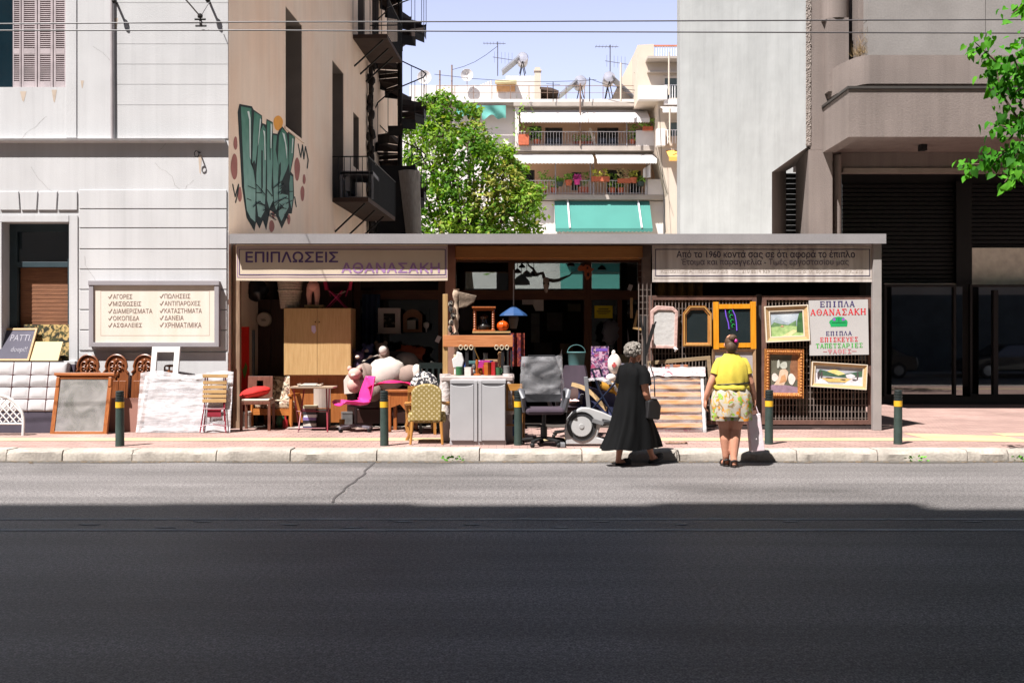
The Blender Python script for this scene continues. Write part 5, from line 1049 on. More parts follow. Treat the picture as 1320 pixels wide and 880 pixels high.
# three carved headboards
CW = wood('carved_red_wood', '#5f3119', '#7d4827', .38, 'z')
def carved(px, lab, first=None):
    T = Thing('carved_headboard', lab, 'headboard', base(px, 15.2), R(-3), 'carved wooden headboards leaning on the white wall', False, R(-6))
    hw = .195; prof = [(-hw, 0), (hw, 0), (hw, .82), (hw-.0, .88), (hw-.045, .93), (hw-.03, .98)]
    prof += [((hw-.035)*math.cos(t), .99+.165*math.sin(t)) for t in [math.pi*k/14 for k in range(1, 14)]] + [(-hw+.03, .98), (-hw+.045, .93), (-hw, .88), (-hw, .82)]
    mb = MB(); mb.prism(prof, -.02, .03); T.part('panel', mb, CW, bevel=.006)
    mb = MB(); mb.tube([(x*1.0, -.03, z) for x, z in prof[3:-1]], .017, 6); T.part('rim_moulding', mb, CW, smooth=True)
    mb = MB(); c = .98
    for s in (-1, 1):
        for k, (r, ox, oz) in enumerate(((.05, .055, .03), (.04, .06, -.04))): mb.tube([(s*(ox+r*(1-.12*j)*math.cos(j*.9)), -.034, c+oz+r*(1-.12*j)*math.sin(j*.9)) for j in range(8)], .013, 6)
        mb.ell((s*.03, -.03, c-.11), (.022, .016, .05), 10, 6)
    mb.ell((0, -.03, c+.09), (.03, .02, .035), 10, 6); mb.ell((0, -.035, c-.03), (.022, .025, .06), 10, 6); mb.ell((0, -.03, c-.16), (.018, .014, .035), 10, 6); T.part('carving', mb, CW, smooth=True)
    mb = MB(); mb.box(-hw+.03, -.06, -.028, -.019, .3, .76); mb.box(.06, hw-.03, -.028, -.019, .3, .76); mb.box(-.045, .045, -.028, -.019, .3, .76); T.split('raised_strip', mb, CW, bevel=.006)
carved(110.5, 'carved wooden headboard with its lower part hidden behind the leaning mirror'); carved(147, 'carved wooden headboard between mirror and white frame, middle one of three'); carved(183.5, 'carved wooden headboard partly behind the tall white frame')
mb = MB(); mb.at(base(161, 14.98), 0, R(-5)); mb.box(-.25, .25, -.015, .015, 0, .51); single('brown_board', mb, M('dull_brown_board', '#8a6257', .8, .05, 3), 'plain dull brown board standing before the carved headboards', 'board', base(161, 14.98), bevel=.003)
mb = MB(); mb.at(base(206, 15.05), R(-4), R(-11)); mb.frame(-.22, .22, 0, 1.3, .085, -.02, .02); single('empty_white_frame', mb, WHITEP, 'tall empty white wooden frame leaning behind the wrapped crib sides', 'frame', base(206, 15.05), bevel=.004)  # plain empty frame, not part of any window
mb = MB(); mb.at(base(217, 15.3), 0, R(-6))
for z in (.84, .9): mb.bar((-.1, 0, z), (.06, 0, z), .018)
for x in (-.09, -.02, .05): mb.tube([(x, 0, 0), (x, 0, .98)], .014, 6)
mb.ell((.0, 0, .99), (.1, .02, .02), 10, 6); single('dark_chair_back', mb, CW, 'dark turned chair back standing behind the empty white frame', 'chair back', base(217, 15.3))
# plastic wrapped crib sides
T = Thing('wrapped_crib_sides', 'white crib sides wrapped in crinkled clear plastic leaning on the wall', 'crib', base(236, 14.85), 0, None, False, R(-12))
mb = MB(); mb.bar((-.68, 0, 0), (-.6, 0, .86), .045); mb.bar((.66, 0, 0), (.66, 0, .9), .05); T.split('corner_post', mb, WHITEP, bevel=.006)
mb = MB()
for z in (.05, .44, .83): mb.box(-.62, .64, -.012, .012, z-.02, z+.02)
T.split('rail', mb, WHITEP, bevel=.004)
mb = MB(); mb.box(-.6, .62, .02, .03, .07, .81); T.part('backing_sheet', mb, M('pale_back_sheet', '#a8a3a6', .7, .1, 4))
mb = MB(); mb.grid(lambda u, v: (-.69+1.4*u, -.035-.02*noise.noise(Vector((u*7, v*5, 1)))-.008*noise.noise(Vector((u*26, v*18, 4))), -.0+.9*v+.03*math.sin(u*9)*(0 if .1 < v < .9 else 1)*(1 if v > .5 else .0)), 60, 40); T.part('plastic_wrap', mb, film('clear_wrap', (.68, .66, .68), .5, 18, .16, (.5, 1, 3.4)), smooth=True, angle=80)
# folding slat chair
T = Thing('folding_chair', 'folded garden chair with pale wooden slats and red metal legs', 'chair', base(275, 14.78), R(3), None, False, R(-8))
RED = M('red_metal_paint', '#7d2330', .4, .1, 8)
for i in range(6):
    mb = MB(); z = .455+i*.068+(.03 if i == 5 else 0); mb.box(-.175+(0 if i < 5 else -.01), .175+(0 if i < 5 else .01), -.014, .004, z, z+.052); T.part('slat', mb, PALEWX, bevel=.003)
mb = MB()
for s in (-1, 1): mb.tube([(s*.15, .012, .86), (s*.15, .012, .4), (s*.19, -.02, .01)], .01, 6); mb.tube([(s*.12, .03, .86), (s*.13, .03, .4), (s*.16, .05, .01)], .009, 6)
T.part('leg', mb, RED); mb = MB(); mb.tube([(-.16, -.01, .36), (.16, -.01, .36)], .008, 6); mb.tube([(-.19, -.02, .1), (0, -.02, .13), (.19, -.02, .1)], .008, 6); mb.box(-.1, .1, .01, .02, .24, .36); T.split('stretcher', mb, RED)
# ---------------- goods: left bay of the shop ----------------
def legs4(T, w, d, h, t, m, nm='leg', y0=0, splay=0, tf=None):
    for sx in (-1, 1):
        for yy_ in (y0, y0+d):
            mb = MB(); s = splay*(1 if yy_ > y0 else -1); mb.bar((sx*(w/2-t/2)+sx*splay, yy_+s, 0), (sx*(w/2-t/2), yy_, h), tf or t, tf or t); T.part(nm, mb, m, bevel=.003)
RW = wood('reddish_chair_wood', '#5a3527', '#71473a', .45, 'z')
T = Thing('dining_chair', 'reddish wooden dining chair holding a red cushion beside the left post', 'chair', base(329, 15.15), R(4))
legs4(T, .46, .4, .4, .04, RW); mb = MB(); mb.box(-.23, .23, -.02, .42, .4, .45); T.part('seat_frame', mb, RW, bevel=.004)
mb = MB(); mb.box(-.21, .21, -.01, .38, .45, .485); T.part('seat_pad', mb, M('cream_seat', '#c7bdae', .8, .1, 6), bevel=.012)
mb = MB(); mb.at((0, .4, .45), 0, R(-8)); mb.holes(-.19, .19, 0, .37, [(-.055, .045, .2, .3)], -.012, .012); mb.box(-.19, -.155, -.013, .013, -.04, .0); mb.box(.155, .19, -.013, .013, -.04, .0); T.part('backrest', mb, RW, bevel=.003)
mb = MB(); mb.at((PX(330, 15.3), 15.32, G+.49), R(6), 0, R(-12)); mb.ell((0, 0, .09), (.24, .17, .085), 20, 12, .12, 3, 2); single('red_cushion', mb, M('red_cushion_cloth', '#b8201c', .85, .08, 5, .2, 60), 'plump red cushion lying tilted on the reddish dining chair', 'cushion', (PX(330, 15.3), 15.32, G+.49), smooth=True)
FLOR = patterned('floral_upholstery', '#a08d78', ['#6d4b41', '#c9bda9', '#4c4238'], 13, .56)
HON = wood('honey_wood', '#8d5226', '#ab6b34', .4, 'z'); HONX = wood('honey_wood_x', '#8d5226', '#ab6b34', .4, 'x')
T = Thing('floral_armchair', 'low armchair with floral cloth and honey wood arms behind the dining chair', 'armchair', base(350, 15.7), R(-14))
mb = MB(); mb.box(-.3, .3, 0, .5, .3, .42); T.part('seat', mb, FLOR, bevel=.03); mb = MB(); mb.at((0, .5, .38), 0, R(-14)); mb.box(-.28, .28, -.05, .06, 0, .42); T.part('backrest', mb, FLOR, bevel=.03)
for s in (-1, 1):
    mb = MB(); mb.box(s*.34-.03, s*.34+.03, -.05, .5, .5, .54); mb.bar((s*.34, -.02, 0), (s*.34, 0, .5), .05); mb.bar((s*.34, .46, 0), (s*.34, .46, .5), .05); T.part('arm', mb, HON, bevel=.004)
mb = MB(); mb.box(-.31, .31, -.02, .01, .2, .3); T.part('front_rail', mb, HONX)
# cupboards
LW = wood('light_oak_veneer', '#a48357', '#b49467', .4, 'z'); ORW = wood('orange_veneer', '#8a5028', '#9f6233', .4, 'z')
YC = 15.72; T = Thing('low_cupboard', 'orange brown cupboard standing underneath the pale oak wardrobe top', 'cupboard', base(411, YC+.13))
s_ = YC/F; w = 76*s_/2; mb = MB(); mb.box(-w, w, 0, .45, .07, PZ(484, YC)-G-.004); T.part('carcass', mb, ORW, bevel=.003); mb = MB(); mb.box(-w+.03, w-.03, .03, .42, 0, .069); T.part('plinth', mb, BLACK)
mb = MB(); mb.box(-.003, .003, -.003, -.001, .1, .78); T.part('door_gap', mb, M('dark_gap', '#2a170c'))
T = Thing('oak_wardrobe', 'pale oak two door cupboard stacked on the orange one, half in shade', 'wardrobe', (PX(409, YC), YC, PZ(484, YC)))
w = 86*s_/2; h = (484-397)*s_; mb = MB(); mb.box(-w, w, .021, .5, 0, h); T.part('carcass', mb, LW, bevel=.002)
for s in (-1, 1):
    mb = MB(); mb.box(min(s*.002, s*w), max(s*.002, s*w), 0, .02, .012, h-.004); d = T.part('door', mb, LW, bevel=.002); mb = MB(); mb.ell((s*.03, -.012, h*.79), (.012, .014, .012), 10, 6); T.part('knob', mb, M('brass_knob', '#7a623a', .3, metal=.8), parent=d)
mb = MB(); mb.prism([(-.09, h*.74), (-.03, h*.74), (-.02, h*.66), (-.05, h*.62), (-.09, h*.66)], -.006, -.002); T.part('price_tag', mb, M('lilac_tag', '#b9a8bf'))
TZ = PZ(397, YC)+.0
# on the wardrobe
T = Thing('wicker_basket', 'pale wicker basket standing on top of the oak wardrobe', 'basket', (PX(373, 15.9), 15.95, TZ)); mb = MB(); pf = [(.01, 0), (.15, 0)]
for k in range(22): pf.append((.15+.05*k/21+.005*(k % 2), .02+k*.021))
mb.lathe(pf, n=20); T.part('weave', mb, M('pale_wicker', '#9d8d7c', .9, .2, 30, .8, 40), smooth=True, angle=20); mb = MB(); mb.lathe([(.183, .26), (.195, .28), (.186, .3)], n=20, cap=False); mb.tube([(.2*math.cos(t), .2*math.sin(t), .47) for t in [k*.349 for k in range(19)]], .012, 6); T.part('band', mb, M('pale_wicker_band', '#ab9b88', .9, .2, 30))
SKINP = M('doll_pink', '#c98f80', .6, .06, 8)
T = Thing('doll_legs', 'pink lower half of a doll mannequin standing on the wardrobe', 'mannequin', (PX(403, 15.85), 15.9, TZ+.055)); mb = MB()
mb.ell((0, 0, .3), (.1, .075, .09), 14, 8)
for s in (-1, 1): mb.tube([(s*.05, 0, .28), (s*.065, -.01, .16), (s*.06, 0, .05), (s*.06, -.01, .0)], [.055, .045, .035, .03], 10); mb.ell((s*.06, -.03, .015), (.03, .05, .018), 10, 6)
mb.ell((0, 0, .42), (.085, .065, .08), 14, 8); T.part('body', mb, SKINP, smooth=True)
mb = MB(); mb.box(-.15, .15, -.09, .09, .02, .05); mb.box(-.12, -.08, -.08, .08, 0, .02); mb.box(.08, .12, -.08, .08, 0, .02); mb.M = Matrix.Translation((PX(405, 15.85), 15.9, TZ)); mb2 = MB(); mb2.M = mb.M; mb2.box(-.15, .15, -.09, .09, .02, .053); mb2.box(-.12, -.08, -.08, .08, 0, .0195); mb2.box(.08, .12, -.08, .08, 0, .0195); single('wooden_stand', mb2, PALEWX, 'small pale wooden stand beneath the pink doll legs', 'stand', (PX(405, 15.85), 15.9, TZ), bevel=.003)
T = Thing('camp_chair', 'small folding camp chair with magenta straps on top of the wardrobe', 'camp chair', (PX(433, 15.85), 15.95, TZ)); MAG = M('magenta_cloth', '#a51f52', .7, .1, 6)
mb = MB()
for s in (-1, 1):
    mb.tube([(s*.16, -.1, 0), (-s*.1, -.1, .28)], .009, 6); mb.tube([(s*.16, .1, 0), (-s*.1, .1, .28)], .009, 6); mb.tube([(s*.12, .1, .2), (s*.2, .14, .45)], .01, 6)
T.split('tube_leg', mb, MAG); mb = MB(); mb.slab(lambda u, v: (-.14+.28*u, -.1+.2*v, .28-.05*math.sin(u*math.pi)), 10, 4, .012); T.part('seat', mb, M('cream_canvas', '#b9ab98', .8)); mb = MB(); mb.slab(lambda u, v: (-.2+.4*u, .13+.03*math.sin(u*3.1), .3+.16*v), 8, 4, .012); T.part('backrest', mb, M('dark_maroon_canvas', '#3a1a22', .8))
for s in (-1, 1): 
    mb = MB(); mb.bar((s*.19, .1, .3), (s*.215, .1, .47), .045, .02); T.part('strap', mb, M('bright_magenta', '#c42a4f', .7))
mb = MB(); mb.M = Matrix.Translation((PX(331, 16.6), 16.6, PZ(388, 16.6))); mb.ell((0, 0, .17), (.19, .16, .18), 16, 10, .2, 2.5, 5); mb.tube([(0, 0, .3), (.02, 0, .8)], .008, 5); single('black_bag', mb, M('shiny_black', '#131316', .3, .1, 6), 'black bag hanging in the dark upper left corner of the shop', 'bag', (PX(331, 16.6), 16.6, PZ(388, 16.6)), smooth=True)
T = Thing('wall_clock', 'round white wall clock hung on the dark brown door', 'clock', P(340, 421, 16.9)); mb = MB(); r = .125; mb.lathe([(.01, .06), (r, .06), (r, 0), (r*.9, -.012), (r*.9, .0)], (0, 0, r), 24, 'y'); T.part('rim', mb, M('cream_clock', '#a79c8c', .5)); mb = MB(); mb.lathe([(.001, -.014), (r*.89, -.014)], (0, 0, r), 24, 'y', cap=False); T.part('face', mb, M('clock_face', '#b8ada0', .5)); mb = MB(); mb.bar((-.05, -.018, r), (0, -.018, r+.005), .006); mb.bar((0, -.018, r), (.035, -.018, r+.02), .006); mb.box(-.035, .04, -.02, -.016, r-.025, r-.01); T.part('hand', mb, BLACK)
T = Thing('red_panel', 'tall bright red panel with a painted leaf beside the left post', 'panel', (PX(315, 16.0), 16.0, G)); mb = MB(); mb.box(-.09, .07, 0, .05, 0, PZ(421, 16)-G); T.part('panel', mb, M('red_gloss', '#b01d12', .35, .1, 3), bevel=.004); mb = MB(); mb.sheet([(0, .75), (.035, .85), (.05, .95), (.02, 1.03), (-.0, .95), (-.03, .9)], -.004); T.part('leaf', mb, M('leaf_paint', '#3f6a24'))  # plain standing red panel, not a folding screen
mb = MB(); mb.tube([(0, 0, 0), (0, 0, 1.55)], .035, 10); single('grey_pipe', mb, M('zinc_pipe', '#6e6f73', .4, .1, 4, metal=.6), 'grey zinc pipe standing upright beside the dark brown door', 'pipe', (0, 0, 0)).location = base(326, 16.7)
# folding table and what is on it
T = Thing('folding_table', 'pale topped folding table on crossed red legs before the orange cupboard', 'table', base(404, 15.12))
mb = MB(); mb.box(-.33, .33, -.2, .2, .655, .68); T.part('top', mb, M('worn_pale_top', '#9d8875', .6, .12, 5), bevel=.004)
for s in (-1, 1):
    for k in (-1, 1): mb = MB(); mb.tube([(s*.22+k*.03, -k*.19, 0), (s*.22-k*.05*s, k*.16, .65)], .011, 6); T.part('leg', mb, RED)
mb = MB(); mb.tube([(-.25, .0, .3), (.2, 0, .3)], .008, 6); mb.tube([(-.22, -.19, .06), (.22, -.19, .06)], .008, 6); T.split('stretcher', mb, RED)
T = Thing('tray', 'shallow pale tray of papers lying on the folding table', 'tray', (PX(400, 15.12), 15.12, G+.681)); mb = MB(); mb.box(-.16, .16, -.1, .1, 0, .015); T.part('base', mb, M('tray_pale', '#c4b8aa', .6)); mb = MB(); mb.frame(-.165, .165, 0, .035, .012, -.1, -.09); mb.bar((-.17, -.1, .03), (-.17, .1, .03), .015); mb.bar((.17, -.1, .03), (.17, .1, .03), .015); T.part('rim', mb, M('tray_pale', '#c4b8aa')); mb = MB(); mb.box(-.1, .1, -.07, .06, .016, .04); T.part('paper', mb, WHITEP)
mb = MB(); mb.slab(lambda u, v: (-.13+.26*u, -.03*math.sin(u*4), .02+.3*v), 6, 4, .02); single('grey_carton', mb, M('grey_card', '#9a8d84', .8, .06, 4), 'grey card carton standing behind the folding table', 'carton', (0, 0, 0)).location = (PX(415, 15.6), 15.6, G+.3)
mb = MB(); mb.box(-.12, .12, -.1, .1, 0, .3); single('dark_crate', mb, M('dark_crate', '#33302d', .8), 'dark crate under the grey carton behind the folding table', 'crate', (0, 0, 0)).location = (PX(415, 15.6), 15.6, G)
mb = MB(); mb.box(-.1, .1, -.08, .08, 0, .045); bk = None; colr = ('#2d3a59', '#b9b4ad', '#29262b', '#7d6aa0', '#c5c9cd', '#2a2d33', '#5b2f3c', '#a9a58a')
for i, cc in enumerate(colr):
    o = mb.obj('book', M('book_cover_'+str(i), cc, .5, .08, 8)); o.location = (PX(401, 15.55)+random.uniform(-.015, .015), 15.52, G+.001+i*.0455); o.rotation_euler = (0, 0, random.uniform(-.08, .08))
    tag(o, ('dark blue book lying at the bottom of the stack by the table', 'pale grey book lying second from the bottom of the stack', 'black book lying between grey and purple books', 'purple book lying in the middle of the stack', 'pale silver book lying above the purple one', 'slate black book lying above the silver one', 'maroon book lying near the top of the stack', 'beige book lying at the top of the stack')[i], 'book', 'books stacked behind the folding table')
# pink swivel chair
T = Thing('pink_swivel_chair', 'bright pink plastic shell chair on a grey swivel base', 'chair', base(461, 15.1), R(34))
mb = MB(); PK = M('pink_plastic', '#d0357f', .35, .05, 4)
path = [(-.33, .40), (-.28, .43), (-.15, .425), (0, .40), (.1, .41), (.16, .47), (.18, .58), (.22, .72), (.25, .83)]
def shell(u, v):
    t = u*(len(path)-1); i = min(int(t), len(path)-2); f = t-i; x = path[i][0]+(path[i+1][0]-path[i][0])*f; z = path[i][1]+(path[i+1][1]-path[i][1])*f
    wd = .21*(1-.35*max(0, u-.75)/.25*abs(2*v-1)); e = abs(2*v-1)**3*.05
    return Vector((x-(e if u > .55 else 0), -wd+2*wd*v, z+(e if u < .6 else 0)))
mb.grid(shell, 24, 10); o = T.part('shell', mb, PK, smooth=True, angle=80); md = o.modifiers.new('thickness', 'SOLIDIFY'); md.thickness = .014
mb = MB(); mb.tube([(-.03, 0, .1), (-.03, 0, .4)], .024, 10); mb.box(-.13, .07, -.08, .08, .375, .392); T.part('column', mb, M('dark_column', '#38343a', .4), smooth=True)
for k in range(4):
    a = k*math.pi/2+.3; mb = MB(); mb.bar((-.03, 0, .09), (-.03+.32*math.cos(a), .32*math.sin(a), .07), .05, .035); f = T.part('foot', mb, M('grey_cast_foot', '#77737c', .4, metal=.4), bevel=.004); mb = MB(); mb.lathe([(.005, -.02), (.03, -.02), (.03, .02), (.005, .02)], (-.03+.3*math.cos(a), .3*math.sin(a), .03), 10, 'y'); T.part('castor', mb, BLACK, parent=f)
# dark sofa and plush toys
T = Thing('brown_sofa', 'dark brown leather sofa carrying a heap of plush toys', 'sofa', base(500, 15.9)); SOF = M('dark_leather', '#2f1a16', .45, .15, 4, .2, 30)
mb = MB(); mb.box(-.62, .5, -.1, .7, .05, .3); T.part('base', mb, SOF, bevel=.02)
for a in (-.5, -.02): mb = MB(); mb.box(a, a+.47, -.12, .6, .3, .46); T.part('seat_cushion', mb, SOF, bevel=.04)
mb = MB(); mb.box(-.62, .5, .6, .85, .3, .85); T.part('backrest', mb, SOF, bevel=.05)
for a in (-.64, .46): mb = MB(); mb.box(a, a+.16, -.12, .8, .05, .62); T.part('armrest', mb, SOF, bevel=.04)
def plush(name, lab, px, py, Y, col, build, cat='plush toy', col2=None):
    o = P(px, py, Y); T = Thing(name, lab, cat, o)
    build(T, M('plush_'+col.strip('#'), col, .95, .06, 6, .5, 90)); return T
BEI = M('plush_beige', '#85736a', .95, .08, 8, .5, 90); WHI = M('plush_white', '#b8aea6', .95, .05, 6, .5, 90)
T = Thing('plush_bear', 'big white and beige plush bear sprawled on its back over the sofa', 'plush toy', P(497, 500, 15.75))
mb = MB(); mb.ell((.02, .05, .22), (.3, .24, .27), 22, 14, .12, 2.2, 1); T.part('body', mb, WHI, smooth=True)
for nm, c, r in (('arm', (-.33, 0, .2), (.17, .15, .2)), ('arm', (.38, -.02, .2), (.2, .16, .17)), ('leg', (-.2, -.08, -.06), (.16, .15, .16)), ('leg', (-.04, .1, .53), (.09, .09, .17))):
    mb = MB(); mb.ell(c, r, 16, 10, .1, 2, 3); T.part(nm, mb, BEI, smooth=True)
mb = MB(); mb.ell((.5, -.06, .22), (.1, .12, .16), 14, 10); mb.ell((-.04, .02, .6), (.07, .06, .08), 12, 8); mb.ell((-.36, -.1, .06), (.1, .09, .09), 12, 8); T.part('paw', mb, WHI, smooth=True)
mb = MB(); mb.ell((.3, .3, .4), (.2, .18, .17), 16, 10, .1, 2, 5); T.part('head', mb, M('plush_grey', '#6e655f', .95, .1, 8), smooth=True)
mb = MB(); mb.slab(lambda u, v: (-.48+1.0*u, .1+.4*v+.05*math.sin(u*8), .12+.22*math.sin(u*3.1)*math.sin(v*2.4+.4)+.05*noise.noise(Vector((u*5, v*5, 2)))), 16, 10, .03); single('dark_blanket', mb, M('dark_grey_blanket', '#39332f', .95, .2, 6, .4, 40), 'dark grey blanket heaped behind the plush bear', 'blanket', (0, 0, 0), smooth=True).location = P(505, 480, 15.95)
mb = MB(); mb.slab(lambda u, v: (-.25+.5*u, .2*v+.03*math.sin(u*9), .1*math.sin(u*3.1)+.05*noise.noise(Vector((u*6, v*5, 4)))), 14, 8, .02); single('grey_shirt', mb, M('pale_grey_cloth', '#9b9087', .95, .1, 6), 'pale grey cloth crumpled above the plush bear belly', 'cloth', (0, 0, 0), smooth=True).location = P(487, 466, 15.8)
def simple_plush(px, py, Y, s, col, lab, ears=True, seed=0, band=None):
    T = Thing('plush_toy', lab, 'plush toy', P(px, py, Y)); m = M('plush_'+col.strip('#'), col, .95, .1, 8, .4, 90)
    mb = MB(); mb.ell((0, 0, .1*s), (.11*s, .1*s, .12*s), 14, 9, .1, 2, seed); T.part('body', mb, m, smooth=True)
    mb = MB(); mb.ell((.01, -.02, .27*s), (.1*s, .1*s, .09*s), 14, 9, .08, 2, seed+1); h = T.part('head', mb, m, smooth=True)
    mb = MB()
    for q in (-1, 1): mb.ell((q*.075*s, 0, .35*s), (.035*s, .025*s, .04*s), 10, 6)
    T.part('ear', mb, m, parent=h, smooth=True)
    mb = MB(); mb.ell((0, -.115*s, .25*s), (.04*s, .03*s, .03*s), 10, 6); T.part('muzzle', mb, M('plush_pale', '#c9b5a8', .9), parent=h, smooth=True)
simple_plush(457, 505, 15.6, 1.05, '#c0988e', 'pink plush toy with a pale muzzle beside the pink chair', True, 4); simple_plush(462, 478, 15.9, .9, '#3d2d45', 'dark purple plush toy at the top left of the heap'); simple_plush(474, 470, 16.1, .9, '#3b4066', 'slate blue plush toy at the back of the heap'); simple_plush(491, 470, 16.2, 1.0, '#7d6a5e', 'brown plush toy sitting at the top of the heap')
mb = MB(); mb.prism([(-.1, -.02), (.1, 0), (.11, .22), (.06, .24), (.05, .34), (-.02, .34), (-.11, .2)], -.08, .08); single('white_box', mb, M('white_card', '#cdbfb6', .8, .06, 5), 'white card box standing left of the plush bear', 'box', (0, 0, 0), bevel=.005).location = P(453, 506, 15.8)
mb = MB(); mb.M = Matrix.Translation(P(528, 476, 16.5)); mb.ell((0, 0, .2), (.23, .12, .2), 18, 12, .45, 2.6, 12); single('orange_cushion', mb, M('burnt_orange_leather', '#8c3d1b', .6, .15, 5), 'burnt orange cushion lying crumpled in the shade behind the toys', 'cushion', P(528, 476, 16.5), smooth=True)
mb = MB(); mb.M = Matrix.Translation(P(508, 505, 15.2)); mb.slab(lambda u, v: (-.4+.72*u, -.15+.3*v, .06+.1*math.sin(u*2.9)-.07*(u > .9)+.02*math.sin(v*6+u*9)), 20, 6, .02); single('magenta_cover', mb, M('magenta_cover', '#c3175a', .5, .12, 4), 'bright magenta cover draped over the wooden chairs', 'cover', P(508, 505, 15.2), smooth=True)
def wchair(px, Y, rz, m, mx, lab, name='wooden_chair', slats=True, h=.92, solid=False):
    T = Thing(name, lab, 'chair', base(px, Y), R(rz)); legs4(T, .42, .38, .43, .038, m)
    mb = MB(); mb.box(-.22, .22, -.03, .42, .43, .46); T.part('seat', mb, mx, bevel=.006)
    mb = MB()
    for s in (-1, 1): mb.bar((s*.19, .39, .46), (s*.19, .46, h), .036)
    T.part('back_post', mb, m); mb = MB(); mb.bar((-.21, .46, h-.03), (.21, .46, h-.03), .03, .09); T.part('top_rail', mb, mx)
    if slats:
        for x in (-.09, 0, .09): mb = MB(); mb.bar((x, .405, .46), (x, .45, h-.06), .035, .014); T.part('slat', mb, m)
    if solid: mb = MB(); mb.bar((0, .41, .5), (0, .45, h-.06), .34, .015, (0, 1, 0)); T.part('back_panel', mb, mx)
    mb = MB(); mb.bar((-.19, .0, .2), (.19, .0, .2), .022); mb.bar((-.19, .38, .24), (.19, .38, .24), .022); T.split('stretcher', mb, mx); return T
OCH = wood('ochre_chair_wood', '#8f602c', '#a9783e', .4, 'z'); OCHX = wood('ochre_chair_wood_x', '#8f602c', '#a9783e', .4, 'x')
T = Thing('wooden_stool_table', 'orange wooden side table with a shaped apron behind the bollard', 'side table', base(516, 14.95), R(-8)); legs4(T, .38, .34, .6, .05, OW)
mb = MB(); mb.box(-.22, .22, -.05, .4, .6, .635); T.part('top', mb, OWX, bevel=.005); mb = MB(); mb.prism([(-.165, .6), (.165, .6), (.165, .36), (.08, .33), (.0, .42), (-.1, .38), (-.165, .36)], -.02, .0); T.part('apron', mb, OW)
wchair(541, 14.9, -170, OCH, OCHX, 'ochre wooden chair between the side table and the patterned armchair', h=.7)
BCH = M('black_chair_paint', '#18201f', .4, .15, 6); wchair(559, 14.75, 6, BCH, BCH, 'black slat back chair behind the patterned armchair', 'black_chair', True, 1.02)
T = Thing('round_back_chair', 'chair with round white back covered in black scribbles', 'chair', base(548, 14.95), R(0)); legs4(T, .42, .4, .4, .035, BCH); mb = MB(); mb.box(-.22, .22, -.02, .42, .4, .47); SQ = patterned('scribble_cloth', '#c3beb9', ['#2c2b2f', '#35343a'], 17, .53, .8, soft=.01); T.part('seat', mb, SQ, bevel=.03); mb = MB(); mb.ell((-.02, .1, .66), (.22, .07, .25), 22, 14); T.part('backrest', mb, SQ, smooth=True)
# patterned armchair seen from behind
def motif():
    m = bpy.data.materials.new('gold_motif_cloth'); m.use_nodes = True; n = m.node_tree.nodes; l = m.node_tree.links; bs = n['Principled BSDF']; bs.inputs['Roughness'].default_value = .85
    tc = n.new('ShaderNodeTexCoord'); mp = n.new('ShaderNodeMapping'); mp.inputs['Scale'].default_value = (21, 21, 21); mp.inputs['Rotation'].default_value = (0, R(45), 0); l.new(tc.outputs['Object'], mp.inputs[0])
    vo = n.new('ShaderNodeTexVoronoi'); vo.inputs['Randomness'].default_value = .12; vo.inputs['Scale'].default_value = 1; l.new(mp.outputs[0], vo.inputs['Vector'])
    nz = n.new('ShaderNodeTexNoise'); nz.inputs['Scale'].default_value = 70; l.new(tc.outputs['Object'], nz.inputs['Vector'])
    ad = n.new('ShaderNodeMath'); ad.operation = 'MULTIPLY_ADD'; ad.inputs[1].default_value = .5; l.new(nz.outputs['Fac'], ad.inputs[0]); l.new(vo.outputs['Distance'], ad.inputs[2])
    mr = n.new('ShaderNodeMapRange'); mr.inputs[1].default_value = .5; mr.inputs[2].default_value = .56; l.new(ad.outputs[0], mr.inputs[0])
    mx = n.new('ShaderNodeMix'); mx.data_type = 'RGBA'; l.new(mr.outputs[0], mx.inputs[0]); mx.inputs[6].default_value = (*hx('#b3a37f'), 1); mx.inputs[7].default_value = (*hx('#86733f'), 1); l.new(mx.outputs[2], bs.inputs['Base Color']); return m
MOT = motif()
T = Thing('patterned_armchair', 'armchair in gold motif cloth on curved wooden legs, its back to the road', 'armchair', base(550, 13.2), R(3))
prof = [(-.19, .3), (.19, .3), (.2, .5)] + [(.2*math.cos(t), .68+.12*math.sin(t)) for t in [k*math.pi/14 for k in range(15)]] + [(-.2, .5)]
mb = MB(); mb.prism(prof, -.05, .04); T.part('backrest', mb, MOT, bevel=.02); mb = MB(); mb.box(-.25, .25, .0, .5, .28, .42); T.part('seat', mb, MOT, bevel=.03)
for s in (-1, 1):
    mb = MB(); mb.tube([(s*.19, -.02, .3), (s*.2, -.03, .15), (s*.21, -.08, .0)], [.024, .02, .016], 8); T.part('leg', mb, OCH, smooth=True)
    mb = MB(); mb.tube([(s*.25, .46, .3), (s*.29, .5, .2), (s*.25, .46, .09), (s*.29, .52, .0)], [.035, .03, .02, .026], 8); T.part('leg', mb, OCH, smooth=True)
    mb = MB(); mb.tube([(s*.19, .02, .55), (s*.27, .1, .53), (s*.29, .3, .52), (s*.28, .36, .44), (s*.26, .4, .32)], [.018, .024, .026, .022, .02], 8); T.part('arm', mb, OCH, smooth=True)
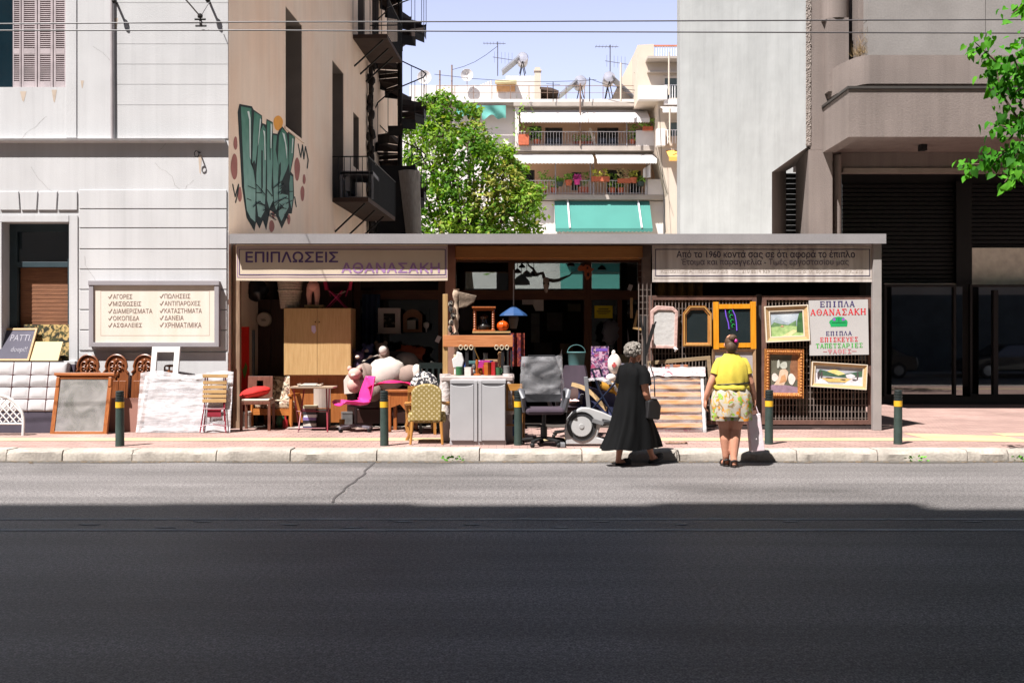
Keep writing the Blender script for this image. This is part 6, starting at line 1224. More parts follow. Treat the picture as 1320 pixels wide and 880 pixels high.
# pictures and bits on the shaded back window of the left bay
T = Thing('white_wall_cabinet', 'small white framed cabinet hung in the shaded back window', 'wall cabinet', P(502, 429, 16.9)); mb = MB(); mb.frame(-.19, .19, 0, .42, .09, -.03, .04); mb.box(-.2, .2, -.035, .04, -.015, -.001); T.part('frame', mb, M('dull_white_paint', '#b0a7a2', .6)); mb = MB(); mb.box(-.1, .1, -.005, .01, .09, .33); T.part('pane', mb, patterned('cabinet_inside', '#1d1c1a', ['#5d584f'], 16, .6))
T = Thing('arched_wooden_cabinet', 'small brown wooden cabinet with an arched top in the shaded back window', 'wall cabinet', P(532, 428, 16.9)); mb = MB(); mb.ring([(-.16, 0), (.16, 0), (.16, .3), (.08, .37), (0, .39), (-.08, .37), (-.16, .3)], [(-.1, .05), (.1, .05), (.1, .22), (.05, .25), (0, .26), (-.05, .25), (-.1, .22)], -.03, .03); T.part('frame', mb, wood('dull_pine', '#5d3d25', '#6f4c30', .6, 'z')); mb = MB(); mb.box(-.09, .05, -.01, 0, .05, .2); T.part('picture', mb, M('dull_card', '#8d8a80', .6))
T = Thing('hanging_lamp', 'little white glass lamp hung in the shaded back window', 'lamp', P(549.5, 428, 16.9)); mb = MB(); mb.lathe([(.005, 0), (.015, .06), (.045, .09), (.05, .15), (.02, .17)], n=14); T.part('shade', mb, M('milk_glass', '#b5b3ac', .3), smooth=True); mb = MB(); mb.tube([(0, 0, .17), (0, 0, .42)], .004, 5); T.part('cord', mb, BLACK)
mb = MB(); mb.at(P(563, 441, 16.2), 0, 0, R(25)); mb.box(-.035, .035, -.004, .004, 0, .11); single('paper_tag', mb, WHITEP, 'small white paper tag hung by the middle post of the left bay', 'tag', P(563, 441, 16.2))
mb = MB(); mb.slab(lambda u, v: (-.2+.3*u, .04*math.sin(u*20), 1.1*v), 20, 4, .02); single('blue_curtain', mb, M('dusky_blue_cloth', '#24344a', .9, .2, 4), 'dusky blue curtain hanging beside the oak wardrobe', 'curtain', (0, 0, 0), smooth=True).location = P(482, 462, 17.0)
# ---------------- goods: middle of the shop ----------------
T = Thing('white_cabinet', 'white two door cabinet with dished door tops standing at the kerb side', 'cabinet', base(616, 13.05))
k = 13.05/F; w = 72*k/2; H = 84*k; CABW = M('greyish_white_lacquer', '#9c9a9c', .45, .04, 3, .06, 30)
mb = MB(); mb.box(-w, w, .03, .4, 0, H); mb.box(-w-.004, w+.004, .026, .404, 0, .045); T.part('carcass', mb, CABW, bevel=.004)
for s in (-1, 1):
    x0, x1 = sorted((s*.055, s*(w-.01)))
    arcx = [x0+(x1-x0)*i/10 for i in range(11)]
    prof = [(x0, .06), (x1, .06)] + [(x, H-.05-.035*(1-((x-(x0+x1)/2)/((x1-x0)/2))**2)**.5*1.0) for x in reversed(arcx)]
    mb = MB(); mb.prism(prof, .0, .028); T.part('door', mb, CABW, bevel=.006)
mb = MB(); mb.box(-.05, -.008, .004, .029, .05, H-.01); mb.box(.008, .05, .004, .029, .05, H-.01); mb.box(-w, w, .012, .029, H-.045, H); T.part('centre_stile', mb, CABW, bevel=.004)
T = Thing('wrapped_table', 'marble topped table with legs and edges wrapped in plastic behind the white cabinet', 'table', base(616, 13.65)); k = 13.65/F; w = 92*k/2; zt_ = PZ(484, 13.65)-G
WRAP = film('dusty_wrap', (.62, .55, .53), .8, 40); MARB = M('mauve_marble', '#8d7c78', .4, 0, 5, .2, 20, 0, .5, '#b5a7a2')
mb = MB(); mb.box(-w, w, -.2, .45, zt_-.08, zt_); T.part('top', mb, MARB, bevel=.02)
for x in (-w+.06, w-.06):
    for y in (-.12, .38): mb = MB(); mb.box(x-.045, x+.045, y-.045, y+.045, 0, zt_-.081); T.part('leg', mb, MARB, bevel=.01)
for x in (-w+.05, w-.07): mb = MB(); mb.grid(lambda u, v, x=x: (x+.075*math.cos(u*6.283)*(1+.25*noise.noise(Vector((u*5, v*6, x)))), -.12+.075*math.sin(u*6.283), zt_-.52+.55*v), 16, 16); T.part('plastic_wrap', mb, WRAP, smooth=True, angle=80)
TT = G+zt_
# headboard-like wood upright and beam behind the table
T = Thing('wooden_bed_rail', 'pale upright plank with an orange brown cross board over the wrapped table', 'bed frame', base(574, 14.0))
k = 14.0/F; mb = MB(); mb.box(-.035, .035, -.02, .03, 0, PZ(379, 14)-G); T.part('upright', mb, PALEW, bevel=.004); mb = MB(); mb.box(-.03, 87*k, -.045, -.021, PZ(447, 14)-G, PZ(432, 14)-G); T.part('cross_board', mb, wood('orange_board', '#a0623a', '#b87a50', .5, 'x'), bevel=.004); mb = MB(); mb.box(84*k, 86.5*k, -.02, .01, 0, PZ(447, 14)-G); T.part('thin_post', mb, BLACK)
# two black straps with three rings each
for px, lab in ((602, 'black strap bracket with three rings hung below the cross board, left one'), (648, 'black strap bracket with three rings hung below the cross board, right one')):
    T = Thing('ring_bracket', lab, 'bracket', (PX(px, 13.85), 13.85, TT), 0, 'strap brackets on the wrapped table'); mb = MB(); mb.prism([(-.13, 0), (.13, 0), (.05, .05), (.025, .12), (.02, .37), (-.02, .37), (-.025, .12), (-.05, .05)], -.02, .02); T.part('strap', mb, M('black_leather', '#1a1819', .5, .2, 6), bevel=.004)
    for q in (-.085, -.012, .06): mb = MB(); mb.tube([(q+.024*math.cos(t), -.03, .385+.03*math.sin(t)) for t in [j*.5236 for j in range(13)]], .008, 6); T.part('ring', mb, M('bone_ring', '#a89c84', .4), smooth=True)
def tbl(px, Y=14.0): return (PX(px, Y), Y, TT+.001)
def solid(name, lab, cat, px, mb, m, Y=14.0, z=None, smooth=False, bevel=0, rz=0):
    o = mb.obj(name, m, None, None, smooth, 40, bevel); o.location = (PX(px, Y), Y, TT+.001 if z is None else z); o.rotation_euler = (0, 0, rz); tag(o, lab, cat); return o
mb = MB(); mb.prism([(-.07, .1), (.05, .08), (.08, .2), (.05, .3), (-.02, .33), (-.03, .26), (-.09, .22)], -.06, .06); mb.box(-.06, .06, -.05, .05, 0, .1); solid('white_figurine', 'white angular ornament standing at the left end of the wrapped table', 'ornament', 591, mb, WHITEP, 13.95, bevel=.012)
mb = MB(); mb.box(-.1, .1, -.05, .05, 0, .2); solid('magenta_box', 'magenta and lilac striped box on the wrapped table', 'box', 623, mb, patterned('magenta_stripes', '#a02a78', ['#c6a6d8'], 9, .55), 14.05, bevel=.004)
mb = MB(); mb.box(-.09, .09, -.05, .05, 0, .19); solid('teal_box', 'dull teal box beside the magenta one on the wrapped table', 'box', 610, mb, M('dull_teal', '#4a6f70', .7), 14.2, bevel=.004)
mb = MB(); mb.lathe([(.03, 0), (.05, .01), (.075, .07), (.085, .1), (.078, .1), (.01, .03)], n=18); solid('white_bowl', 'white bowl on the right half of the wrapped table', 'bowl', 637, mb, WHITEP, 13.95, smooth=True)
mb = MB(); mb.box(-.12, .12, -.08, .08, 0, .05); mb.box(-.1, .11, -.07, .07, .051, .1); solid('brown_parcel', 'two flat brown parcels stacked at the back of the wrapped table', 'parcel', 634, mb, M('brown_paper', '#8b6d50', .8), 14.25, z=TT+.11, bevel=.004); mb = MB(); mb.box(-.13, .13, -.09, .09, 0, .108); solid('grey_box', 'low grey box under the brown parcels on the wrapped table', 'box', 634, mb, M('grey_card', '#9a8d84'), 14.25)
mb = MB(); mb.lathe([(.035, 0), (.045, .03), (.02, .06), (.03, .15), (.045, .2), (.03, .25), (.04, .29), (.02, .32)], n=14); mb.ell((.045, 0, .22), (.02, .02, .05), 8, 6); solid('tan_figurine', 'tan carved figurine at the right end of the wrapped table', 'figurine', 645, mb, M('tan_wood', '#ab8358', .5, .2, 12), 14.1, smooth=True)
mb = MB(); mb.lathe([(.04, 0), (.06, .05), (.07, .15), (.03, .24), (.035, .3)], n=16); solid('dark_vase', 'dark round shouldered vase between the brackets on the wrapped table', 'vase', 626, mb, M('dark_glaze', '#24211f', .25, .2, 8), 14.3, z=TT+.001, smooth=True)
mb = MB(); mb.tube([(0, 0, 0), (.01, 0, .2), (-.06, 0, .36), (-.04, 0, .4)], [.012, .01, .008, .006], 6); mb.ell((0, 0, .02), (.06, .05, .02), 12, 6); solid('brass_lamp_arm', 'thin brass lamp arm behind the magenta box', 'lamp', 617, mb, M('brass', '#8f6c3a', .35, metal=.7), 14.35, smooth=True)
# carved pale post and fragment
T = Thing('carved_mirror_side', 'peeling pale carved post with a scalloped bracket at the middle post', 'carved post', base(588, 14.4)); mb = MB(); pf = [(.035, .9)]
for i in range(16): pf.append((.03+.014*(i % 2)+.008*math.sin(i*1.3), .95+i*.07))
pf += [(.055, 2.05), (.04, 2.1), (.05, 2.12)]; mb.lathe([(.03, 0)]+pf, n=10); T.part('post', mb, M('peeling_paint', '#b29c87', .9, .25, 14, .6, 40), smooth=True); mb = MB(); mb.prism([(.04, 2.08), (.3, 2.02), (.26, 1.93), (.15, 1.86), (.04, 1.84)], -.03, .03); T.part('bracket', mb, M('dusty_carving', '#6f5f51', .9, .3, 25, .8, 40), bevel=.01)
mb = MB(); 
for i in range(7): mb.ell((.02*math.sin(i*2), .02*math.cos(i), i*.09), (.035, .03, .05), 8, 6, .3, 3, i)
solid('dark_ornament_string', 'string of dark and pale ornaments hung on the pale upright plank', 'ornament', 582, mb, patterned('ornament_mix', '#2b2726', ['#a09484'], 20, .55), 14.3, z=PZ(440, 14.3), smooth=True)
mb = MB(); mb.tube([(0, 0, 0), (0, 0, .35), (.04, 0, .5), (.02, 0, .6)], [.11, .12, .08, .05], 10); solid('dark_coat', 'dark coat hung beside the turned side table', 'coat', 602, mb, M('dark_cloth', '#151314', .95, .2, 6), 16.3, z=PZ(425, 16.3), smooth=True)
# rack behind with side table, pumpkin, lamp
T = Thing('shelf_rack', 'dark rack with a pale shelf board behind the cross board', 'rack', base(633, 15.3)); k = 15.3/F; zs = PZ(427, 15.3)-G; mb = MB(); mb.box(-.28, .3, -.15, .2, zs-.03, zs); T.part('shelf', mb, PALEWX, bevel=.003)
for x in (-.26, .26):
    for y in (-.12, .18): mb = MB(); mb.box(x-.015, x+.015, y-.015, y+.015, 0, zs-.031); T.part('leg', mb, BLACK)
mb = MB(); mb.box(-.27, .27, -.13, .18, .75, .78); mb.box(-.27, .27, -.13, .18, .3, .33); T.part('lower_shelf', mb, BLACK)
T = Thing('turned_side_table', 'small orange wooden table with turned legs raised on the shelf', 'side table', (PX(624, 15.3), 15.3, G+zs+.001)); TW = wood('turned_wood', '#7d3f1c', '#9b562a', .35, 'z')
for x in (-.14, .14):
    for y in (-.1, .12):
        mb = MB(); pf = [(.03, 0), (.03, .03)]
        for i in range(8): pf += [(.014, .05+i*.036), (.025, .07+i*.036)]
        pf += [(.02, .35)]; mb.lathe(pf, (x, y, 0), 10); T.part('leg', mb, TW, smooth=True, angle=50)
mb = MB(); mb.box(-.18, .18, -.15, .17, .35, .375); mb.box(-.16, .16, -.13, .15, .32, .349); T.part('top', mb, TW, bevel=.004); mb = MB(); mb.box(-.17, .17, -.12, .14, .0, .02); T.part('low_shelf', mb, TW)
mb = MB(); mb.lathe([(.06, 0), (.09, .01), (.1, .05), (.05, .1), (.04, .16), (.07, .2), (.02, .25)], n=14); solid('black_mantel_clock', 'black rounded mantel clock standing inside the turned side table', 'clock', 624, mb, M('dark_glaze', '#24211f'), 15.32, z=G+zs+.022, smooth=True)
T = Thing('orange_pumpkin', 'glossy orange pumpkin ornament on the pale shelf board', 'ornament', (PX(648, 15.25), 15.25, G+zs+.001)); mb = MB(); vs_ = []
for i in range(11):
    ph = math.pi*i/10; row = []
    for j in range(32):
        th = 2*math.pi*j/32; r = .088*math.sin(ph)*(1+.06*math.cos(th*8)); row.append(Vector((r*math.cos(th), r*math.sin(th), .08-.08*math.cos(ph))))
    vs_.append(row)
mb.loft(vs_); T.part('body', mb, M('pumpkin_orange', '#c04a10', .25, .12, 5), smooth=True); mb = MB(); mb.tube([(0, 0, .155), (.01, 0, .19)], [.012, .008], 6); T.part('stalk', mb, BRW)
T = Thing('blue_parasol_lamp', 'pointed blue lampshade hanging on a pale rod under the beam', 'lamp', P(662, 407, 15.6)); mb = MB(); n = 8; mb.lathe([(.22, 0), (.2, .03), (.11, .1), (.02, .16)], n=8, cap=False); T.part('shade', mb, M('navy_blue_fabric', '#1b3f6b', .7, .1, 5)); mb = MB(); mb.tube([(0, 0, .1), (0, 0, .72)], .01, 6); T.part('rod', mb, M('pale_rod', '#9b9792', .5)); mb = MB(); mb.lathe([(.05, -.2), (.08, -.05), (.075, .0)], n=12); T.part('grey_bowl', mb, M('grey_bowl', '#5d5852', .6))
mb = MB(); mb.slab(lambda u, v: (-.12+.24*u, .03*math.sin(u*15), .5*v), 16, 4, .02); solid('red_shawl', 'dark red patterned cloth hanging behind the right end of the cross board', 'cloth', 666, mb, patterned('red_shawl', '#541a1c', ['#2c2040', '#7d3a28'], 14, .54), 15.0, z=PZ(472, 15), smooth=True)
wchair(657, 13.75, 175, OCH, OCHX, 'ochre wooden chair between white cabinet and wrapped office chair, mostly hidden', h=.78)
# office chair with plastic over its back
OFF = M('purple_grey_fabric', '#3d323c', .9, .12, 8, .3, 90); OFG = M('dark_grey_plastic', '#2e2e31', .45, .1, 5)
def office(px, Y, rz, lab, wrapped):
    T = Thing('office_chair', lab, 'office chair', base(px, Y), R(rz)); mb = MB(); mb.box(-.25, .25, -.24, .24, .42, .5); T.part('seat', mb, OFF, bevel=.035)
    mb = MB(); mb.slab(lambda u, v: ((-.25+.5*u)*(1-.3*v**3), .22+.06*v-.05*(1-(2*u-1)**2)*0+.03*(2*u-1)**2*-1, .56+.62*v), 10, 8, .07); T.part('backrest', mb, OFG if wrapped else OFF, smooth=True, angle=60)
    for s in (-1, 1): mb = MB(); mb.tube([(s*.27, .2, .46), (s*.3, .2, .62), (s*.3, .12, .72), (s*.3, -.15, .72), (s*.29, -.2, .64), (s*.26, -.1, .46)], .028, 8, 1.4); T.part('armrest', mb, M('grey_arm_plastic', '#55555a', .45), smooth=True)
    mb = MB(); mb.tube([(0, 0, .09), (0, 0, .42)], .028, 10); mb.tube([(0, 0, .09), (0, 0, .25)], .045, 10); T.part('column', mb, M('black_column', '#161517', .4), smooth=True)
    for k in range(5):
        a = R(-90+36)+k*2*math.pi/5; c, s = math.cos(a), math.sin(a); mb = MB(); mb.bar((0, 0, .11), (.29*c, .29*s, .075), .06, .03); f = T.part('foot', mb, BLACK, bevel=.006); mb = MB(); mb.ell((.29*c, .29*s, .03), (.032, .02, .031), 12, 8); T.part('castor', mb, BLACK, parent=f, smooth=True)
    if wrapped:
        mb = MB()
        def wrapf(u, v):
            t = u*2*math.pi; sx = .3*math.copysign(abs(math.cos(t))**.5, math.cos(t)); sy = .09*math.sin(t)+.27; top = 1.16+.13*max(0, u*1.0 if u < .12 else (math.cos(t))**6 if math.cos(t) > 0 else 0)
            return (sx*(1-.1*v)*(1+.05*noise.noise(Vector((u*8, v*6, 2)))), (sy)*(1)-.0+.02*noise.noise(Vector((u*12, v*5, 5)))+.01*noise.noise(Vector((u*30, v*14, 2))), .66+(top-.66)*v)
        mb.grid(wrapf, 40, 20); T.part('plastic_wrap', mb, film('grey_wrap', (.5, .49, .51), .27, 9, .2, (1, 1, 1.6)), smooth=True, angle=80)
    return T
office(701, 13.0, 4, 'black office chair with crumpled clear plastic pulled over its backrest', True); office2 = office(733, 14.2, -25, 'purple grey office chair standing behind the plastic covered one', False); office2.o.scale = (.86, .86, .86)
mb = MB(); mb.slab(lambda u, v: (-.14+.28*u, -.12+.24*v, .03*math.sin(u*9)*math.sin(v*7)), 10, 8, .015); o = mb.obj('pink_paper', M('pale_pink_paper', '#c9a5a5', .8), None); o.location = (PX(733, 13.98), 13.98, G+.53); tag(o, 'pale pink crumpled paper on the seat of the purple grey office chair', 'paper')
# exercise machine
T = Thing('exercise_machine', 'white elliptical exercise machine with a round flywheel cover at the kerb', 'exercise machine', base(757, 13.0)); MWH = M('machine_white', '#a5a4a4', .4, .04, 3); MGR = M('machine_dark_grey', '#333335', .45, .1, 5)
prof = [(-.28, .02), (.32, .02), (.3, .06), (.12, .12), (.2, .34), (.42, .3), (.42, .34), (.2, .44), (.02, .5), (-.08, .5), (-.19, .45), (-.26, .36), (-.3, .2)]
mb = MB(); mb.prism(prof, -.07, .07); T.part('housing', mb, MWH, bevel=.015)
mb = MB(); mb.lathe([(.19, -.085), (.19, -.071), (.14, -.071), (.14, -.085)], (-.08, 0, .26), 32, 'y', cap=False); f = T.part('flywheel_ring', mb, MGR, smooth=True, angle=30)
mb = MB(); mb.lathe([(.001, -.082), (.13, -.08), (.138, -.071)], (-.08, 0, .26), 32, 'y', cap=False); T.part('flywheel_disc', mb, MWH, smooth=True, angle=30); mb = MB(); mb.lathe([(.001, -.09), (.03, -.09), (.035, -.083)], (-.08, 0, .26), 16, 'y', cap=False); T.part('hub', mb, M('hub_grey', '#a09f9f', .4))
mb = MB(); mb.bar((.06, -.09, .34), (.2, -.11, .3), .03, .05); mb.bar((.2, -.11, .31), (.62, -.11, .26), .05, .035); T.part('crank_arm', mb, M('steel_arm', '#a2a2a4', .3, metal=.7)); mb = MB(); mb.box(.2, .58, -.16, -.06, .3, .34); mb.box(.2, .58, .08, .18, .26, .3); T.part('pedal', mb, MGR, bevel=.01)
mb = MB(); mb.bar((-.33, -.25, .03), (-.33, .25, .03), .06, .05); mb.bar((.62, -.25, .03), (.62, .25, .03), .06, .05); mb.box(.3, .62, -.03, .03, .02, .06); mb.bar((.02, 0, .48), (-.02, 0, .9), .05); T.part('stand', mb, M('machine_foot_grey', '#6f6f72', .5), bevel=.006)
# stroller
T = Thing('baby_stroller', 'folded navy baby stroller heaped with cloths behind the exercise machine', 'stroller', base(770, 13.75), R(-20)); NAV = M('navy_cloth', '#232848', .85, .15, 6, .2, 60)
mb = MB(); mb.slab(lambda u, v: (-.32+.55*u, .05+.12*math.sin(v*3.1), .48-.15*u+.3*v-.16*math.sin(u*3.1)*(1-v)), 14, 8, .03); T.part('seat_cloth', mb, NAV, smooth=True)
mb = MB(); mb.slab(lambda u, v: (-.36+.5*u, -.06+.04*v+.03*math.sin(u*5), .74-.34*u+.07*math.sin(u*3.14)+.05*v), 16, 4, .05); T.part('hood_trim', mb, M('tan_trim', '#8f7654', .9, .15, 20), smooth=True)
mb = MB()
for s in (-1, 1): mb.tube([(-.02, s*.2, .98), (.08, s*.2, .7), (.3, s*.18, .3), (.42, s*.18, .08)], .014, 6); mb.tube([(.3, s*.19, .8), (-.1, s*.19, .35), (-.3, s*.19, .08)], .014, 6)
mb.tube([(-.02, -.2, .98), (-.02, .2, .98)], .014, 6); T.part('frame_tube', mb, M('dark_blue_tube', '#1c2438', .4, metal=.4))
for x in (-.3, .42):
    for s in (-1, 1): mb = MB(); mb.lathe([(.02, -.02), (.075, -.02), (.08, 0), (.075, .02), (.02, .02)], (x, s*.2, .082), 16, 'y'); T.part('wheel', mb, BLACK)
mb = MB(); mb.slab(lambda u, v: (-.25+.5*u, -.1+.3*v, .05+.1*math.sin(u*3.1)+.06*noise.noise(Vector((u*7, v*6, 2)))), 20, 12, .02); o = mb.obj('grey_wrap_bundle', film('grey_wrap', (.75, .74, .75)), None, None, True, 80); o.location = (PX(778, 13.6), 13.6, G+.68); o.rotation_euler = (0, R(28), 0); tag(o, 'crumpled clear plastic bundle lying across the stroller', 'plastic bundle')
mb = MB(); mb.ell((0, 0, .07), (.2, .12, .09), 16, 10, .2, 2, 3); o = mb.obj('yellow_cushion', M('yellow_ochre_cloth', '#b9862b', .85, .1, 6), None, None, True); o.location = (PX(789, 13.85), 13.85, G+.64); o.rotation_euler = (0, R(20), 0); tag(o, 'yellow ochre cushion lying on the stroller below the white doll', 'cushion')
T = Thing('white_doll', 'white soft doll with a red cross mark sitting among the stroller cloths', 'doll', P(791, 492, 13.75)); mb = MB(); mb.ell((.01, 0, .25), (.095, .07, .14), 16, 12, .1, 2, 2); mb.ell((0, 0, .39), (.03, .03, .05), 10, 6); T.part('body', mb, M('doll_white', '#cbbfb8', .8, .05, 5), smooth=True); mb = MB(); mb.ell((-.04, -.04, .06), (.07, .06, .055), 12, 8); T.part('foot', mb, M('doll_white', '#cbbfb8'), smooth=True); mb = MB(); mb.box(-.03, .03, -.078, -.06, .22, .245); mb.box(-.012, .012, -.079, -.06, .2, .27); T.part('red_cross', mb, M('cross_red', '#b04a4a'))
for px, lab in ((744, 'brown padded boot shaped footstool left of the stroller'), ): 
    T = Thing('brown_footstool', lab, 'footstool', base(px+6, 14.3)); mb = MB(); mb.tube([(0, 0, 0), (0, 0, .35), (0, 0, .42)], [.13, .13, .1], 14); T.part('leg', mb, M('brown_plush', '#3d2b28', .9, .15, 8), smooth=True); mb = MB(); mb.ell((-.05, 0, .55), (.16, .15, .16), 16, 10, .1, 2, 4); T.part('top', mb, M('brown_plush', '#3d2b28'), smooth=True)
mb = MB(); mb.lathe([(.11, 0), (.14, .28), (.15, .29), (.14, .3), (.1, .05)], n=18); mb.tube([(.14*math.cos(t), 0, .29+.12*math.sin(t)) for t in [j*.314 for j in range(11)]], .006, 5); solid('teal_bucket', 'dull teal bucket with a wire handle in front of the dark doorway', 'bucket', 743, mb, M('dull_teal', '#4a6f70', .6), 15.6, z=PZ(478, 15.6), smooth=True); mb = MB(); mb.lathe([(.17, 0), (.15, .3), (.17, PZ(478, 15.6)-G)], n=14); solid('dark_barrel', 'dark barrel under the teal bucket', 'barrel', 743, mb, BLACK, 15.6, z=G, smooth=True)
T = Thing('toy_poster', 'purple and pink printed toy board leaning behind the stroller', 'poster', P(773, 490, 14.6), R(-10), None, False, R(-6)); mb = MB(); mb.box(-.13, .13, 0, .015, 0, .5); T.part('board', mb, patterned('pink_print', '#7d6278', ['#4a2250', '#8a3a58', '#2c2040', '#a8899a'], 13, .55, .5)); mb = MB(); mb.text('L', -.12, -.08, .38, .48, -.004, .03); mb.box(-.06, .11, -.004, -.001, .43, .47); T.part('print', mb, M('print_purple', '#5a3a8a'))
mb = MB(); mb.tube([(0, 0, -.55), (0, 0, .0)], .02, 6); o = mb.obj('poster_stand', BLACK, None); o.location = P(773, 490, 14.62); tag(o, 'thin black stand holding up the purple toy board', 'stand')
T = Thing('grey_bin', 'dark purple grey plastic bin with a flat lid behind the white doll', 'bin', base(799, 14.7)); mb = MB(); mb.lathe([(.15, 0), (.19, .95), (.19, .97)], n=20); T.part('body', mb, M('bin_grey', '#3e3a44', .6), smooth=True); mb = MB(); mb.lathe([(.2, .975), (.2, 1.01), (.18, 1.03), (.01, 1.04)], n=20); T.part('lid', mb, M('bin_lid', '#524e58', .5), smooth=True)
T = Thing('wrapped_toy_bag', 'bag of clear plastic with grey toys hung in the dim doorway', 'bag', P(787, 450, 16.6)); mb = MB(); mb.ell((0, 0, .28), (.15, .1, .2), 14, 10, .45, 4, 2); T.part('toy', mb, M('dim_toys', '#4a4a50'), smooth=True)
# in and on the shop front
T = Thing('paper_notice', 'bright yellow paper notice taped to the shop glass', 'notice', P(778, 410, 17.19)); mb = MB(); mb.box(-.155, .155, -.006, -.002, 0, .215); T.part('sheet', mb, M('yellow_paper', '#c9b526', .8, .04, 4)); mb = MB(); 
for z, a, b in ((.148, -.09, .085), (.11, -.12, .12), (.09, -.1, .1), (.068, -.09, .05)): mb.box(a, b, -.008, -.0065, z, z+(.018 if z > .1 else .009))
T.part('writing', mb, M('faded_print', '#5a5220'))
T = Thing('antelope_skull', 'horned antelope skull with long twisted horns hung on the shop front', 'skull', P(704, 377, 17.0)); BONE = M('bone', '#a5988a', .7, .15, 10, .3, 30); HORN = M('dark_horn', '#2d2722', .5, .3, 20, .5, 40)
mb = MB(); mb.tube([(0, 0, 0), (0, -.02, .08), (0, -.01, .16), (0, .02, .24)], [.02, .045, .06, .05], 10); T.part('skull', mb, BONE, smooth=True); mb = MB()
for s in (-1, 1): mb.ell((s*.035, -.045, .15), (.018, .02, .024), 8, 6)
T.part('eye_socket', mb, BLACK, smooth=True)
for pts in ([(-.03, .02, .24), (-.06, 0, .33), (-.17, -.03, .31), (-.22, -.03, .4), (-.3, -.02, .46), (-.33, 0, .55)], [(.03, .02, .22), (.12, 0, .2), (.22, -.03, .21), (.3, -.03, .25), (.4, -.02, .29), (.46, 0, .35)]): mb = MB(); mb.tube(pts, [.03, .032, .028, .022, .014, .005], 8); T.part('horn', mb, HORN, smooth=True)
AF = [(0, .2), (.02, .33), (.1, .42), (.14, .45), (.22, .43), (.3, .45), (.38, .42), (.45, .42), (.5, .34), (.57, .25), (.66, .25), (.63, .18), (.56, .1), (.55, .0), (.57, -.08), (.52, -.14), (.5, -.22), (.45, -.3), (.37, -.33), (.33, -.27), (.31, -.15), (.27, -.05), (.29, .04), (.25, .13), (.14, .12), (.05, .13)]
T = Thing('africa_plaque', 'orange brown wooden plaque cut in the outline of Africa, hung high on the post', 'plaque', P(744.5, 354, 17.12)); mb = MB(); k = .55; mb.prism([(x*k*.78, z*k*.62+.02) for x, z in AF], -.02, .0); T.part('board', mb, wood('plaque_wood', '#a5512c', '#c06a40', .4, 'z'), bevel=.003); mb = MB(); mb.sheet([(.04, .17), (.1, .14), (.14, .18), (.09, .2), (.06, .2)], -.0215); mb.sheet([(.16, -.03), (.2, -.03), (.2, .03), (.16, .035)], -.0215); mb.sheet([(.15, .1), (.18, .09), (.18, .13), (.16, .14)], -.0215); T.part('dark_inlay', mb, M('dark_inlay', '#2d1a12'))
for px, py, lab in ((811, 374, 'white paper tag hung below the right corner of the shop transom'),): mb = MB(); mb.at(P(px, py, 16.9), 0, 0, R(20)); mb.box(-.035, .035, -.003, .003, 0, .1); single('price_tag', mb, WHITEP, lab, 'tag', P(px, py, 16.9))
mb = MB(); mb.slab(lambda u, v: (.0+.38*u, .05*v, -.2*(1-v)*(1 if u > .55 else .45)), 8, 4, .01); single('ragged_white_sheet', mb, M('ragged_sheet_white', '#c9c3bb', .7), 'ragged white sheet hung at the top of the dark doorway', 'paper', (0, 0, 0)).location = P(673, 386, 17.6)  # pale ragged sheet across the top of the doorway
random.seed(31)
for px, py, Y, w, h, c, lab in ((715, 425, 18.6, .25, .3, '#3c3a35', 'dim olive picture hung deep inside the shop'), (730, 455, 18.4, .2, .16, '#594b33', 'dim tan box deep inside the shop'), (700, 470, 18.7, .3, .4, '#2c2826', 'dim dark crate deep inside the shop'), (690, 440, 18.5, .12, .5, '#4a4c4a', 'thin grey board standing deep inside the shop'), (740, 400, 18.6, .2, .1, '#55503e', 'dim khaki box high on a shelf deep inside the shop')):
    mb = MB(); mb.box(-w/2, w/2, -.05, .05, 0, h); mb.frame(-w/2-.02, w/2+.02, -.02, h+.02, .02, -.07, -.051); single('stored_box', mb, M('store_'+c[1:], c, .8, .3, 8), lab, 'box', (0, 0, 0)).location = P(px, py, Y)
mb = MB(); mb.box(-.14, .14, -.14, .14, 0, 1.15); single('grey_plinth', mb, M('olive_plinth', '#5f5a47', .8), 'olive grey plinth beside the right post of the doorway', 'plinth', (0, 0, 0), bevel=.006).location = base(810, 16.3)
T = Thing('small_vase', 'small pale pot holding one thin feather on the olive plinth', 'vase', (PX(810, 16.3), 16.3, G+1.152)); mb = MB(); mb.lathe([(.04, 0), (.055, .1), (.05, .1)], n=12); T.part('pot', mb, M('lilac_pot', '#9a8f9a', .6), smooth=True); mb = MB(); mb.tube([(0, 0, .1), (.0, 0, .25), (-.015, 0, .42)], [.006, .014, .002], 6); T.part('feather', mb, M('grey_feather', '#6d6668'))
mb = MB(); mb.at(P(818, 424, 15.7), 0, 0, R(12)); mb.box(-.03, .01, -.015, .015, 0, .3); mb.box(.011, .14, -.015, .015, 0, .045); single('yellow_corner_piece', mb, PALEW, 'pale yellow wooden corner piece hung beside the right post', 'corner piece', P(818, 424, 15.7))
mb = MB(); mb.at(P(814, 410, 15.7)); mb.box(-.02, .02, -.01, .01, -.0, .32); single('yellow_strip', mb, PALEW, 'pale yellow wooden strip standing above the corner piece', 'strip', P(814, 410, 15.7))
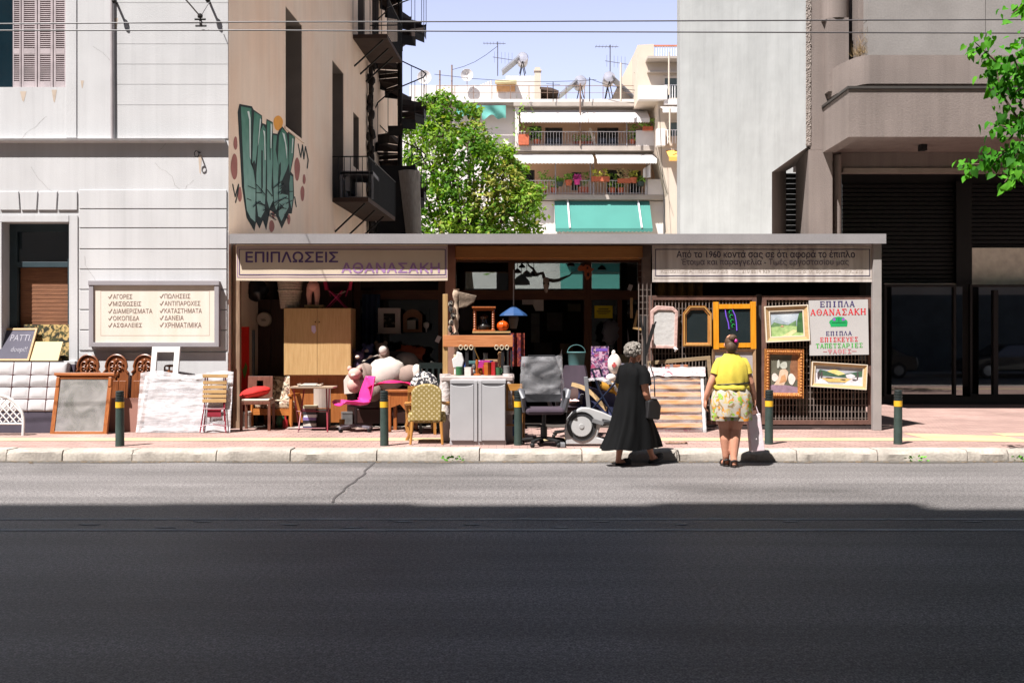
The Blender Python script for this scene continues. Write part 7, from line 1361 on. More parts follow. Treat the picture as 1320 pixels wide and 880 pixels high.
# ---------------- fence with pictures ----------------
YF = 15.43
def f_(px): return PX(px, YF)
def fz(py): return PZ(py, YF)
RUST = M('rusty_brown_iron', '#5d4239', .75, .25, 8, .3, 60); GRID = M('grey_brown_wire', '#6b5f59', .6, .2, 8)
T = Thing('mesh_gate', 'rusty brown steel gate of square mesh closing the right bay', 'gate', (f_(905), YF, G), world=True)
def gate(x0, x1, z0, z1):
    mb = MB(); w = .07; mb.frame(x0, x1, z0, z1, w, YF-.025, YF+.025); fr_ = T.part('gate_frame', mb, RUST, bevel=.003); mb = MB(); n = int((x1-x0)/.052)
    for i in range(1, n): x = x0+(x1-x0)*i/n; mb.box(x-.0065, x+.0065, YF-.0075, YF+.005, z0+w, z1-w)
    m = int((z1-z0)/.098)
    for i in range(1, m): z = z0+(z1-z0)*i/m; mb.box(x0+w, x1-w, YF+.006, YF+.018, z-.005, z+.005)
    T.part('mesh', mb, GRID, parent=fr_)
gate(f_(836), f_(975), fz(547), fz(381)); gate(f_(982), f_(1124.5), fz(547), fz(381))
mb = MB(); mb.box(f_(974.5), f_(982.5), YF+.027, YF+.1, G, fz(379)); mb.box(f_(824), f_(1125), YF-.02, YF+.06, fz(551.5), fz(548.5)); T.part('middle_post', mb, M('dark_post', '#3a3231', .6, .2, 6))
T = Thing('mesh_post', 'narrow square mesh post of rusty wire beside the doorway', 'mesh panel', (f_(829), 15.4, G), world=True); mb = MB()
for i in range(4): x = f_(823)+(f_(839)-f_(823))*i/3; mb.tube([(x, 15.4, G), (x, 15.4, fz(363))], .007, 5)
for i in range(28): z = G+i*.098; mb.box(f_(823), f_(839), 15.408, 15.416, z, z+.009)
T.part('wire', mb, GRID)
# things behind the gate
mb = MB(); mb.slab(lambda u, v: (PX(845, 17)+(PX(905, 17)-PX(845, 17))*u, 17+.06*math.sin(u*30), PZ(430, 17)+(PZ(362, 17)-PZ(430, 17))*v), 60, 4, .01); single('gold_curtain', mb, M('gold_curtain', '#6b5629', .8, .3, 10), 'dull gold curtain gathered behind the top of the gate', 'curtain', (PX(845, 17), 17, PZ(430, 17)), smooth=True)
random.seed(17); jl = ['beige rolled carpet', 'brown broken crate', 'grey tin', 'dark dresser', 'tan drawer', 'olive chest', 'rusty stool top', 'pale parcel', 'black trunk', 'maroon suitcase']
for i, lab in enumerate(jl):
    w, h, d = random.uniform(.25, .55), random.uniform(.25, .7), .3; px = 850+i*27; mb = MB(); mb.box(-w/2, w/2, 0, d, 0, h); mb.frame(-w/2+.02, w/2-.02, .02, h-.02, .03, -.012, -.001); mb.box(-.03, .03, -.02, -.002, h*.5, h*.5+.02)
    o = mb.obj('stored_box', M('jumble_'+str(i), ('#6e5c46', '#4b3322', '#5a5a5a', '#241a15', '#7a6040', '#4a4a34', '#5b3a2a', '#9a9080', '#1b1a1a', '#40201f')[i], .8, .3, 7), None, None, False, 40, .006); o.location = (PX(px, 16.5), 16.3+random.random()*.4, G); tag(o, lab+' standing behind the mesh gate, '+('left' if i < 5 else 'right')+' half', 'stored goods', 'goods stored behind the mesh gate')
# hung on the gate
def hung(name, lab, cat, px, py, rz=0, roll=0, Y=15.36): return Thing(name, lab, cat, P(px, py, Y), 0, None, False, 0, R(roll))
k = 15.36/F; DMIR = M('dark_mirror', '#20282a', .04, .2, 2, metal=.0, spec=1.5)
T = hung('wrapped_mirror', 'clip cornered mirror wrapped in cloudy pinkish plastic hung on the gate', 'mirror', 855.5, 449, roll=1)
o_ = [(-17, 0), (17, 0), (17.5, 48), (11, 54), (-10, 55), (-18, 48)]; i_ = [(-13.5, 4), (13, 4), (13.5, 46), (9.5, 49), (-8.5, 49), (-14, 45)]
mb = MB(); mb.ring([(x*k, z*k) for x, z in o_], [(x*k, z*k) for x, z in i_], -.03, .03); T.part('frame', mb, M('pinkish_wrap', '#b99a92', .35, .15, 12, .8, 25), bevel=.008); mb = MB(); mb.sheet([(x*k, z*k) for x, z in i_], -.012); T.part('cloudy_wrap', mb, M('cloudy_plastic', '#b4b2b0', .4, .06, 9, .5, 20)); mb = MB(); mb.tube([(13*k, -.03, 1*k), (16*k, -.05, -1*k), (14*k, -.04, -4*k)], [.02, .03, .01], 8); T.part('plastic_knot', mb, WHITEP, smooth=True)
T = hung('bevelled_mirror', 'small dark mirror with clipped corners in a gilt wood frame on the gate', 'mirror', 898.5, 446)
o_ = [(-18.5, 0), (18.5, 0), (18.5, 42), (10, 52), (-10, 52), (-18.5, 42)]; i_ = [(-13.5, 4.5), (13.5, 4.5), (13.5, 40), (8, 46.5), (-8, 46.5), (-13.5, 40)]; GIL = wood('gilt_wood', '#8a5a2b', '#a8753e', .35, 'z'); GILD = M('gold_slip', '#b58f55', .35, .1, 8)
mb = MB(); mb.ring([(x*k, z*k) for x, z in o_], [(x*k, z*k) for x, z in i_], -.04, .02, -.015); fr_ = T.part('frame', mb, GIL, bevel=.004); mb = MB(); mb.ring([(x*k*.93, z*k*.95+.015) for x, z in o_], [(x*k*.88, z*k*.91+.028) for x, z in o_], -.042, -.02); T.part('gold_slip', mb, GILD, parent=fr_); mb = MB(); mb.sheet([(x*k, z*k) for x, z in i_], 0); T.part('mirror_glass', mb, DMIR)
T = hung('yellow_frame_mirror', 'dark mirror in a flat orange yellow wooden frame, painted neon reflections in it', 'mirror', 947, 450, roll=-.5); YW = wood('yellow_varnish', '#c07a16', '#d28f28', .35, 'z')
for s in (-1, 1): mb = MB(); mb.box(s*24*k-3.4*k, s*24*k+3.4*k, -.03, .02, 0, 61*k); T.part('stile', mb, YW, bevel=.003)
for z in (2, 52): mb = MB(); mb.box(-20.5*k, 20.5*k, -.022, .015, z*k, (z+6)*k); T.part('rail', mb, YW, bevel=.003)
mb = MB(); mb.sheet([(-21*k, 7*k), (21*k, 7*k), (21*k, 53*k), (-21*k, 53*k)], 0); T.part('mirror_glass', mb, DMIR)
mb = MB()  # reflected sign painted on the glass as purple curves and green letters
for pts in ([(-12, 52), (-10.5, 42), (-8, 34), (-7, 26)], [(-3, 52), (1, 43), (2.5, 34), (3, 24)]): mb.tube([(x*k, -.006, z*k) for x, z in pts], .0085, 6)
T.part('purple_reflection', mb, M('reflected_purple', '#7a52d6', .4)); mb = MB()
for c in ((-5, 48), (-4, 42), (-3, 36), (-1.5, 30)): mb.tube([((c[0]+1.8*math.cos(t))*k, -.006, (c[1]+2.2*math.sin(t))*k) for t in [.5+j*.55 for j in range(8)]], .007, 5)
T.part('green_reflection', mb, M('reflected_green', '#1d8f3f', .4))
def picture(name, lab, px, py, w, h, roll, border, fm, art, cat='painting', slip=None, Y=15.35):
    k = Y/F; T = Thing(name, lab, cat, P(px, py, Y), 0, None, False, R(-2), R(roll)); w2 = w*k/2; hh = h*k; bb = border*k
    mb = MB(); mb.frame(-w2, w2, 0, hh, bb, -.045, .02, -.012); fr_ = T.part('frame', mb, fm, bevel=.004)
    if slip: mb = MB(); mb.frame(-w2+bb*.8, w2-bb*.8, bb*.8, hh-bb*.8, bb*.2, -.021, -.004); T.part('gold_slip', mb, slip, parent=fr_); mb = MB(); mb.frame(-w2-.003, w2+.003, -.003, hh+.003, bb*.2, -.048, -.03); T.part('outer_edge', mb, slip, parent=fr_)
    art(T, -w2+bb, w2-bb, bb, hh-bb); return T
def blobs(T, x0, x1, z0, z1, bgc, items, pre):
    mb = MB(); mb.sheet([(x0-.01, z0-.01), (x1+.01, z0-.01), (x1+.01, z1+.01), (x0-.01, z1+.01)], .0); T.part('canvas', mb, M(pre+'_ground', bgc[0], .6, 0, 6, .3, 60, 0, .3, bgc[1]))
    for i, (c, c2, polys) in enumerate(items):
        mb = MB()
        for p in polys: mb.sheet([(x0+(x1-x0)*min(1, max(0, u)), z0+(z1-z0)*min(1, max(0, v))) for u, v in p], -.0012*(i+1))
        T.part('paint_patch', mb, M(pre+'_paint_'+str(i), c, .6, 0, 14, .4, 80, 0, .3, c2))
def el(cx, cy, rx, ry, n=14, w=.25): return [(cx+rx*math.cos(t)*(1+w*math.sin(3*t+cx*9)*.5), cy+ry*math.sin(t)*(1+w*math.cos(2*t+cy*7)*.5)) for t in [2*math.pi*j/n for j in range(n)]]
PFR = wood('pale_oak_frame', '#a3855c', '#b8996e', .45, 'x'); CREAM = M('cream_slip', '#cbbfae', .5, .05, 6)
picture('landscape_painting', 'painting of green meadow and pale mountains in a pale oak frame', 1015, 440, 56, 46, -2.5, 7, PFR,
  lambda T, a, b_, c, d: blobs(T, a, b_, c, d, ('#8f9aa6', '#b5bcc2'), [('#7f8b94', '#9ba6a8', [[(0, .5), (.2, .78), (.4, .6), (.6, .5), (0, .45)]]), ('#4f6b4a', '#6d8a5c', [[(0, .42), (.12, .58), (.3, .5), (.55, .45), (.8, .62), (.8, .4), (0, .36)]]), ('#7d9a5f', '#a5b87d', [[(0, 0), (1, 0), (1, .36), (.5, .42), (0, .38)]]), ('#b9b07e', '#c9c596', [[(.35, 0), (.6, 0), (.85, .2), (.7, .25), (.5, .12)]]), ('#2c4a2c', '#456b3a', [[(.8, .15), (1, .1), (1, .95), (.9, .9), (.83, .6)]]), ('#b9826a', '#c9957c', [[(.3, .38), (.36, .45), (.42, .38)]])], 'meadow'), slip=CREAM)
picture('winter_painting', 'wide painting of a snowy lake with dark trees in a pale wood frame, hanging askew', 1080, 500, 71, 32, 3.5, 5, PFR,
  lambda T, a, b_, c, d: blobs(T, a, b_, c, d, ('#8d8f98', '#a9abb2'), [('#c9b06a', '#d5c48a', [[(.25, .72), (.42, .88), (.65, .62), (.5, .5), (.25, .55)]]), ('#2f4a3a', '#46604a', [[(.02, .45), (.1, .8), (.25, .72), (.5, .52), (.75, .7), (1, .85), (1, .4)]]), ('#b8985a', '#c9ab6c', [[(.1, .3), (.9, .4), (.8, .15), (.3, .1)]]), ('#b5b0b4', '#cfcbd0', [[(0, 0), (.3, 0), (.22, .2), (.12, .3), (.1, .55), (0, .6)], [(.6, 0), (1, 0), (1, .5), (.85, .45), (.72, .25)], el(.75, .5, .1, .13)]), ('#3b3436', '#544b4c', [el(.08, .45, .03, .22), el(.14, .5, .02, .2), el(.3, .34, .08, .03), el(.9, .55, .02, .25), el(.84, .3, .05, .05), el(.6, .28, .06, .03)])], 'lake'), slip=CREAM)
def ornate(T, x0, x1, z0, z1):
    blobs(T, x0, x1, z0, z1, ('#4a4a40', '#5f5c4e'), [('#6e4a35', '#8a6044', [[(.75, .3), (1, .35), (1, 1), (.8, 1), (.72, .7)]]), ('#7a6470', '#93798a', [[(0, 0), (1, 0), (1, .15), (.6, .2), (.2, .22), (0, .18)]]), ('#b59a84', '#cbb29c', [[(.15, .2), (.5, .2), (.62, .35), (.66, .55), (.52, .66), (.36, .58), (.3, .38)]]), ('#a87a55', '#bd9068', [[(.34, .24), (.6, .3), (.55, .48), (.42, .44)]]), ('#c0b4ac', '#d5cbc4', [el(.18, .4, .12, .1), el(.78, .36, .13, .14)]), ('#9a9c92', '#b2b3a8', [el(.5, .72, .13, .1), el(.3, .75, .05, .12)])], 'muted')
ORN = M('carved_gilt', '#83471f', .5, 0, 25, 1.0, 45, 0, .4, '#b3793a')
T = picture('ornate_painting', 'muted brown and mauve painting in a deep carved gilt frame', 1010, 513, 50, 63, 1, 7, ORN, ornate)
mb = MB(); random.seed(5); k = 15.35/F
for i in range(60):
    t = i/60*4; s, u = int(t), t-int(t); x, z = ((-21.5+43*u, 3.5), (21.5, 3.5+56*u), (21.5-43*u, 59.5), (-21.5, 59.5-56*u))[s]; mb.ell((x*k, -.048, z*k), (.022, .016, .022), 8, 5)
T.part('carving', mb, ORN, smooth=True)
picture('blank_picture', 'large pale blank picture in a thin wood frame leaning behind the woman in yellow', 946, 510, 56, 60, 0, 3.5, wood('thin_brown_frame', '#7a5f48', '#927558', .5, 'z'), lambda T, a, b_, c, d: blobs(T, a, b_, c, d, ('#8b8486', '#999294'), [], 'blank'))
T = Thing('crooked_empty_surround', 'empty brown picture surround hung crooked on the left half of the gate', 'picture frame', P(881, 512, 15.3), 0, None, False, R(-3), R(-5)); mb = MB(); mb.frame(-.5, .47, 0, .6, .06, -.02, .02); T.part('frame', mb, wood('grey_brown_frame', '#77654f', '#8f7a60', .5, 'x'), bevel=.004)
mb = MB(); mb.at(P(872, 500, 15.33)); mb.box(-.17, .17, -.05, .05, 0, .38); T = Thing('taped_parcel', 'orange brown parcel bound with grey tape hung above the wrapped bed base', 'parcel', P(872, 500, 15.33)); mb = MB(); mb.box(-.17, .17, -.05, .05, 0, .36); T.part('box', mb, M('parcel_orange', '#9d6449', .7, .12, 10), bevel=.008); mb = MB()
for x in (-.11, .05): mb.box(x, x+.05, -.054, -.051, .02, .365)
T.part('tape', mb, M('grey_tape', '#8d8388', .4))
# service sign with lettering and green sofa
T = Thing('furniture_sign', 'white square sign with red, green and purple lettering and a little green sofa', 'sign', P(1082, 457.5, 15.33), 0, None, False, 0, R(-1)); k = 15.33/F; w = 76*k/2; h = 71*k
mb = MB(); mb.box(-w, w, 0, .02, 0, h); T.part('board', mb, M('sign_white', '#adaaa9', .5, .03, 3)); PU = M('sign_purple', '#35285f', .6, .05); RE = M('sign_red', '#c11f2c', .6, .05); GE = M('sign_green', '#2f9e2c', .6, .05); FA = M('sign_faded_red', '#b56b72', .7, .1)
def ln(t, x0, x1, y0, y1, m): mb = MB(); mb.serif(t, (x0-1082)*k, (x1-1082)*k, (457.5-y1)*k, (457.5-y0)*k, -.0015); T.part('lettering', mb, m)
ln('ΕΠΙΠΛΑ', 1058, 1103.5, 388, 395.5, PU); ln('ΑΘΑΝΑΣΑΚΗ', 1045, 1118, 398, 406, RE); ln('ΕΠΙΠΛΑ', 1065, 1099, 426.8, 432.2, PU); ln('ΕΠΙΣΚΕΥΕΣ', 1057.5, 1107, 434.5, 440.3, RE); ln('ΤΑΠΕΤΣΑΡΙΕΣ', 1051.5, 1113, 442.4, 448.2, GE); ln('ΨΑΘΕΣ', 1067, 1098.5, 450, 455.6, FA)
mb = MB(); mb.box(-w*.55, -w*.42, -.003, -.001, (457.5-453.2)*k, (457.5-452.5)*k); mb.box(w*.42, w*.58, -.003, -.001, (457.5-453.2)*k, (457.5-452.5)*k); T.part('dash', mb, FA)
mb = MB(); sx = lambda x: (x-1082)*k
def sz(y): return (457.5-y)*k
mb.sheet([(sx(a), sz(b_)) for a, b_ in ((1071.5, 421), (1092.5, 421), (1093, 417.5), (1093.5, 415), (1092, 412.5), (1090, 411.5), (1088.5, 409), (1085, 408.5), (1082, 408), (1079, 408.5), (1075.5, 409), (1073, 411.5), (1070.5, 413), (1069.5, 415.5), (1071, 418))], -.0015); T.part('sofa_picture', mb, M('sofa_green', '#149452', .6)); mb = MB(); mb.sheet([(sx(a), sz(b_)) for a, b_ in ((1074, 413), (1077.5, 413.5), (1078, 410), (1075, 409.6))], -.003); mb.sheet([(sx(a), sz(b_)) for a, b_ in ((1086, 413.5), (1090, 413), (1089, 409.8), (1086, 410))], -.003); T.part('cushion_picture', mb, M('picture_violet', '#8a55b0', .6)); mb = MB(); mb.sheet([(sx(1073), sz(416)), (sx(1091), sz(416)), (sx(1091), sz(415.4)), (sx(1073), sz(415.4))], -.003); mb.sheet([(sx(1081.8), sz(415.4)), (sx(1082.4), sz(415.4)), (sx(1082.4), sz(409.5)), (sx(1081.8), sz(409.5))], -.0033); T.part('outline', mb, M('picture_dark', '#0d4a2c', .6))
# wrapped bed base leaning on the gate
T = Thing('wrapped_bed_base', 'slatted bed base wrapped in clear plastic leaning on the gate', 'bed base', base(873, 14.95), 0, None, False, R(-15)); w = .41; h = .94
mb = MB()
for x in (-w, w): mb.bar((x, 0, -.03), (x, 0, h), .045)
T.part('side_rail', mb, WHITEP, bevel=.008); BS = wood('birch_slat', '#b07a4a', '#c48f5c', .5, 'x')
for i in range(7): z = .07+i*.118; mb = MB(); mb.box(-w+.03, w-.03, -.012, .012, z, z+.066); T.part('slat', mb, BS, bevel=.003)
mb = MB(); mb.box(-w+.03, w-.03, .02, .03, .02, h-.04); T.part('pink_padding', mb, patterned('pink_print_padding', '#a58a88', ['#96626a'], 16, .6))
mb = MB(); mb.grid(lambda u, v: (-w-.03+(2*w+.06)*u, -.035-.012*noise.noise(Vector((u*6, v*6, 3)))-.005*noise.noise(Vector((u*24, v*20, 5))), -.02+1.0*v+.02*math.sin(u*17)*v), 40, 40); T.part('plastic_wrap', mb, film('thin_wrap', (.66, .63, .63), .17, 12, .13, (.6, 1, 2.4)), smooth=True, angle=80)
mb = MB(); mb.grid(lambda u, v: (-w-.05+(2*w+.1)*u, -.05-.02*noise.noise(Vector((u*9, v*4, 7))), .85+.14*v+.02*noise.noise(Vector((u*7, v*3, 9)))), 30, 6); T.part('wrap_fold', mb, patterned('white_red_wrap', '#c9c2c2', ['#b4707a'], 15, .62, .4), smooth=True, angle=80)
# folded dark parasol by the post
T = Thing('folded_music_stand', 'black folded metal stand leaning beside the wrapped mirror', 'stand', base(832, 15.1)); mb = MB(); mb.tube([(-.02, 0, 0), (.0, .05, 1.75)], .025, 8); T.part('pole', mb, BLACK, smooth=True); mb = MB(); mb.bar((0, .03, 1.15), (.13, 0, 1.62), .05, .03); mb.bar((-.0, .03, 1.3), (-.08, 0, 1.75), .03, .02); mb.bar((.13, 0, 1.6), (.16, 0, 1.66), .04, .02); T.part('arm', mb, BLACK)
mb = MB(); mb.prism([(0, 0), (.05, .0), (.06, .8), (.0, .82)], -.02, .02); o = single('pale_wood_post', mb, wood('pale_batten', '#9a7a5a', '#b59370', .6, 'z'), 'pale wooden batten standing left of the wrapped bed base', 'batten', (0, 0, 0)); o.location = base(836, 15.3)

# small clutter on the wrapped table, the rack and the heap
random.seed(77); kinds = ('bottle', 'jar', 'cup', 'tin', 'box', 'candlestick'); cols = (('amber', '#8a4a16'), ('green', '#2f5a3a'), ('white', '#b9b4ae'), ('black', '#17161a'), ('blue', '#2a3f7a'), ('red', '#8e1f22'), ('gold', '#a07a35'), ('grey', '#6b6a6a'), ('pink', '#b06a86'))
combos = [(c, k_) for k_ in kinds for c in cols]; random.shuffle(combos); ci = 0
def clutter(x, y, z, where, sc=1.0):
    global ci
    (cn, ch), kd = combos[ci]; ci += 1; h = random.uniform(.12, .24)*sc; mb = MB(); r = random.uniform(.025, .05)*sc
    if kd == 'bottle': mb.lathe([(r, 0), (r, h*.6), (r*.4, h*.78), (r*.35, h), (r*.2, h)], n=12)
    elif kd == 'jar': mb.lathe([(r*.8, 0), (r*1.2, h*.3), (r*1.1, h*.6), (r*.7, h*.7), (r*.9, h*.78), (r*.6, h*.78)], n=12)
    elif kd == 'cup': mb.lathe([(r*.7, 0), (r, h*.5), (r*.92, h*.5), (r*.6, .02)], n=12); mb.tube([(r*.9+.02*math.sin(t), 0, h*.28+.03*math.cos(t)) for t in (0, .8, 1.6, 2.4, 3.1)], .005, 5)
    elif kd == 'tin': mb.lathe([(r*1.1, 0), (r*1.1, h*.55), (r*1.15, h*.56), (r*1.15, h*.66), (r*.9, h*.68)], n=14)
    elif kd == 'box': mb.box(-r*1.3, r*1.3, -r, r, 0, h*.7); mb.box(-r*1.34, r*1.34, -r*1.05, r*1.05, h*.7, h*.8)
    else: mb.lathe([(r*1.2, 0), (r*1.1, .015), (r*.3, .03), (r*.5, h*.3), (r*.25, h*.5), (r*.5, h*.8), (r*.3, h)], n=10)
    o = mb.obj(kd, M('clutter_'+cn, ch, .35, .2, 12), None, None, kd != 'box', 40); o.location = (x, y, z); o.rotation_euler = (0, 0, random.random()*6); tag(o, 'small '+cn+' '+kd+' '+where, kd)
for i in range(15): clutter(PX(588+i*4.6, 14.1)+random.uniform(-.01, .01), random.choice((13.78, 13.9, 14.02)), TT+.001, 'in the clutter on the wrapped marble table', 1.1)
for i in range(8): clutter(PX(633, 15.3)-.24+i*.068, 15.2, G+.781, 'on the lower shelf of the dark rack', 1.0)
for i in range(5): clutter(PX(633, 15.3)-.22+i*.1, 15.24, G+.331, 'on the bottom shelf of the dark rack', 1.2)
for i, (px, Y) in enumerate(((318, 15.75), (363, 15.7), (368, 15.55), (441, 15.45), (447, 15.75), (536, 15.3), (575, 14.6), (663, 14.4), (735, 13.6), (760, 14.1), (815, 15.1), (805, 14.6))): clutter(PX(px, Y), Y, G+.001+(.016 if Y > 15.7 else 0), 'standing on the ground among the goods', 1.5)

for i, (px, py, lab) in enumerate(((667, 352, 'small dark lamp hung behind the left edge of the middle transom'), (673, 345, 'small dark lamp hung high behind the middle transom'), (679, 357, 'round dark lamp hung low behind the middle transom'), (688, 356, 'dark cone lamp hung right of the round one behind the transom'), (672, 367, 'wide dark lamp hung lowest behind the middle transom'), (736, 343, 'dark lamp hung high above the teal reflection, left of the plaque'), (776, 348, 'dark lamp hung behind the right transom'))):
    Tl = Thing('hanging_lamp', lab, 'lamp', P(px, py, 18.2), 0, 'dark lamps hung behind the transom'); r = (.07, .06, .1, .09, .16, .07, .08)[i]
    mb = MB(); mb.lathe([(r, 0), (r*.95, r*.4), (r*.5, r*.9), (.012, r*1.2)], n=12); Tl.part('shade', mb, M('dark_lamp_shade', '#26221f', .5), smooth=True); mb = MB(); mb.tube([(0, 0, r*1.2), (0, 0, max(r*1.2+.05, rz0-PZ(py, 18.2)))], .006, 5); Tl.part('cord', mb, BLACK)
# ---------------- people ----------------
def remesh(name, mb, m, parent, voxel=.008, smooth_it=4):
    me = bpy.data.meshes.new(name); me.from_pydata([tuple(v) for v in mb.v], [], mb.f); o = bpy.data.objects.new(name, me); COL.objects.link(o)
    r = o.modifiers.new('r', 'REMESH'); r.mode = 'VOXEL'; r.voxel_size = voxel
    s = o.modifiers.new('s', 'SMOOTH'); s.iterations = smooth_it; s.factor = .5
    dg = bpy.context.evaluated_depsgraph_get(); dg.update(); nm = bpy.data.meshes.new_from_object(o.evaluated_get(dg)); bpy.data.objects.remove(o); bpy.data.meshes.remove(me)
    nm.name = name; nm.materials.clear(); nm.materials.append(m); nm.polygons.foreach_set('use_smooth', [True]*len(nm.polygons))
    o = bpy.data.objects.new(name, nm); COL.objects.link(o); o.parent = parent; return o
def limb(mb, pts, rs, n=12):
    """tapered tube with rounded ends, closed so that it can be fused"""
    pts = [Vector(p) for p in pts]; a = (pts[0]-pts[1]).normalized(); b = (pts[-1]-pts[-2]).normalized()
    P_ = [pts[0]+a*rs[0]*.85, pts[0]+a*rs[0]*.5]+pts+[pts[-1]+b*rs[-1]*.5, pts[-1]+b*rs[-1]*.85]; R_ = [rs[0]*.45, rs[0]*.85]+list(rs)+[rs[-1]*.85, rs[-1]*.45]
    mb.tube(P_, R_, n)
def hand(mb, wrist, down, palm_n, thumb_side, s=1.0, curl=.6):
    """palm, four unequal curled fingers and a thumb"""
    d = Vector(down).normalized(); n_ = Vector(palm_n).normalized(); t = Vector(thumb_side).normalized(); w = Vector(wrist)
    for k in (-.6, 0, .6): limb(mb, [w+t*k*.018*s, w+d*.05*s+t*k*.045*s, w+d*.085*s+t*k*.05*s], [.017*s, .018*s, .015*s], 8)
    for k, L in ((1, .07), (.33, .08), (-.33, .074), (-1, .058)):
        b = w+d*.085*s+t*k*.033*s; q = b+(d*math.cos(curl*.5)+n_*math.sin(curl*.5))*L*.5*s; e = q+(d*math.cos(curl*1.6)+n_*math.sin(curl*1.6))*L*.5*s; limb(mb, [b, q, e], [.0095*s, .009*s, .0075*s], 7)
    b = w+d*.03*s+t*.03*s; limb(mb, [b, b+t*.025*s+d*.03*s+n_*.01*s, b+t*.025*s+d*.06*s+n_*.025*s], [.013*s, .011*s, .009*s], 7)
def ringxy(cx, cy, z, rx, ry, n=32, fold=0, nf=9, ph=0, p=2.0):
    out = []
    for j in range(n):
        t = 2*math.pi*j/n; k = 1+fold*math.sin(nf*t+ph); c, s = math.cos(t), math.sin(t)
        out.append(Vector((cx+rx*k*math.copysign(abs(c)**(2/p), c), cy+ry*k*math.copysign(abs(s)**(2/p), s), z)))
    return out
def head(mb, c, f, up=Vector((0, 0, 1)), s=1.0):
    """skull, jaw, nose, lips and ears; f is where the face looks"""
    f = Vector(f).normalized(); l = up.cross(f).normalized(); c = Vector(c)
    def E(o, r, nu=20, nv=14):
        base_ = len(mb.v); m0 = mb.M; mb.M = Matrix(((f.x, l.x, up.x, c.x), (f.y, l.y, up.y, c.y), (f.z, l.z, up.z, c.z), (0, 0, 0, 1))); mb.ell(Vector(o)*s, Vector(r)*s, nu, nv); mb.M = m0
    E((-.01, 0, .02), (.095, .076, .1)); E((.035, 0, -.045), (.055, .056, .07)); E((.092, 0, -.02), (.018, .014, .024)); E((.084, 0, -.03), (.02, .018, .014)); E((.075, 0, -.065), (.018, .025, .01)); E((.062, 0, -.095), (.022, .025, .018))
    E((.07, .03, .015), (.02, .02, .012)); E((.07, -.03, .015), (.02, .02, .012))
    for q in (1, -1): E((-.01, q*.078, -.01), (.018, .012, .032))
SKIN = M('skin_light', '#b9826a', .55, .06, 9, .1, 60); SKIN2 = M('skin_tan', '#b57d63', .55, .08, 9, .1, 60)
def eyes(T, par, c, f, s=1.0):
    f = Vector(f).normalized(); l = Vector((0, 0, 1)).cross(f).normalized(); c = Vector(c); mb = MB()
    for q in (1, -1): mb.ell(c+f*.082*s+l*q*.03*s+Vector((0, 0, .003*s)), .009*s, 10, 8)
    T.part('eye', mb, M('eye_dark', '#1c1512', .2), parent=par, smooth=True)
# --- woman in yellow, seen from behind, walking away ---
T = Thing('person', 'woman in a yellow top and flowery shorts stepping up to the kerb, seen from behind', 'person', (PX(943, 11.85), 11.85, 0.0), R(0))
mb = MB()
limb(mb, [(-.085, -.0, .84), (-.085, .02, .62), (-.075, .03, .45), (-.068, .02, .33), (-.06, .03, .12), (-.055, .05, .075)], [.115, .1, .07, .068, .042, .04]); limb(mb, [(.085, .0, .84), (.078, .0, .62), (.05, .02, .45), (.035, .0, .33), (.018, -.04, .12), (.018, -.05, .07)], [.118, .1, .07, .07, .042, .04])
limb(mb, [(-.055, .05, .045), (-.06, .13, .035), (-.065, .2, .028)], [.035, .036, .028]); limb(mb, [(.018, -.06, .045), (.02, .03, .035), (.025, .1, .028)], [.035, .037, .028])
mb.loft([ringxy(0, 0, z, rx, ry, 28) for z, rx, ry in ((.74, .12, .1), (.82, .2, .15), (.9, .205, .155), (1.0, .185, .135), (1.12, .17, .125), (1.22, .16, .115), (1.29, .115, .085), (1.33, .07, .065))])
limb(mb, [(0, .0, 1.3), (0, .015, 1.42)], [.058, .052])
limb(mb, [(-.13, 0, 1.235), (-.195, -.01, 1.1), (-.24, .0, 1.0), (-.285, .03, .86), (-.3, .05, .79)], [.052, .05, .046, .036, .027]); limb(mb, [(.13, 0, 1.235), (.19, -.01, 1.1), (.225, .0, 1.0), (.27, .04, .86), (.285, .06, .8)], [.052, .05, .047, .036, .027])
hand(mb, (-.3, .05, .79), (-.05, .12, -1), (.9, .2, 0), (0, 1, 0), 1.0, .7); hand(mb, (.285, .06, .8), (.02, .1, -1), (-.9, .2, 0), (0, 1, 0), 1.0, 1.3)
hf = (0.12, .98, -.1); hc = (0, .02, 1.455); head(mb, hc, hf, s=.98)
body = remesh('body', mb, SKIN, T.o, .008, 3); eyes(T, T.o, hc, hf, .98)
HAIR = M('brown_hair', '#4a3423', .6, .35, 18, .8, 60, 0, .4, None, (1, 1, .3))
mb = MB(); mb.ell((-.0, -.0, 1.475), (.084, .098, .09), 22, 16, .06, 4, 2); mb.ell((-.01, -.05, 1.425), (.07, .06, .08), 16, 12, .08, 4, 5); mb.ell((.0, -.065, 1.53), (.05, .05, .045), 16, 10, .15, 5, 3); T.part('hair', mb, HAIR, smooth=True); mb = MB(); mb.ell((.03, -.1, 1.495), (.02, .016, .022), 12, 8, .3, 5, 1); T.part('hair_clip', mb, M('pink_clip', '#c2277e', .4), smooth=True)
mb = MB(); YT_ = M('yellow_knit', '#c2ad40', .9, .05, 30, .5, 130)
rings = [ringxy(0, 0, z, rx, ry, 64, fo, 11, ph) for z, rx, ry, fo, ph in ((.915, .2, .165, .035, 0), (.93, .215, .175, .035, .3), (.96, .214, .17, .03, .8), (.985, .2, .152, .02, 1), (1.0, .199, .15, .02, 1), (1.04, .205, .16, .03, 1.6), (1.12, .196, .15, .02, 2), (1.2, .186, .138, .004, 2), (1.27, .16, .118, 0, 0), (1.31, .11, .095, 0, 0), (1.345, .085, .082, 0, 0))]
mb.loft(rings, cap=False)
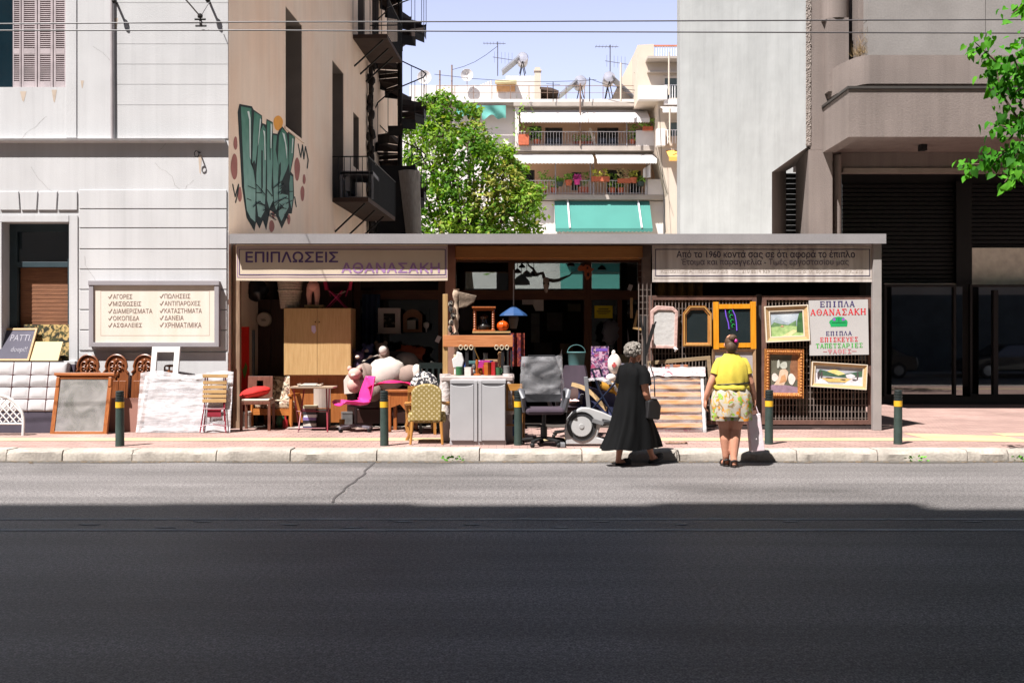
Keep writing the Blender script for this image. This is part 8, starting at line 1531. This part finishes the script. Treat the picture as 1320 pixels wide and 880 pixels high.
for s, e in ((-1, (-.197, -.01, 1.1)), (1, (.19, -.01, 1.1))): mb.tube([(s*.09, 0, 1.262), (s*.135, 0, 1.245), (s*.168, 0, 1.19), e], [.05, .062, .062, .064], 18, 1.0, False)
mb.wrinkle(.016, 9, 16); T.part('yellow_top', mb, YT_, smooth=True, angle=80)
mb = MB(); mb.tube([(.207*math.cos(t), .158*math.sin(t), .99+.012*math.cos(t*1)) for t in [j*math.pi/16 for j in range(33)]], .009, 6); T.part('belt', mb, M('black_cord', '#1b1a18', .6)); 
FL = patterned('leafy_shorts_print', '#aba295', ['#b59a5c', '#7fa23a', '#8a7350', '#d0842a'], 9, .6, .85, soft=.02)
mb = MB(); mb.loft([ringxy(0, 0, z, rx, ry, 48, fo, 13, ph) for z, rx, ry, fo, ph in ((.93, .2, .155, .01, 0), (.9, .215, .17, .018, .2), (.82, .24, .185, .022, .5), (.74, .248, .188, .024, .8), (.7, .247, .18, .024, 1), (.64, .246, .178, .026, 1.2), (.605, .242, .174, .03, 1.4))], cap=False)
for s in (-1, 1): mb.loft([ringxy(s*.1*q, (-.01 if s > 0 else .02), z, rx, ry, 32, .03, 9, s) for z, rx, ry, q in ((.76, .13, .165, 1), (.68, .137, .168, 1.02), (.6, .137, .162, 1.05), (.555, .135, .158, 1.06))], cap=False)
mb.wrinkle(.014, 12, 9); T.part('shorts', mb, FL, smooth=True, angle=80)
SAN = M('dark_sandal', '#2a2220', .5, .2, 8)
for x, y, r in ((-.06, .11, 3), (.02, .02, -3)):
    mb = MB(); mb.at((x, y, 0), R(r)); mb.lathe([(.001, .0)], n=3) if False else None; mb.prismz([(.045*math.cos(t)*(1 if math.sin(t) > 0 else .85), .13*math.sin(t)) for t in [j*math.pi/12 for j in range(24)]], .002, .022); mb.tube([(-.045, .05, .02), (-.03, .05, .062), (.03, .05, .062), (.045, .05, .02)], .014, 6); mb.tube([(-.04, -.09, .02), (-.035, -.1, .075), (0, -.115, .085), (.035, -.1, .075), (.04, -.09, .02)], .013, 6); T.part('sandal', mb, SAN, bevel=.003)
o = T.o.location; BGm = M('pink_white_bag', '#d6b9c0', .6, 0, 10, .2, 30, 0, .3, '#d5c8ca')
B = Thing('shopping_bag', 'pale pink and white shopping bag held in the right hand of the woman in yellow', 'bag', (o.x+.3, o.y+.05, .18), R(10), None, False, 0, R(-4)); mb = MB(); mb.hexa([(-.07, -.045, 0), (.1, -.045, 0), (.1, .045, 0), (-.07, .045, 0), (-.085, -.02, .42), (.085, -.02, .45), (.085, .02, .45), (-.085, .02, .42)]); B.part('sack', mb, BGm, bevel=.01)
mb = MB(); mb.tube([(-.05, -.02, .42), (.0, -.01, .56), (.02, 0, .58)], .006, 5); mb.tube([(.06, -.02, .44), (.03, -.01, .56), (.02, 0, .58)], .006, 5); B.part('handle', mb, BGm)
# --- woman in black walking to the right ---
T = Thing('person', 'grey haired woman in a long black dress walking right along the kerb', 'person', (PX(815, 12.05), 12.05, 0.0), R(-54)); T2 = T
# local frame: +y is forward (to the right in the picture), +x is her right (towards the road)
mb = MB()
limb(mb, [(-.07, -.02, .74), (-.07, -.12, .42), (-.06, -.13, .3), (-.05, -.17, .12), (-.05, -.18, .07)], [.09, .06, .055, .036, .034]); limb(mb, [(.07, .0, .74), (.06, .17, .43), (.06, .2, .3), (.05, .26, .13), (.05, .29, .085)], [.09, .06, .055, .036, .034])
limb(mb, [(-.05, -.19, .05), (-.05, -.11, .035), (-.05, -.04, .03)], [.032, .034, .028]); limb(mb, [(.05, .28, .065), (.05, .36, .07), (.05, .43, .085)], [.032, .034, .028])
mb.loft([ringxy(0, 0, z, rx, ry, 28) for z, rx, ry in ((.68, .11, .1), (.78, .17, .14), (.9, .16, .13), (1.0, .15, .12), (1.1, .155, .115), (1.17, .12, .085), (1.215, .06, .055))])
limb(mb, [(0, .0, 1.19), (0, .03, 1.3)], [.052, .048])
limb(mb, [(-.165, 0, 1.15), (-.22, .03, 1.0), (-.23, .06, .88), (-.22, .13, .76), (-.2, .16, .7)], [.055, .046, .042, .034, .026]); limb(mb, [(.165, 0, 1.15), (.215, .0, .98), (.215, .03, .86), (.2, .1, .74), (.19, .13, .68)], [.055, .048, .043, .034, .026])
hand(mb, (-.2, .16, .7), (.05, .25, -1), (.9, 0, 0), (0, 1, 0), .95, .6); hand(mb, (.19, .13, .68), (-.02, .25, -1), (-.9, 0, 0), (0, 1, 0), .95, .8)
hc = (0, .05, 1.355); hf = (-.05, 1, -.12); head(mb, hc, hf, s=.95)
body = remesh('body', mb, SKIN2, T.o, .008, 3); eyes(T, T.o, hc, hf, .95)
GHAIR = M('grey_curly_hair', '#5a534d', .75, 0, 22, 1.0, 40, 0, .3, '#8d867e'); mb = MB(); mb.ell((0, .02, 1.385), (.09, .1, .088), 20, 14); random.seed(8)
for i in range(150):
    d = Vector((random.gauss(0, 1), random.gauss(-.25, 1), random.gauss(.25, 1))).normalized()
    if d.y > .35 and d.z < .45: continue
    if d.z < -.75: continue
    p = Vector((0, .02, 1.38))+Vector((d.x*.092, d.y*.105, d.z*.088)); mb.ell(p, .02+.008*random.random(), 7, 5, .3, 5, i)
T.part('hair', mb, GHAIR, smooth=True)
DR = M('black_dress_cloth', '#050506', .85, .15, 5, .25, 60, 0, .15)
def dr(z, rx, ry, cy, fo, ph, n=72, cx=0): 
    out = []
    for j in range(n):
        t = 2*math.pi*j/n; k = 1+fo*(1.0*math.sin(6*t+ph)+.7*math.sin(11*t+ph*1.7)+.35*math.sin(17*t-ph)); out.append(Vector((cx+rx*k*math.cos(t), cy+ry*k*math.sin(t), z+.01*math.sin(5*t+ph))))
    return out
mb = MB(); mb.loft([dr(z, rx, ry, cy, fo, ph) for z, rx, ry, cy, fo, ph in ((.205, .26, .41, -.02, .075, 0), (.3, .25, .365, -.01, .08, .2), (.45, .23, .295, .0, .07, .4), (.6, .21, .235, -.01, .055, .6), (.75, .2, .195, -.01, .035, .8), (.88, .185, .165, 0, .02, 1), (.98, .178, .152, 0, .01, 1), (1.08, .185, .148, 0, .005, 1), (1.15, .18, .128, 0, 0, 1), (1.2, .13, .095, 0, 0, 1), (1.235, .075, .07, .01, 0, 1))], cap=False)
for s, e in ((-1, (-.232, .03, .99)), (1, (.232, .0, .97))): mb.tube([(s*.1, 0, 1.16), (s*.165, 0, 1.15), (s*.2, .01, 1.09), e], [.055, .066, .066, .072], 16, 1.0, False)
mb.wrinkle(.014, 10, 9); T.part('dress', mb, DR, smooth=True, angle=80)
for x, y, z, rx in ((-.05, -.1, .0, 0), (.05, .35, .03, 14)):
    mb = MB(); mb.at((x, y, z), 0, R(rx)); mb.prismz([(.045*math.cos(t), .125*math.sin(t)) for t in [j*math.pi/12 for j in range(24)]], .002, .03); mb.ell((0, .05, .045), (.043, .075, .035), 14, 8); T.part('clog', mb, BLACK, smooth=True)
hb = Thing('handbag', 'black leather handbag hanging from the shoulder of the woman in black', 'handbag', T2.o.location+Vector((.22, -.12, .55)), R(-54)); mb = MB(); mb.prismx([(-.11, .02), (.1, .0), (.12, .16), (.05, .26), (-.08, .24)], -.045, .045); hb.part('sack', mb, M('black_leather', '#1a1819'), bevel=.02)
mb = MB(); mb.tube([(.0, -.08, .26), (.0, -.1, .45), (-.05, -.06, .66), (-.06, .02, .68), (-.02, .06, .5), (.0, .05, .28)], .008, 6); hb.part('strap', mb, M('grey_strap', '#4a484c', .4))
# ---------------- overhead wires ----------------
WIRE = M('wire_grey', '#4c484a', .5, .1, 3)
def wpath(y0, y1, y2, Y): return [Vector((PX(-900, Y), Y, PZ(y0+1, Y))), P(0, y0, Y), P(330, (y0+y1)/2-1.0, Y), P(660, y1, Y), P(1320, y2, Y), Vector((PX(2200, Y), Y, PZ(y2-2, Y)))]
def wire(lab, pts, r):
    mb = MB(); mb.tube(pts, r, 6); o = single('overhead_wire', mb, WIRE, lab, 'wire', pts[0])
wire('upper of the two thin overhead wires crossing the whole view', wpath(31, 28, 25.5, 12.6), .0085); wire('lower of the two thin overhead wires crossing the whole view', wpath(39.5, 41, 43, 12.9), .0085)
T = Thing('wire_hanger', 'dark clamp holding the two overhead wires in front of the white townhouse', 'wire clamp', P(258, 27, 12.6), world=True); A = P(258, 22, 12.6); B_ = P(259, 33, 12.9)
mb = MB(); mb.tube([P(251, 25, 12.6), P(265, 25, 12.6)], .014, 6); mb.tube([P(252, 33.5, 12.9), P(266, 33.5, 12.9)], .014, 6); mb.tube([P(258, 19, 12.6), P(259, 33, 12.9)], .018, 6); mb.ell(P(258, 21, 12.65), .035, 8, 6); T.part('clamp', mb, DARKMET)
mb = MB(); mb.tube([P(238, -2, 12.0), P(257, 20, 12.6)], .01, 5); mb.tube([P(259, 21, 12.6), P(270, 3, 15.3)], .006, 5); T.part('stay_wire', mb, WIRE)
# ---------------- little things on the ground ----------------
WEED = M('weed_green', '#4f8a1e', .6, .25, 9); random.seed(2)
for px, lab in ((1181, 'bright green weed growing at the foot of the kerb right of the shop'), (585, 'small green weed at the foot of the kerb below the white cabinet'), (1312, 'low green weed at the kerb on the far right')):
    mb = MB()
    for i in range(26):
        a = random.uniform(0, 6.28); r = random.uniform(.02, .1); p = Vector((r*1.2*math.cos(a), -abs(r*math.sin(a))*.5, .01+random.random()*.05)); d = Vector((math.cos(a), -.4, random.uniform(.1, .7))).normalized()*random.uniform(.03, .06); s = Vector((-d.z, random.uniform(-.2, .2), d.x)).normalized()*.016
        mb.add([p, p+d*.5+s, p+d, p+d*.5-s], [(0,1,2,3)])
    o = single('kerb_weed', mb, WEED, lab, 'weed', (0, 0, 0)); o.location = (PX(px, 12.36), 12.36, .0)
mb = MB(); mb.slab(lambda u, v: (.3*u, .12*v, .012+.02*noise.noise(Vector((u*6, v*4, 1)))), 12, 6, .006)
mb.M = Matrix(); o = mb.obj('leaf_litter', M('brown_litter', '#7d5f4d', .9, .3, 20), None); o.location = (PX(858, 13.2), 13.2, G+.004); tag(o, 'brown dry scrap lying on the pavement behind the woman in black', 'litter')
random.seed(41); mb = MB()
for i in range(160):
    x = random.uniform(PX(312, 15.7), PX(560, 15.7)); y = random.uniform(15.5, 16.4); a = random.random()*6; s = random.uniform(.01, .05); mb.prismz([(x+s*math.cos(a+t), y+s*.6*math.sin(a+t)) for t in (0, 1.2, 2.6, 4, 5.1)], G+.016, G+.022)
tag(mb.obj('debris', M('pale_debris', '#a39a92', .9, .2, 20)), 'pale scraps of paper scattered under the goods of the left bay', 'debris', None, 'stuff')
mb = MB(); mb.box(PX(373, 15.6), PX(452, 15.6), 15.42, 15.9, G+.016, G+.022); single('floor_sheet', mb, M('pale_board', '#a89d95', .8, .1, 5), 'pale flat board lying under the folding table and cupboard', 'board', (PX(410, 15.6), 15.6, G))
# ---------------- parked cars seen in the dark glass, unseen trees added to shade the near road ----------------
CARB = M('dark_car_paint', '#15181c', .2, .1, 2, spec=.8); CGL = M('car_glass', '#0c0f11', .05, spec=1.0)
def car(x, y, lab):
    T = Thing('parked_car', lab, 'car', (x, y, 0), 0, 'cars parked on the near side')
    prof = [(-2.1, .3), (2.1, .3), (2.15, .55), (2.05, .72), (1.2, .9), (.55, 1.38), (-.9, 1.42), (-1.75, .95), (-2.1, .9), (-2.18, .55)]
    mb = MB(); n = len(prof); L_ = [(px, -.85+.12*max(0, pz-.9)*2, pz) for px, pz in prof]; R_ = [(px, .85-.12*max(0, pz-.9)*2, pz) for px, pz in prof]; mb.add(L_+R_, [tuple(range(n)), tuple(range(2*n-1, n-1, -1))]+[(i, i+n, (i+1) % n+n, (i+1) % n) for i in range(n)]); T.part('body', mb, CARB, bevel=.06)
    for s in (-1, 1): mb = MB(); mb.add([(p[0], s*(.865-.24*max(0, p[1]-.9)), p[1]) for p in ((1.05, .93), (.5, 1.32), (-.85, 1.35), (-1.5, .96))], [(0,1,2,3)]); T.part('side_window', mb, CGL)
    mb = MB(); mb.add([(1.24, -.7, .94), (1.24, .7, .94), (.62, .62, 1.35), (.62, -.62, 1.35)], [(0,1,2,3)]); T.part('windscreen', mb, CGL)
    for X in (-1.35, 1.35):
        for s in (-1, 1): mb = MB(); mb.lathe([(.2, -.1), (.31, -.1), (.32, 0), (.31, .1), (.2, .1)], (X, s*.78, .32), 20, 'y'); w_ = T.part('wheel', mb, BLACK, smooth=True, angle=30); mb = MB(); mb.lathe([(.02, -.105), (.2, -.1), (.2, .1), (.02, .105)], (X, s*.78, .32), 12, 'y'); T.part('rim', mb, M('rim_metal', '#8f9194', .3, metal=.7), parent=w_)
    for s in (-1, 1): mb = MB(); mb.ell((2.05, s*.62, .66), (.1, .16, .08), 10, 8); T.part('headlight', mb, M('headlight_glass', '#c4c8cb', .1), smooth=True)
    return T
cr = car(14.2, 2.25, 'dark parked car on the near side of the road, left of the two'); cr.o.rotation_euler = (0, 0, R(180)); c = copy_tree(cr.o); c.location = (20.5, 2.25, 0); c['label'] = 'dark parked car on the near side of the road, right of the two'
LFN = leaf_mat('shade_tree_leaf', '#24450f', '#3f6a1d')
def shade_tree(x, y, lab, seed):  # added out of view, crowns sized and clipped to block sky light
    T = Thing('street_tree', lab, 'tree', (x, y, G), 0, 'unseen trees added to shade the near road'); mb = MB(); mb.tube([(0, 0, 0), (.1, 0, 2), (0, .2, 4.2)], [.2, .16, .12], 10); T.part('trunk', mb, BARK, smooth=True); mb = MB(); random.seed(seed)
    for i in range(5200):
        d = Vector((random.gauss(0, 1), random.gauss(0, 1), random.gauss(0, 1))).normalized()*(random.random()**.4); p = Vector((d.x*3.9, 3.2+d.y*4.2, 6.4+d.z*2.9)); wy = y+p.y
        if p.z+G < EYE+.37*max(wy, 0)+.7 or wy > 8.7-.44*(p.z+G): continue
        q = Vector((random.gauss(0, 1), random.gauss(0, 1), random.gauss(0, .5))).normalized()*.24; s = Vector((random.gauss(0, 1), random.gauss(0, 1), random.gauss(0, .5))).normalized()*.15; mb.add([p-q, p+s, p+q, p-s], [(0,1,2,3)])
    T.part('crown', mb, LFN)
for i, x in enumerate((-9.5, -4.6, 4.8, 10.2)): shade_tree(x, -.9, ('unseen leafy tree added to shade the near road, far left of the camera', 'unseen leafy tree added to shade the near road, just left of the camera', 'unseen leafy tree added to shade the near road, just right of the camera', 'unseen leafy tree added to shade the near road, far right of the camera')[i], 50+i)
